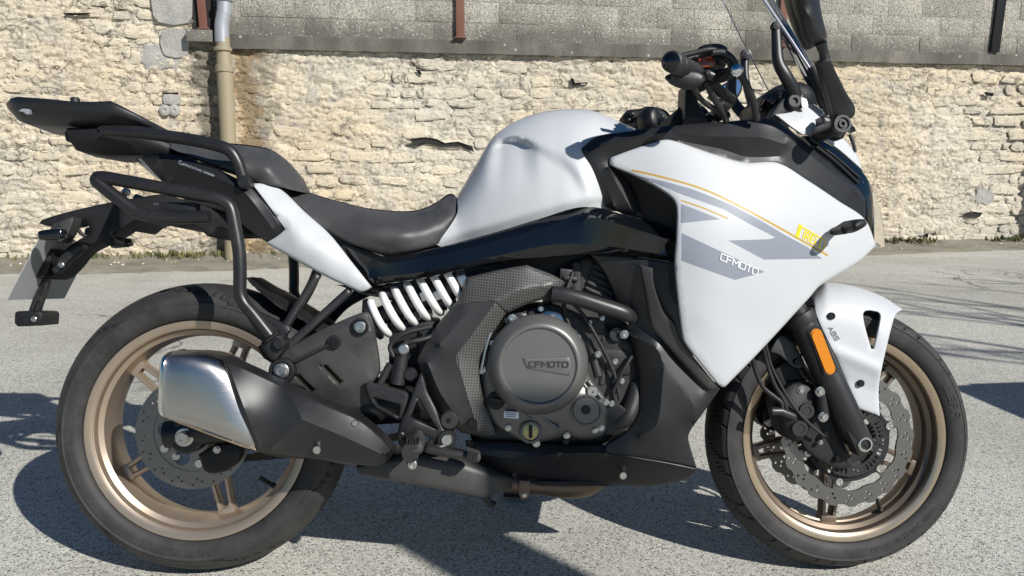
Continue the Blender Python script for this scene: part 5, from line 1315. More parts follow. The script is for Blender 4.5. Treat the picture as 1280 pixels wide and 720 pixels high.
wt = relief('tail_side_panel', [(314, 229.5, -.115, 1), (335, 229.5, -.100), (354, 239, -.098), (380, 264, -.110), (412, 293, -.122), (440, 328, -.136), (464.5, 359, -.140, 1), (456, 364, -.138), (449, 365, -.136, 1), (400, 342, -.134), (332, 304, -.124, 1), (345, 296, -.134), (357, 286.5, -.140, 1), (335, 257, -.136)], MAT['white'], bike,
            creases=[[(330, 238, -.118), (358, 286, -.146), (375, 290, -.150), (400, 305, -.152), (440, 345, -.148)], [(355, 250, -.118), (400, 298, -.140)]], mode='tps', lam=.0006, thick=.005, roll=.005, rollpx=3.5, step=4.5); copy_side(wt, bike)

# ------------------------------------------------------------------ lower cowl and belly pan
cowl = relief('lower_cowl', [(738, 318, -.150, 1), (800, 322, -.175), (846, 330, -.205, 1), (848, 380, -.205), (855, 426, -.198), (880, 462, -.185), (900, 486, -.172, 1), (882, 512, -.165), (862, 540, -.160), (861, 552, -.160), (871, 585, -.158, 1), (830, 577, -.160), (760, 566, -.160, 1), (756, 557, -.158), (782, 540, -.155), (797, 518, -.150), (799, 480, -.145), (793, 440, -.140), (785, 415, -.140), (772, 380, -.140), (757, 345, -.145)], MAT['black_sat'], bike,
              creases=[[(799, 333, -.180), (810, 379, -.172), (814, 407, -.170), (828, 426, -.172), (880, 487, -.165)], [(790, 420, -.158), (820, 435, -.180), (830, 455, -.182), (868, 510, -.176), (862, 545, -.170)], [(800, 545, -.175), (822, 528, -.184), (830, 460, -.184)]], mode='film', smooth=0, thick=.006, roll=.0035, rollpx=2.2, step=5); copy_side(cowl, bike)
lst = relief('cowl_insert', [(799.5, 331, -.186, 1), (816, 335, -.196, 1), (818, 358, -.197), (830, 391, -.198), (842, 403, -.199), (851, 426, -.196), (868, 449, -.190), (897, 484, -.176, 1), (884, 486, -.174), (828, 425, -.184), (814, 406, -.182), (809, 379, -.184)], MAT['grey_plastic'], cowl, thick=.008, roll=.003, rollpx=2.5, step=4)
pxo = [(818, 337, -.170, 1), (846, 332, -.215, 1), (846, 378, -.205), (856, 426, -.195), (842, 402, -.180), (830, 390, -.175), (820, 358, -.172)]
relief('cowl_gap', pxo, MAT['black_mat'], cowl, thick=.01, roll=0)
belly = relief('belly_pan', [(581, 551, -.135, 1), (610, 551, -.138), (670, 554.5, -.142), (720, 556, -.145), (755, 556.5, -.150), (760, 566, -.160, 1), (830, 577.5, -.162), (871, 586, -.160, 1), (858, 599, -.138), (810, 608, -.110), (735, 604.5, -.095), (665, 600.5, -.09), (620, 597, -.09), (595, 586, -.10, 1), (587, 570, -.115)], MAT['black_sat'], bike,
               creases=[[(590, 566, -.148), (640, 572, -.150), (700, 567, -.160), (760, 567, -.164), (830, 579, -.164), (868, 587, -.160)], [(595, 560, -.145), (665, 566, -.152), (700, 565, -.158)]], mode='film', smooth=0, thick=.006, roll=.003, rollpx=3, step=5); copy_side(belly, bike)
bolt(778.5, 594, -.135, 4.5, MAT['bolt'], belly, 'allen'); bolt(643, 593, -.105, 3, MAT['bolt_dark'], belly, 'allen')
v, f = g_box(UV(720, 590, 0), .26, .20, .012, None, .004); obj('belly_floor', v, f, MAT['black_mat'], belly)

# ------------------------------------------------------------------ engine
def prism(name, pts, y0, y1, mat, parent, roll=.004, rollpx=3, **kw): return relief(name, [(p[0], p[1], y0) + tuple(p[2:]) for p in pts], mat, parent, thick=y1 - y0, roll=roll, rollpx=rollpx, step=kw.pop('step', 9), **kw)
eng = prism('crankcase', [(596, 440, 1), (640, 395), (690, 380), (740, 400), (790, 430), (800, 500), (780, 540), (752, 556, 1), (600, 556, 1), (585, 520)], -.125, .13, MAT['engine_dark'], bike, .01, 6)
prism('cylinder_block', [(700, 410, 1), (688, 372), (694, 330), (720, 318, 1), (790, 330), (800, 400), (806, 460), (790, 520), (752, 500), (730, 450)], -.10, .10, MAT['engine_dark'], eng, .008, 5)
v_ = prism('cylinder_cover', [(712, 330, 1), (733, 322), (757, 330), (775, 372), (780, 392, 1), (730, 372), (722, 360)], -.112, -.07, MAT['engine_dark'], eng, .004, 3)
for k in range(6):                                                   # cooling fins of the cylinder head
    t = k / 5; a = (742 - 12 * t, 331 + 36 * t); b_ = (762 + 14 * t, 340 + 47 * t)
    q = [(a[0], a[1] - 2.2, -.121, 1), (b_[0], b_[1] - 2.2, -.121, 1), (b_[0], b_[1] + 2.2, -.121, 1), (a[0], a[1] + 2.2, -.121, 1)]
    relief('cooling_fin', q, MAT['engine_dark'], eng, thick=.012, roll=.001, rollpx=1, step=12)
for (x0, y0, x1, y1, yy) in ((700, 335, 716, 360, -.13), (704, 344, 722, 352, -.135), (716, 326, 726, 372, -.122), (734, 396, 756, 418, -.128), (752, 420, 778, 440, -.128)):
    prism('bracket', [(x0, y0, 1), (x1, y0 + 2, 1), (x1, y1, 1), (x0, y1 - 2, 1)], yy, yy + .03, MAT['engine_dark'], eng, .002, 2)
disc('camshaft_cap', 770, 418, -.132, [(9, -.02), (9, .004), (8, .006), (3, .006), (2.6, .002), (0, .002)], MAT['frame'], eng)
# right engine cover
ecov = relief('engine_cover', [(600, 470, -.155, 1), (602, 445, -.155), (614, 424, -.155), (634, 408, -.155), (660, 400.5, -.155), (690, 403, -.155), (714, 414, -.155), (730, 436, -.155), (733, 462, -.155), (742, 478, -.155), (756, 497, -.155), (760, 515, -.155), (757, 540, -.155), (742, 548, -.155), (726, 549, -.155), (708, 545, -.155), (690, 549, -.155), (672, 553, -.155), (655, 552, -.155), (636, 542, -.155), (618, 530, -.155), (606, 508, -.155)], MAT['engine'], eng,
              ctrl=[(620, 455, -.172), (640, 515, -.168), (665, 535, -.166), (720, 520, -.172), (740, 515, -.174), (700, 530, -.166), (735, 490, -.172), (672, 455, -.180), (650, 525, -.167)], thick=.035, roll=.010, rollpx=4, step=6)
disc('clutch_cover', 672, 455, -.168, [(58.5, -.01), (58.5, .012), (57.5, .018), (55, .024), (49, .0345), (46.5, .0370), (45.0, .0375), (43.4, .0370), (42.4, .0345), (41.6, .0335), (0, .0345)], MAT['engine'], ecov, 72)
# raised name badge on the clutch cover
CY = -.168 - .0345
bd = relief('badge', [(653, 448.5, CY - .0016, 1), (713, 446.5, CY - .0016, 1), (714, 460, CY - .0016), (711, 469.5, CY - .0016, 1), (659, 460.5, CY - .0016, 1)], MAT['engine'], ecov, thick=.003, roll=.0012, rollpx=1.2, step=8)
st, L_ = strokes('CFMOTO', .22); sc_ = 48.0 / L_
v, f = g_strokes(st, .17, lambda u, w: tuple(U(662 + u * sc_, 458.3 + u * .12 - w * 6.6, CY - .0034))); n = len(v); obj('lettering', list(v) + [(a, b_ + .002, c) for a, b_, c in v], list(f) + [tuple(n + i for i in q[::-1]) for q in f], MAT['engine_dark'], ecov, None)
disc('boss', 662, 405, -.155, [(8, -.005), (8, .014), (6.5, .022), (0, .024)], MAT['engine'], ecov, 28)
disc('timing_cap', 732, 512, -.172, [(18.5, -.005), (18.5, .007), (16.8, .010), (16.2, .010), (15.7, .007), (15.2, .0105), (4.6, .0105)], MAT['engine'], ecov, 48); bolt(732, 512, -.180, 5.2, MAT['bolt_dark'], ecov, 'allen')
disc('sight_glass_ring', 663, 539.5, -.166, [(13.5, -.004), (13.5, .006), (12, .009), (10.3, .009), (9.5, .005), (8.6, .005)], MAT['engine'], ecov, 40); disc('sight_glass', 663, 539.5, -.168, [(9, -.002), (9, .003), (0, .0045)], MAT['brass'], ecov, 32)
prism('sight_slot', [(661, 531.5, 1), (665.5, 531.5, 1), (665.5, 547.5, 1), (661, 547.5, 1)], -.1735, -.169, MAT['black_mat'], ecov, 0, 1)
cap = disc('oil_filler', 620, 500, -.160, [(10.5, -.01), (10.5, .010), (9.5, .013), (0, .014)], MAT['black_mat'], ecov, 30); prism('grip_bar', [(612, 497, 1), (628, 500, 1), (627.5, 504.5, 1), (611.5, 501.5, 1)], -.184, -.170, MAT['black_mat'], ecov, .002, 1.5)
lb = relief('sticker', [(630, 514.2, -.178, 1), (648.5, 514.8, -.178, 1), (648.2, 523.4, -.178, 1), (629.8, 522.2, -.178, 1)], MAT['white_decal'], ecov, thick=.006, roll=0)
v, f = g_strokes([[(632 + r_, 516 + k * 2.3), (645.5 - r_ * 1.3, 516.4 + k * 2.3)] for k, r_ in ((0, 0), (1, .6), (2, 1.5))], .8, lambda u, w: tuple(U(u, w, -.1788))); obj('small_print', v, f, MAT['dark_decal'], ecov, None)
for (a, b_) in (((648, 511), (664, 524)), ((660, 508), (698, 536)), ((668, 509), (676, 516)), ((735, 476), (752, 498)), ((728, 478), (741, 495))): ptube('rib', [(a[0], a[1], -.168), (b_[0], b_[1], -.170)], .0042, MAT['engine'], ecov, smooth=False, seg=8)
for (px, py, r_) in ((604, 462, 4), (604.5, 430, 3.8), (616, 429.5, 4), (646, 401, 4), (689.5, 397.5, 4.3), (722, 422.5, 4.2), (730, 463.5, 4), (757, 503, 4), (764.5, 504.5, 3.8), (751.5, 535, 4), (744, 537.5, 4), (708.5, 544.5, 4), (670.5, 554.5, 4.4), (635.5, 535, 4), (602, 464, 3.4)): bolt(px, py, -.160, r_, MAT['bolt'], ecov)
disc('drain_cap', 739.5, 488.5, -.165, [(7, -.01), (7, .012), (6, .014), (1.6, .014), (1.4, .008), (0, .008)], MAT['bolt'], ecov, 28)
for (px, py, r_, m_) in ((623, 532, 4.2, 'bolt_dark'), (707.5, 551.5, 4.2, 'bolt_dark'), (777.5, 476.5, 3.6, 'bolt'), (780.5, 418, 5.4, 'bolt'), (747.5, 443, 4.2, 'bolt'), (769, 452, 3.8, 'bolt'), (753, 398, 3, 'bolt'), (737.5, 403, 2.6, 'bolt')): bolt(px, py, -.142, r_, MAT[m_], eng)
ptube('coolant_pipe', [(690, 367, -.165), (715, 371, -.170), (745, 380, -.170), (778, 391, -.165), (790, 398, -.15)], [.0165, .0165, .0165, .0165, .015], MAT['frame'], bike, seg=20)
ptube('water_hose', [(762, 530, -.13), (775, 528, -.14), (785, 518, -.14), (792, 500, -.13), (796, 480, -.12)], .018, MAT['hose'], bike, seg=16); disc('hose_clamp', 766, 524, -.145, [(19, -.006), (19, .006), (17.5, .008), (16, .008)], MAT['hose'], eng)
ptube('cable', [(700, 365, -.14), (730, 395, -.145), (765, 460, -.14), (775, 500, -.14)], .004, MAT['hose'], eng, seg=8); ptube('cable', [(716, 340, -.13), (705, 380, -.14), (716, 420, -.14), (736, 470, -.13)], .0045, MAT['hose'], eng, seg=8); ptube('cable', [(790, 445, -.14), (778, 465, -.145), (766, 490, -.14)], .004, MAT['hose'], eng, seg=8)
for (a, b_, r_) in (((735, 424), (748, 470), .010), ((757, 430), (752, 480), .008), ((778, 440), (770, 490), .007)): ptube('rib', [(a[0], a[1], -.120), (b_[0], b_[1], -.122)], r_, MAT['engine_dark'], eng, smooth=False)
prism('cast_block', [(738, 436, 1), (770, 432), (792, 446), (786, 470), (758, 462)], -.128, -.10, MAT['engine_dark'], eng, .005, 4)
# throttle bodies and clutter above the engine
for k, (px, py, r_) in enumerate(((640, 398, 5), (634, 401, 4), (655, 396, 3), (664, 393, 4), (676, 386, 3.5), (648, 394, 3.5))): bolt(px, py, -.165 + .004 * k, r_, MAT['bolt'] if k % 2 == 0 else MAT['frame'], eng)
disc('starter_gear', 688, 412, -.135, [(23, -.012), (23, .0), (21, .002), (14, .002), (13, -.004)], MAT['bolt'], eng, 48)
prism('linkage', [(634, 394, 1), (655, 390), (658, 397), (640, 402)], -.16, -.15, MAT['frame'], eng, .002, 2)

# ------------------------------------------------------------------ frame cover with moulded weave
fcv = relief('frame_cover', [(583, 347, -.150, 1), (620, 338, -.155), (658, 331, -.158, 1), (690, 343, -.155), (704, 351, -.150, 1), (703, 359, -.150), (687, 371, -.155), (660, 380, -.158), (646, 386, -.160), (631, 393, -.160, 1), (615, 420, -.162), (600, 450, -.164), (603, 490, -.164), (612, 518, -.160), (621, 544, -.155, 1), (600, 545, -.155), (577, 541, -.152, 1), (553, 521, -.150), (532, 482, -.145), (521, 452, -.142), (523, 445, -.142), (545, 408, -.145), (575, 371, -.148)], MAT['grey_plastic'], bike,
              creases=[[(577, 379, -.165), (619, 376, -.182), (646, 363, -.180), (690, 356, -.168)], [(619, 376, -.182), (595, 410, -.186), (571, 442, -.186), (574, 462, -.186), (585, 500, -.182), (597, 538, -.170)], [(535, 455, -.170), (550, 490, -.172), (575, 528, -.166)], [(550, 430, -.176), (590, 384, -.172)]], mode='film', smooth=0, thick=.03, roll=.004, rollpx=2.4, step=5); FCF = REL[fcv.name]; copy_side(fcv, bike)
def over(name, pts, mat, parent, field, off, th=.002): return relief(name, [(a, b_, 0, 1) for a, b_ in pts], mat, parent, field=lambda x, y: field(x, y) - off, thick=th, roll=.0015, rollpx=1.6, step=4)
over('weave_panel', [(585, 349), (620, 340), (657.5, 333.5), (690, 345.5), (702, 352.5), (701, 357), (686, 369), (660, 377.5), (644, 384), (633, 390.5), (619, 376.5), (578, 378.5), (577, 373)], MAT['weave'], fcv, FCF, .0022)
over('weave_panel', [(619.5, 378), (632, 392), (613, 420), (597.5, 450), (600.5, 490), (610, 519), (618.5, 541), (598, 540), (585, 500), (574, 462), (571.5, 442.5), (595, 411)], MAT['weave'], fcv, FCF, .0022)
bolt(590.5, 529, -.172, 5.8, MAT['bolt_dark'], fcv, 'allen')
ptube('breather_rod', [(618, 408, -.16), (610, 425, -.165), (602, 462, -.165)], .004, MAT['bolt'], eng, seg=8)

# ------------------------------------------------------------------ rear suspension
sa, sb = UV(471, 397, -.085), UV(578, 352, -.085); sd = (sb - sa); SL = sd.length; a_, b__, d_ = frame_of(sd, (0, 1, 0))
turns, pts = 6.6, []
n = 260
for i in range(n + 1):
    t = i / n; ang = 2 * math.pi * (turns * (t if True else t)) + 2.2; zz = .004 + (SL - .01) * (t + .035 * math.sin(2 * math.pi * t) * 0)
    if t < .12: zz = .004 + (SL) * .12 * (t / .12) ** 1.5
    pts.append(sa + d_ * zz + (a_ * math.cos(ang) + b__ * math.sin(ang)) * .0420)
spring = tube('spring', pts, .0084, MAT['spring'], bike, 10, 1)
v, f = g_lathe(sa, sd, [(.012, -.03), (.046, -.012), (.046, -.004), (.020, -.002), (.020, SL * .5), (.027, SL * .5), (.027, SL - .02), (.044, SL - .006), (.044, SL + .006), (.022, SL + .012), (.018, SL + .05)], 28); obj('damper', v, f, MAT['black_sat'], spring)
v, f = g_lathe(sa + sd * .98, sd, [(.045, -.002), (.045, .014), (.038, .018)], 28); obj('adjuster_ring', v, f, MAT['bolt'], spring)
for (px, py) in ((524, 367), (541, 366)): prism('sticker', [(px, py, 1), (px + 7, py - 3, 1), (px + 12, py + 7, 1), (px + 4, py + 10, 1)], -.113, -.108, MAT['white_decal'], spring, 0, 1)
prism('tank_underside', [(420, 356, 1), (465, 360), (620, 330), (740, 320), (760, 345, 1), (700, 350), (640, 340), (560, 358), (480, 372)], -.10, .10, MAT['black_mat'], bike, 0, 2)
# swingarm
sw_ = MB()
for s in (-1, 1):
    pa, pb = UV(590, 500, -.10), RW.copy(); pa.y = s * .10; pb.y = s * .112
    P = [pa, pa.lerp(pb, .35) + Vector((0, 0, .012)), pa.lerp(pb, .75) + Vector((0, s * .004, .006)), pb - Vector((.045, 0, .0))]
    v, f = g_tube(P, [.038, .034, .028, .024], 14, 6, True, 1.15); sw_.add(v, f)
v, f = g_box(UV(560, 490, 0), .06, .22, .08, None, .01); sw_.add(v, f); v, f = g_box(UV(470, 500, 0), .05, .2, .06, None, .01); sw_.add(v, f)
swa = sw_.build('swingarm', MAT['black_sat'], bike)
v, f = g_lathe(RW + Vector((0, -.10, 0)), NY, [(.036, -.01), (.038, .0), (.036, .026), (.030, .032), (.0, .032)], 30); obj('axle_block', v, f, MAT['black_sat'], swa); bolt(0, 0, 0, 11, MAT['bolt'], swa, at=RW + Vector((0, -.133, 0)))
prism('rear_caliper', [(248, 568, 1), (270, 556), (296, 556), (300, 572), (284, 588), (258, 590)], -.115, -.07, MAT['black_mat'], bike, .006, 4); bolt(271, 562, -.118, 4.5, MAT['bolt'], swa); bolt(220, 570, -.112, 4.5, MAT['bolt'], swa)
# sprocket and chain on the far side
sp_ = flat('sprocket', [ring(.098, 240, lambda a: .004 * np.sin(44 * a)), ring(.03, 30)] + [ring(.022, 16) + np.array((.062 * math.cos(R(a)), .062 * math.sin(R(a)))) for a in range(0, 360, 60)], .088, .006, RW, MAT['link'], rw)
b = MB(); cpt = UV(610, 505, .0); fr = Vector((cpt.x, .091, cpt.z)); dx = fr - Vector((RW.x, .091, RW.z)); Ld = dx.length; th0 = math.atan2(dx.z, dx.x); r1, r2 = .098, .034; be = math.acos((r1 - r2) / Ld); path = []
C0 = Vector((RW.x, .091, RW.z))
for t in np.linspace(th0 + be, th0 + 2 * math.pi - be, 40): path.append(C0 + Vector((math.cos(t) * r1, 0, math.sin(t) * r1)))
e0, e1 = path[-1], fr + Vector((math.cos(th0 - be) * r2, 0, math.sin(th0 - be) * r2)); path += [e0.lerp(e1, t) + Vector((0, 0, -.02 * math.sin(math.pi * t))) for t in np.linspace(0, 1, 30)[1:]]
for t in np.linspace(th0 - be, th0 + be, 14)[1:]: path.append(fr + Vector((math.cos(t) * r2, 0, math.sin(t) * r2)))
e0, e1 = path[-1], path[0]; path += [e0.lerp(e1, t) for t in np.linspace(0, 1, 30)[1:-1]]
cum = [0]
for i in range(len(path)): cum.append(cum[-1] + (path[(i + 1) % len(path)] - path[i]).length)
nl = int(cum[-1] / .0159)
def at_len(s):
    s %= cum[-1]; i = int(np.searchsorted(cum, s, 'right') - 1); q = (s - cum[i]) / (cum[i + 1] - cum[i]); return path[i].lerp(path[(i + 1) % len(path)], q)
for k in range(nl):
    p0, p1 = at_len(k * cum[-1] / nl), at_len((k + 1) * cum[-1] / nl); e = (p1 - p0).normalized(); m3 = Matrix((e, Vector((0, 1, 0)), e.cross(Vector((0, 1, 0))))).transposed()
    o_ = .007 if k % 2 else .0095
    for s in (-1, 1):
        v, f = g_box((p0 + p1) / 2 + Vector((0, s * o_, 0)), .021, .002, .013 if k % 2 else .015, m3); b.add(v, f)
    v, f = g_box(p0, .008, .014, .008, m3); b.add(v, f)
b.build('chain', MAT['link'], bike, 30)
# hugger over the rear wheel
hg = relief('rear_hugger', [(306, 347, -.045, 1), (322, 347, -.02), (350, 360, 0), (385, 380, 0), (410, 396, 0), (420, 410, -.02), (405, 425, -.075, 1), (385, 405, -.085), (355, 388, -.085), (325, 366, -.075)], MAT['black_sat'], bike, ctrl=[(350, 368, -.045), (380, 388, -.05)], roll=.003, rollpx=2, mirror='join', sharp=60, step=5)

# ------------------------------------------------------------------ subframe, rearsets, pegs
hp = relief('hanger_plate', [(345, 448, -.160, 1), (363, 434, -.160), (400, 413, -.160), (447, 392.5, -.160), (460, 392, -.160), (468, 418, -.158), (474, 463, -.150), (466, 480, -.145, 1), (474, 500, -.142), (440, 512, -.140), (405, 505, -.142), (380, 485, -.150), (352, 475, -.158)], MAT['grey_plastic'], bike,
            creases=[[(365, 442, -.168), (455, 400, -.170), (466, 418, -.168)], [(397, 457, -.166), (430, 436, -.167), (467, 419, -.168)], [(397, 457, -.160), (424, 485, -.158), (466, 476, -.154)], [(440, 438, -.160), (462, 474, -.156)]], mode='film', smooth=2, thick=.02, roll=.003, rollpx=2.2, step=4.5,
            holes=[[(400, 457, 0, 1), (408, 456.5, 0, 1), (428.5, 477, 0, 1), (422.5, 481, 0, 1)], [(368, 469, 0, 1), (374, 468, 0, 1), (393, 487, 0, 1), (388, 491, 0, 1)]])
disc('bolt_seat', 449.7, 408.7, -.172, [(10, -.006), (10, .002), (9, .004), (8.2, .004), (7.6, -.002)], MAT['black_mat'], hp); bolt(449.7, 408.7, -.173, 7, MAT['bolt'], hp)
disc('bolt_seat', 417.5, 427.5, -.172, [(8, -.006), (8, .002), (7, .004), (5, .004)], MAT['black_mat'], hp); bolt(417.5, 427.5, -.174, 5, MAT['bolt_dark'], hp, 'allen'); ptube('channel', [(368, 452, -.172), (411, 431, -.175)], .003, MAT['frame'], hp, smooth=False, seg=8)
disc('bolt_seat', 352.5, 463.5, -.180, [(14.5, -.02), (14.5, .004), (13, .007), (10.5, .007), (10, .003)], MAT['black_sat'], hp); bolt(351.5, 463.5, -.184, 9, MAT['bolt'], hp)
for (a, b_, y0, w_) in (((397, 342), (341, 432), -.135, 8), ((437, 362), (356, 437), -.135, 9)):
    e = np.array(b_) - np.array(a); e = e / np.linalg.norm(e); n_ = np.array((-e[1], e[0])) * w_ / 2
    relief('subframe_strut', [(a[0] - n_[0], a[1] - n_[1], y0, 1), (a[0] + n_[0], a[1] + n_[1], y0, 1), (b_[0] + n_[0] * 1.2, b_[1] + n_[1] * 1.2, y0 - .02, 1), (b_[0] - n_[0] * 1.2, b_[1] - n_[1] * 1.2, y0 - .02, 1)], MAT['frame'], bike, thick=.018, roll=.004, rollpx=3, step=6)
ptube('subframe_tube', [(470, 358, .09), (430, 380, .10), (400, 415, .11)], .014, MAT['tube'], bike, seg=14); ptube('subframe_tube', [(400, 330, .10), (385, 365, .11), (350, 420, .12)], .012, MAT['tube'], bike, seg=14); ptube('subframe_tube', [(300, 262, -.08), (380, 318, -.085), (470, 362, -.09), (560, 380, -.09)], .014, MAT['tube'], bike, seg=14); ptube('subframe_tube', [(300, 262, .08), (380, 318, .085), (470, 362, .09), (560, 380, .09)], .014, MAT['tube'], bike, seg=14)
# folded pillion peg with ribbed pad
pg = relief('pillion_peg', [(306, 392, -.205, 1), (315, 386, -.205, 1), (341, 414, -.205), (344, 420, -.205), (332, 430, -.205, 1), (320, 414, -.205)], MAT['frame'], bike, thick=.022, roll=.004, rollpx=3, step=5)
for k in range(8):
    t = k / 7; c_ = (316 + 24 * t, 388 + 26 * t); disc('rubber_rib', c_[0], c_[1], -.206, [(2.6, -.02), (2.6, .003), (1.8, .005), (0, .005)], MAT['hose'], pg, 10)
prism('peg_bracket', [(326, 428, 1), (345, 418), (357, 428), (352, 442), (340, 452), (328, 438)], -.195, -.155, MAT['black_sat'], pg, .006, 4); disc('peg_pivot', 349, 430, -.198, [(6.5, -.02), (6.5, .006), (5, .009), (0, .009)], MAT['black_sat'], pg)
prism('peg_clamp', [(322, 434, 1), (334, 424, 1), (346, 446, 1), (342, 452), (330, 448)], -.185, -.15, MAT['black_mat'], pg, .004, 3)
prism('strut_bracket', [(316, 386, 1), (352, 404), (362, 412), (346, 430), (334, 418)], -.165, -.15, MAT['black_sat'], pg, .003, 3)
# rider's peg hanger: open triangular casting
rsx = relief('rearset_bracket', [(519, 482, -.185, 1), (526, 467, -.185), (531, 478, -.185), (534, 490, -.185), (545, 512, -.188), (554, 536, -.190), (563, 541, -.190), (566, 552, -.190), (558, 560, -.190), (549, 556, -.190), (538, 548, -.188), (528, 545, -.188), (520, 560, -.185), (505, 562, -.182), (497, 548, -.180), (500, 528, -.180), (508, 512, -.182)], MAT['frame'], bike, ctrl=[(513, 530, -.190)],
             holes=[[(523, 498, 0, 1), (546, 537, 0, 1), (513, 522, 0, 1)]], thick=.014, roll=.004, rollpx=2.5, step=4)
disc('peg_bolt_seat', 558.5, 549.5, -.192, [(11, -.01), (11, .002), (10, .005), (7.5, .005)], MAT['black_sat'], rsx, 12); bolt(558.5, 549.5, -.194, 6.6, MAT['bolt'], rsx, 'allen'); disc('bushing', 561.5, 525, -.18, [(10.5, -.02), (10.5, .006), (9, .009), (4, .009)], MAT['hose'], rsx, 28); bolt(561.5, 525, -.186, 4, MAT['bolt_dark'], rsx)
bolt(501, 544, -.189, 5.5, MAT['bolt_dark'], rsx, 'dome')
hs_ = relief('heel_guard', [(455, 479, -.168, 1), (470, 480, -.170), (495, 486, -.174), (510, 493, -.178), (505, 514, -.180), (498, 525, -.178), (482, 516, -.174), (464, 504, -.170)], MAT['frame'], rsx, thick=.010, roll=.003, rollpx=2.5, step=4, holes=[[(467, 497, 0, 1), (500, 506, 0, 1), (498, 520, 0, 1), (472, 507, 0, 1)]])
# footpeg pointing at the viewer
pk = UV(510, 545, -.20); v, f = g_tube([UV(512, 552, -.19), UV(514, 560, -.24), UV(513, 566, -.275)], [.014, .017, .0165], 12, 4, True, 1.2); rp = obj('rider_peg', v, f, MAT['hose'], bike)
prism('peg_pad', [(506, 554, 1), (520, 546), (528, 556), (526, 567), (506, 568)], -.275, -.20, MAT['grey_plastic'], rp, .006, 4, step=6)
for k in range(5): prism('rubber_rib', [(508 + k * 3.6, 549 - abs(k - 2), 1), (510 + k * 3.6, 549 - abs(k - 2), 1), (510 + k * 3.6, 555, 1), (508 + k * 3.6, 555, 1)], -.279, -.27, MAT['black_mat'], rp, 0, 1)
prism('peg_feeler', [(509, 567, 1), (521, 566, 1), (521, 583), (512, 586), (508, 580)], -.268, -.245, MAT['hose'], rp, .005, 4); bolt(515.5, 581, -.268, 5, MAT['bolt'], rp)
# brake pedal
ptube('brake_pedal', [(558, 556, -.19), (545, 560, -.20), (535, 561, -.205), (560, 566, -.21), (590, 570, -.215)], [.009, .009, .010, .010, .009], MAT['frame'], bike, seg=12, k=5, ell=.8); pdl = prism('pedal_pad', [(584, 562, 1), (600, 568), (598, 578), (583, 574)], -.232, -.205, MAT['grey_plastic'], bike, .004, 3)
for k in range(4): ptube('rubber_rib', [(587 + k * 3.2, 564 + k, -.234), (585 + k * 3.2, 573 + k, -.234)], .0028, MAT['frame'], pdl, smooth=False, seg=6)
prism('pedal_lever', [(531, 555, 1), (546, 543), (552, 548), (538, 564)], -.186, -.176, MAT['frame'], bike, .002, 2)
# master cylinder and hoses behind the hanger
ptube('rear_master_cylinder', [(507, 432, -.150), (502, 450, -.150), (497, 480, -.150)], [.010, .013, .015], MAT['frame'], bike, seg=16, smooth=False); disc('cylinder_head_fitting', 505, 436, -.15, [(6.5, -.012), (6.5, .014), (5, .016), (0, .016)], MAT['bolt'], bike.children[-1])
ptube('brake_hose', [(506, 428, -.15), (520, 426, -.15), (540, 420, -.14), (556, 405, -.12)], .0055, MAT['hose'], bike, seg=10); ptube('brake_hose', [(540, 408, -.14), (505, 417, -.15), (488, 432, -.15), (492, 446, -.15)], .005, MAT['hose'], bike, seg=10)
ptube('clutch_rod', [(488, 455, -.15), (480, 470, -.15), (474, 482, -.15)], .008, MAT['frame'], bike, seg=12); disc('reservoir_cap', 513, 468, -.15, [(8, -.012), (8, .008), (6, .012), (0, .012)], MAT['black_sat'], bike.children[-1])
v, f = g_box(UV(520, 440, 0), .10, .20, .15, None, .01); obj('battery_box', v, f, MAT['black_mat'], bike); v, f = g_box(UV(548, 470, -.03), .08, .16, .22, None, .01); obj('swingarm_pivot', v, f, MAT['engine_dark'], bike)

# ------------------------------------------------------------------ exhaust
def loft(name, rings, mat, parent, sharp=30, cap=True):
    n = len(rings[0]); V = [p for r_ in rings for p in r_]; F = []
    for k in range(len(rings) - 1):
        for i in range(n): F.append((k * n + i, k * n + (i + 1) % n, (k + 1) * n + (i + 1) % n, (k + 1) * n + i))
    if cap: F += [tuple(range(n)), tuple(range((len(rings) - 1) * n, len(rings) * n))]
    return obj(name, V, F, mat, parent, sharp, fix=True)
def mring(top, bot, yn, yf, n=40, p=.42, bulge=0.0):
    """cross-section of the silencer: traced top and bottom edge points (px,py) at the mid depth, near and far sides"""
    ym = (yn + yf) / 2; yt = yn * .82 + yf * .18; T, B_ = UV(top[0], top[1], yt), UV(bot[0], bot[1], yt); T.y = B_.y = ym; c = (T + B_) / 2; e = (T - B_) / 2; out = []
    for i in range(n):
        a = 2 * math.pi * i / n; cx, sy = math.cos(a), math.sin(a); s1 = math.copysign(abs(sy) ** p, sy); c1 = math.copysign(abs(cx) ** p, cx)
        out.append(c + e * s1 + Vector((0, (yf - yn) / 2 * c1, 0)))
    return out
muf = loft('muffler', [mring((209, 450), (206, 512), -.262, -.168), mring((207.5, 447), (204.2, 516), -.266, -.164), mring((208, 442.5), (204.5, 521), -.272, -.158), mring((213, 440.5), (210, 525), -.276, -.155), mring((245, 441), (250, 537), -.279, -.152), mring((262, 443), (290, 552), -.278, -.150), mring((280, 449), (322, 563), -.272, -.148), mring((292, 456), (330, 563), -.262, -.150)], MAT['steel'], bike, 50)
prism('muffler_seam', [(205, 515, 1), (212, 522), (318, 559), (320, 563, 1), (300, 558), (206, 522)], -.262, -.20, MAT['lip'], muf, .003, 2)
loft('outlet', [mring((207.5, 466), (206, 500), -.245, -.185, p=1.0), mring((203, 466), (201.5, 500), -.245, -.185, p=1.0), mring((203, 470), (202, 496), -.239, -.191, p=1.0), mring((212, 470), (211, 496), -.239, -.191, p=1.0)], MAT['chrome'], muf, 40)
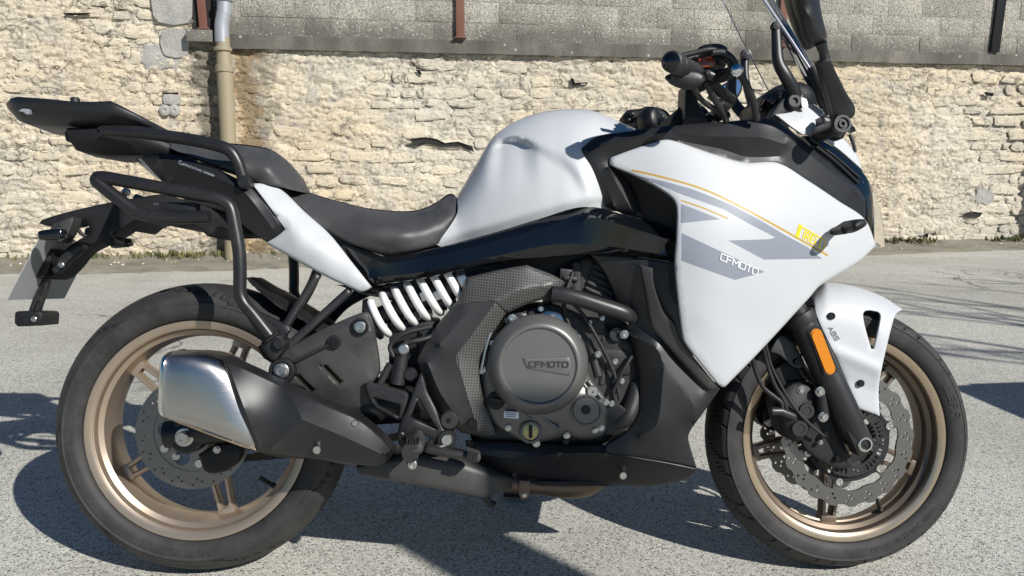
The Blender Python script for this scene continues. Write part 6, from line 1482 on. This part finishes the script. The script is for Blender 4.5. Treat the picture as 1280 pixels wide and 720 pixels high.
loft('end_ring', [mring((207, 446), (203.6, 517), -.268, -.162), mring((205.6, 443), (202.2, 520), -.274, -.156), mring((207.5, 440.6), (204.2, 523), -.278, -.153), mring((211, 439.6), (208, 525.5), -.279, -.1525), mring((212.5, 441.5), (209.5, 524), -.276, -.155)], MAT['chrome'], muf, 60)
shd = relief('heat_shield', [(276.5, 447, -.268, 1), (300, 457, -.258), (352, 481, -.246), (400, 503, -.230), (447, 523, -.212), (475, 545, -.200), (493, 565, -.190, 1), (484, 577, -.188), (474, 583, -.188, 1), (440, 580, -.200), (400, 574, -.215), (330, 567, -.238), (320, 564.5, -.258, 1), (298, 506, -.276)], MAT['black_sat'], bike,
             creases=[[(284, 453, -.276), (306, 512, -.286), (325, 560, -.270)], [(354, 486, -.252), (366, 500, -.262), (378.5, 524.7, -.270)], [(378.5, 524.7, -.270), (360, 540, -.272), (338, 561, -.262)], [(378.5, 524.7, -.270), (430, 546, -.244), (480, 569, -.208)]], mode='film', smooth=0, thick=.05, roll=.005, rollpx=2.4, step=5)
bolt(396.5, 562, -.238, 4.6, MAT['bolt'], shd, 'allen'); bolt(444, 529, -.222, 3.6, MAT['bolt'], shd, 'allen')
relief('inner_silencer', [(300, 470, -.17), (400, 510, -.16), (480, 560, -.14), (470, 585, -.14), (400, 575, -.15), (320, 560, -.16)], MAT['frame'], shd, thick=.06, roll=.02, rollpx=8)
cham = loft('exhaust_chamber', [mring((446, 581), (450, 592), -.145, -.07), mring((470, 570), (470, 598), -.160, -.05), mring((520, 563), (520, 606), -.170, -.04), mring((570, 570), (570, 616), -.170, -.04), mring((605, 582), (604, 624), -.165, -.045), mring((618, 590), (616, 618), -.150, -.06), mring((640, 596), (640, 612), -.12, -.07)], MAT['grey_plastic'], bike, 60)
ptube('header_pipe', [(630, 604, -.09), (670, 606, -.08), (715, 608, -.06), (745, 600, -.03), (790, 560, 0), (815, 500, 0)], [.018, .02, .026, .024, .02, .02], MAT['rust'], bike, seg=18); prism('exhaust_bracket', [(648, 600, 1), (662, 601, 1), (661, 624), (650, 622)], -.11, -.095, MAT['rust'], cham, .002, 2); bolt(655.5, 619, -.112, 3, MAT['bolt'], cham)
ptube('drain_spigot', [(608, 620, -.1), (611, 628, -.1), (618, 632, -.1)], .009, MAT['hose'], cham, seg=10)
# side stand on the far side
st_a, st_b = UV(600, 575, .10), None
wpt = BMI @ Vector((ORG.x - .02, ORG.y + .36, float(groundz(ORG.x, ORG.y + .36)) + .012)); ss_ = tube('side_stand', [st_a, st_a.lerp(wpt, .5), wpt], [.014, .013, .011], MAT['tube'], bike, 12, 4); v, f = g_box(wpt, .07, .05, .012, BMI.to_3x3(), .004); obj('stand_foot', v, f, MAT['tube'], ss_)

# ------------------------------------------------------------------ racks
plate_out = [(8, 128, 1), (14, 122), (22, 120.6), (60, 123.5), (94, 127.5), (120, 126.5), (138, 126), (146, 130), (170, 142), (194, 154), (199, 160), (197, 164), (165, 160), (130, 163), (90, 160), (38, 152), (10, 139)]
def rack_ring(px_t, py_t, px_b, py_b, hw):
    """section of the rack, traced on its near edge"""
    t, b_ = UV(px_t, py_t, -hw * .95), UV(px_b, py_b, -hw * .95); out = []
    for (y, k) in ((-hw, .55), (-hw, .2), (-hw * .95, 0), (hw * .95, 0), (hw, .2), (hw, .55), (hw * .95, 1), (hw * .6, 1.8), (-hw * .6, 1.8), (-hw * .95, 1)):
        p = t.lerp(b_, k); out.append(Vector((p.x, y, p.z)))
    return out
rack = loft('luggage_rack', [rack_ring(9, 128, 9, 135, .055), rack_ring(14, 122.5, 14, 136.5, .075), rack_ring(22, 120.8, 22, 137.5, .088), rack_ring(60, 123.5, 60, 139, .108), rack_ring(94, 127, 94, 141.5, .115), rack_ring(118, 127, 120, 142.5, .116), rack_ring(138, 126, 139, 143.5, .115), rack_ring(147, 130, 149, 145.5, .112), rack_ring(172, 143, 173, 152, .092), rack_ring(192, 153.5, 192, 160, .072), rack_ring(198, 160, 198, 164, .06)], MAT['black_sat'], bike, 38)
for (px, py) in ((94, 127.5),):
    for s in (-1, 1):
        q = UV(px, py, -.10); v, f = g_lathe(Vector((q.x, s * .10, q.z - .004)), (0, 0, 1), [(.009, 0), (.009, .010), (.007, .013)], 12); obj('rubber_stop', v, f, MAT['hose'], rack)
for k in range(5):
    q0, q1 = UV(125 + k * 11, 158 + k * .8, -.085 + .004 * k), UV(133 + k * 11, 161 + k * .8, -.02); v, f = g_tube([q0 - Vector((0, 0, .004)), q1 - Vector((0, 0, .004))], .004, 6, 1, False); obj('rib', v, f, MAT['black_mat'], rack)
prism('emblem', [(23, 138.5, 1), (28, 136), (38, 137), (37, 142, 1), (33, 143), (30, 140)], -.096, -.088, MAT['pale_script'], rack, 0, 1)
rb_ = loft('rack_base', [rack_ring(84, 160, 86, 174, .07), rack_ring(120, 160, 122, 177, .08), rack_ring(170, 165, 172, 180, .075), rack_ring(198, 172, 200, 188, .06), rack_ring(212, 180, 214, 192, .05)], MAT['black_mat'], rack, 38)
prism('latch', [(81, 165, 1), (88, 163), (104, 176), (84, 177)], -.06, .06, MAT['frame'], rb_, .002, 2)
for s in (-1, 1):
    P = [UV(128, 163, -.105), UV(165, 165, -.115), UV(200, 169, -.125), UV(240, 175, -.135), UV(272, 182, -.140), UV(288, 189, -.140), UV(297, 202, -.138), UV(302, 216, -.135), UV(306, 229, -.132)]
    tube('grab_rail', [Vector((p.x, s * abs(p.y), p.z)) for p in P], [.010, .0125, .0125, .0125, .0125, .0125, .012, .012, .012], MAT['tube'], bike, 16, 5)
disc('rail_mount', 306, 228, -.138, [(8, -.02), (8, .006), (6, .010), (0, .010)], MAT['black_sat'], bike)
# pannier frames, both sides
for s in (-1, 1):
    def q(px, py, y=-.215):
        p = UV(px, py, y); return Vector((p.x, s * abs(p.y), p.z))
    pf = tube('pannier_frame', [q(185, 268), q(172, 265), q(158, 256), q(138, 241), q(126, 231), q(121, 226), q(124, 222), q(134, 222.5), q(165, 228), q(203, 235), q(245, 243), q(270, 248), q(282, 253), q(289, 262), q(294, 285), q(299, 315), q(300, 345), q(300, 366), q(305, 379), q(316, 392), q(338, 420)], .0125, MAT['tube'], bike, 16, 5)
    tube('lower_bar', [q(160, 259), q(176, 267), q(205, 271), q(240, 271.5), q(262, 271)], .0125, MAT['tube'], pf, 16, 5)
    tube('stay', [q(150, 250, -.205), q(152, 246, -.15), q(154, 243, -.03)], .009, MAT['tube'], pf, 12, 4)
    v, f = g_box(q(225, 260, -.19), .07, .03, .02, None, .004); obj('mount_plate', v, f, MAT['tube'], pf)
prism('silver_tab', [(192, 253.5, 1), (230, 255.5, 1), (230, 258.5, 1), (192, 256, 1)], -.14, -.135, MAT['bolt'], bike, 0, 1)
bolt(157, 240, -.19, 4.5, MAT['bolt'], bike.children[-1])
# underside of the tail and plate carrier
prism('undertray', [(150, 252, 1), (200, 243), (230, 250), (270, 262), (300, 280), (300, 292), (272, 284, 1), (262, 296), (252, 288), (240, 282), (215, 283), (200, 273), (169, 276), (150, 286)], -.08, .08, MAT['black_mat'], bike, .006, 4)
hold = prism('plate_carrier', [(49, 279, 1), (52, 275), (88, 264), (148, 251), (200, 244, 1), (200, 272, 1), (168, 276), (140, 294), (100, 314), (84, 332), (68, 347), (62, 343), (82, 312), (98, 300), (112, 291), (108, 278), (96, 277), (84, 281), (62, 283)], -.035, .035, MAT['black_mat'], bike, .006, 4, step=7)
ptube('wiring', [(94, 278, -.02), (100, 290, -.025), (108, 296, -.02)], .004, MAT['hose'], hold, seg=8)
prism('carrier_arm', [(64, 336, 1), (78, 318), (100, 304), (104, 310), (86, 326), (70, 342)], -.06, -.04, MAT['frame'], hold, .003, 3); bolt(76, 331, -.063, 3.5, MAT['bolt'], hold)
disc('lock_knob', 139, 301, -.05, [(6, -.04), (6, .012), (5, .016), (0, .016)], MAT['black_mat'], hold)
# number plate (seen from behind, edge towards the viewer)
def pl(px, py, y): return UV(px, py, y)
t0, b0_ = pl(49, 296, -.105), pl(8, 375, -.105); V = []
for s in (-1, 1):
    for p in (t0, b0_):
        for o_ in (0, .002): V.append(Vector((p.x + o_, s * .105, p.z)))
npl = obj('number_plate', V, [(0, 1, 3, 2), (4, 6, 7, 5), (0, 2, 6, 4), (1, 5, 7, 3), (0, 4, 5, 1), (2, 3, 7, 6)], MAT['plate'], hold, 30, fix=True)
prism('plate_backing', [(50, 300, 1), (62, 296), (64, 330), (54, 348), (44, 345), (38, 330)], -.05, .05, MAT['black_mat'], hold, .004, 4)
# reflector and its bracket
prism('reflector_bracket', [(52, 344, 1), (62, 346), (50, 386), (46, 400), (36, 400), (36, 388)], -.022, -.012, MAT['frame'], hold, .002, 2, holes=[[(52, 356, 0, 1), (55, 357, 0, 1), (51, 370, 0, 1), (48, 369, 0, 1)], [(46, 376, 0, 1), (49, 377, 0, 1), (44, 392, 0, 1), (41, 390, 0, 1)]], step=5)
rr_ = prism('rear_reflector', [(19, 391, 1), (22, 389), (50, 390), (53, 393), (52, 407, 1), (22, 408), (18.5, 404)], -.035, .03, MAT['black_mat'], hold, .003, 2.5); bolt(42, 399, -.037, 3.5, MAT['bolt'], rr_)
# rear indicators
for s in (-1, 1):
    a, b_ = UV(72, 283, -.06), UV(66, 293, -.145); a.y *= -s; b_.y *= -s
    idr = tube('rear_indicator', [a, a.lerp(b_, .6)], .009, MAT['hose'], hold, 10, 3)
    R4 = [Vector((b_.x, -s * y, b_.z)) for y in ()]
    m3 = Matrix.Rotation(R(-8), 3, 'Y'); v, f = g_box(b_ + Vector((0, s * .0, 0)), .050, .026, .021, m3, .009); obj('indicator_head', v, f, MAT['black_gloss'], idr, 60)
    v, f = g_box(b_ + Vector((0, -.014 if s > 0 else .014, 0)), .040, .004, .010, m3, .0018); obj('indicator_lens', v, f, MAT['smoke'], idr, 60)
prism('indicator_stalk', [(60, 288, 1), (80, 275), (92, 272), (86, 292), (76, 303), (70, 300)], -.075, -.045, MAT['grey_plastic'], hold, .004, 3)

# ------------------------------------------------------------------ cockpit
# right grip
ge, gi = UV(842, 78, -.335), UV(870, 92, -.215); gd = gi - ge
v, f = g_lathe(ge, gd, [(.004, -.014), (.0165, -.014), (.0195, -.011), (.0195, .014), (.0165, .016), (.0165, .022), (.0185, .024), (.0185, .118), (.020, .122), (.020, .130)], 28); hbar = None
bar = MB(); P = [ge + gd * .05, gi, UV(905, 118, -.15), UV(912, 128, -.08)]
PB = [Vector((p.x, p.y, p.z)) for p in P]; full = PB + [Vector((p.x, -p.y, p.z)) for p in PB[::-1]]
hbar = tube('handlebar', full, .0115, MAT['tube'], bike, 14, 5)
gp = obj('grip', v, f, MAT['hose'], hbar, 35); v, f = g_lathe(ge, gd, [(0, -.019), (.010, -.018), (.0155, -.014), (.0155, -.010)], 24); obj('bar_end', v, f, MAT['black_gloss'], hbar)
for k in range(9):
    v, f = g_lathe(ge + gd.normalized() * (.034 + k * .0095), gd, [(.0186, -.002), (.0195, 0), (.0186, .002)], 28, cap=False); obj('grip_ring', v, f, MAT['hose'], gp)
for o in (gp,) : copy_side(o, hbar)
# throttle housing and switches
th = loft('throttle_housing', [[gi + (gd.normalized() * d_) + (frame_of(gd)[0] * math.cos(a) * r_ * 1.25 + frame_of(gd)[1] * math.sin(a) * r_) for a in np.linspace(0, 2 * math.pi, 16, endpoint=False)] for d_, r_ in ((-.012, .020), (-.006, .026), (.020, .028), (.034, .024), (.040, .016))], MAT['black_sat'], hbar, 50); copy_side(th, hbar)
prism('switch_pod', [(837, 92, 1), (845, 100), (862, 106), (878, 104), (882, 96), (870, 88), (850, 88)], -.295, -.262, MAT['black_sat'], hbar, .006, 4); bolt(835, 97, -.275, 3, MAT['black_mat'], hbar, 'dome')
# brake master cylinder and reservoir
res = loft('brake_reservoir', [[UV(890, 76, -.215) + Vector((math.cos(a) * rx, math.sin(a) * .022, z)) for a in np.linspace(0, 2 * math.pi, 20, endpoint=False)] for z, rx in ((-.014, .024), (-.012, .027), (.012, .028), (.016, .030), (.024, .030), (.027, .024))], MAT['black_sat'], hbar, 45)
prism('sight_window', [(873, 73, 1), (891, 71), (893, 82), (875, 84)], -.243, -.230, MAT['red_fluid'], res, .003, 2)
ptube('master_cylinder', [(882, 94, -.23), (895, 96, -.23), (912, 90, -.25)], [.014, .013, .010], MAT['frame'], hbar, seg=14)
lv = ptube('brake_lever', [(890, 100, -.22), (905, 96, -.26), (915, 90, -.30), (921, 88, -.335)], [.009, .0085, .0075, .0075], MAT['frame'], hbar, seg=12, ell=1.2); v, f = g_lathe(UV(921, 88, -.337), NY, [(0, -.012), (.006, -.010), (.0105, -.004), (.0115, .0), (.0105, .005), (.006, .0095), (0, .011)], 24); obj('lever_ball', v, f, MAT['chrome'], lv); copy_side(lv, hbar)
for (px, py, r_) in ((868, 91, 5.5), (884, 92, 4), (870, 96, 4)): bolt(px, py, -.25, r_, MAT['black_mat'], hbar, 'dome')
ptube('brake_hose', [(890, 66, -.26), (904, 66, -.26), (915, 74, -.26), (922, 88, -.255), (934, 108, -.24), (942, 128, -.22), (946, 150, -.20)], .0070, MAT['hose'], bike, seg=10); ptube('throttle_cable', [(852, 70, -.25), (868, 66, -.25), (888, 62, -.25), (900, 66, -.24), (912, 78, -.22)], .0055, MAT['hose'], bike, seg=10)
ptube('throttle_cable', [(866, 106, -.26), (876, 124, -.23), (892, 136, -.20), (905, 146, -.18)], .0055, MAT['hose'], bike, seg=10); ptube('wiring_loom', [(884, 106, -.24), (893, 124, -.22), (904, 142, -.19), (908, 152, -.18)], .0065, MAT['hose'], bike, seg=10)
# risers, top yoke, ignition
prism('bar_riser', [(856, 106, 1), (868, 108), (873, 128), (880, 142), (886, 152), (858, 154), (855, 140)], -.14, -.09, MAT['black_sat'], bike, .006, 4); copy_side(bike.children[-1], bike)
prism('top_yoke', [(838, 150, 1), (845, 138), (856, 130), (872, 128), (886, 140), (892, 156), (838, 158)], -.11, .11, MAT['black_mat'], bike, .008, 5)
for (px, py, y, r_) in ((886, 147, -.12, 6), (898, 146, -.14, 6), (908, 144, -.16, 5)): bolt(px, py, y, r_, MAT['black_mat'], bike.children[-1])
# clutter on the far grip: switch cluster seen over the tank
lc = prism('left_switch_cluster', [(778, 147, 1), (784, 138), (800, 136), (808, 133), (820, 134), (832, 138), (840, 148), (838, 158), (800, 159), (784, 155)], .24, .30, MAT['black_mat'], hbar, .010, 5, step=6)
for (px, py, r_) in ((790, 143, 4.5), (806, 137, 4), (816, 146, 5), (786, 150, 3.5), (828, 146, 4)): bolt(px, py, .235, r_, MAT['black_sat'], lc, 'dome')
# fork tube tops, instrument pod
dash = relief('instrument_pod', [(948, 140, -.03, 1), (950, 126, -.05), (960, 114, -.06), (975, 106, -.06), (995, 102, -.06), (1010, 106, -.06), (1018, 116, -.06), (1022, 132, -.05, 1), (1000, 150, -.04), (965, 150, -.03)], MAT['black_sat'], bike, ctrl=[(985, 125, -.085)], thick=.12, roll=.010, rollpx=5, step=6)
relief('instrument_screen', [(951, 134, -.062, 1), (958, 122, -.082), (972, 112, -.088), (978, 116, -.090), (970, 128, -.090), (957, 138, -.072)], MAT['black_gloss'], dash, thick=.01, roll=.001)
# stem with knob, far mirror glass
ptube('far_mirror_stem', [(931, 70, .20), (931, 90, .19), (934, 110, .18), (940, 130, .16), (944, 152, .14)], [.012, .010, .010, .012, .012], MAT['black_sat'], bike, seg=12); v, f = g_lathe(UV(932, 69, .19), NY, [(0, -.012), (.012, -.010), (.015, 0), (.012, .010), (0, .012)], 20); obj('stem_knob', v, f, MAT['black_sat'], bike.children[-1])
fm_ = prism('far_mirror', [(888, 118, 1), (900, 108), (914, 100), (924, 97), (928, 108), (924, 120), (914, 127), (902, 127)], .25, .285, MAT['black_sat'], bike, .006, 4); relief('mirror_glass', [(891, 117.5, .2465, 1), (902, 109, .2465), (914, 102, .2465), (923, 99.5, .2465), (926, 108, .2465), (922, 118, .2465), (913, 124, .2465), (903, 124.5, .2465)], MAT['mirror'], fm_, thick=.003, roll=0)
# windscreen with its brackets
cols, rows = 25, 16
EDGE = cr([tuple(UV(*p)) for p in ((1041, 132, -.112), (1022, 101, -.108), (1000, 67, -.102), (976, 31, -.094), (955, 0, -.086), (928, -42, -.074))], 3)
rows = len(EDGE); V = []
for j, e in enumerate(EDGE):
    for i in range(cols):
        s_ = -1 + 2 * i / (cols - 1); V.append((e[0] + .060 * (1 - s_ * s_), abs(e[1]) * s_, e[2] + .012 * (1 - s_ * s_)))
F = [(j * cols + i, j * cols + i + 1, (j + 1) * cols + i + 1, (j + 1) * cols + i) for j in range(rows - 1) for i in range(cols - 1)]
wsn = obj('windscreen', V, F, MAT['screen'], bike, 180)
for s, r_ in ((0, .0032), (cols - 1, .0014)): tube('screen_edge', [V[j * cols + s] for j in range(rows)], r_, MAT['screen_edge'], wsn, 8, 2)
for s in (-1, 1):
    def q(px, py, y):
        p = UV(px, py, y); return Vector((p.x, s * abs(p.y), p.z))
    br = tube('screen_bracket', [q(970, 32, -.13), q(971, 55, -.135), q(973, 78, -.14), q(982, 95, -.14), q(990, 110, -.13), q(994, 122, -.12)], [.008, .009, .010, .011, .012, .012], MAT['black_sat'], bike, 10, 4, ell=1.3)
    v, f = g_lathe(q(970, 33, -.135), (0, s, 0), [(.010, -.008), (.011, 0), (.008, .005), (0, .006)], 16); obj('screen_screw', v, f, MAT['black_mat'], br)
    tube('screen_support', [q(1014, 84, -.125), q(1024, 104, -.130), q(1034, 124, -.125), q(1040, 140, -.115)], [.006, .009, .011, .010], MAT['black_mat'], bike, 10, 4, ell=1.5)
prism('pod_bracket', [(960, 148, 1), (972, 130), (985, 118), (1000, 112), (1006, 120), (1004, 134), (985, 142), (972, 150)], -.125, -.10, MAT['black_sat'], dash, .005, 4)
disc('pod_bolt', 992, 127, -.128, [(9, -.01), (9, .004), (7.5, .007), (4, .007), (3.5, .003), (0, .003)], MAT['frame'], dash); prism('steel_tab', [(1002, 122, 1), (1008, 124), (1010, 134), (1003, 134)], -.13, -.125, MAT['bolt'], dash, 0, 1)
# mirrors
mir = MB()
arm = relief('mirror_arm', [(1023, 76, -.30, 1), (1030, 70, -.30), (1037, 74, -.30), (1048, 96, -.275), (1058, 116, -.255), (1068, 132, -.240), (1068, 144, -.235), (1058, 150, -.232), (1044, 148, -.232), (1040, 138, -.238), (1034, 116, -.258)], MAT['black_sat'], bike, thick=.016, roll=.005, rollpx=3, step=5)
prism('mirror_foot', [(1026, 146, 1), (1032, 144), (1044, 150), (1058, 150), (1069, 160), (1070, 164), (1062, 160), (1054, 173), (1050, 174), (1036, 167), (1028, 158)], -.165, -.14, MAT['black_sat'], arm, .006, 4); disc('mirror_pivot', 1051.5, 155.5, -.238, [(9.5, -.09), (9.5, -.02), (11, -.016), (11, .004), (10, .007), (7.5, .007), (7, .004), (5, .004), (4.4, .007), (2.4, .007), (2, .003), (0, .003)], MAT['black_sat'], arm, 32)
ptube('mirror_ball_stalk', [(1031, 74, -.31), (1029, 64, -.315), (1026, 54, -.32)], [.010, .0085, .011], MAT['black_sat'], arm, seg=14)
mh = relief('mirror_head', [(982, -24, -.36, 1), (990, -44, -.36), (1006, -52, -.36), (1020, -36, -.36), (1024, -4, -.355), (1027, 16, -.345), (1034, 46, -.325), (1033, 50, -.325), (1014, 58.5, -.325), (1010, 55, -.325), (996, 28, -.340), (987, 0, -.350)], MAT['black_sat'], arm, ctrl=[(1005, -10, -.385), (1012, 20, -.370), (1020, 45, -.345)], thick=.022, roll=.012, rollpx=7, step=6)
for (px, py) in ((1013, 35), (1010, 22)): pass
copy_side(arm, bike)
ptube('fairing_stay', [(1062, 168, -.08), (1066, 178, -.08), (1069, 190, -.08)], .004, MAT['tube'], bike, seg=8)
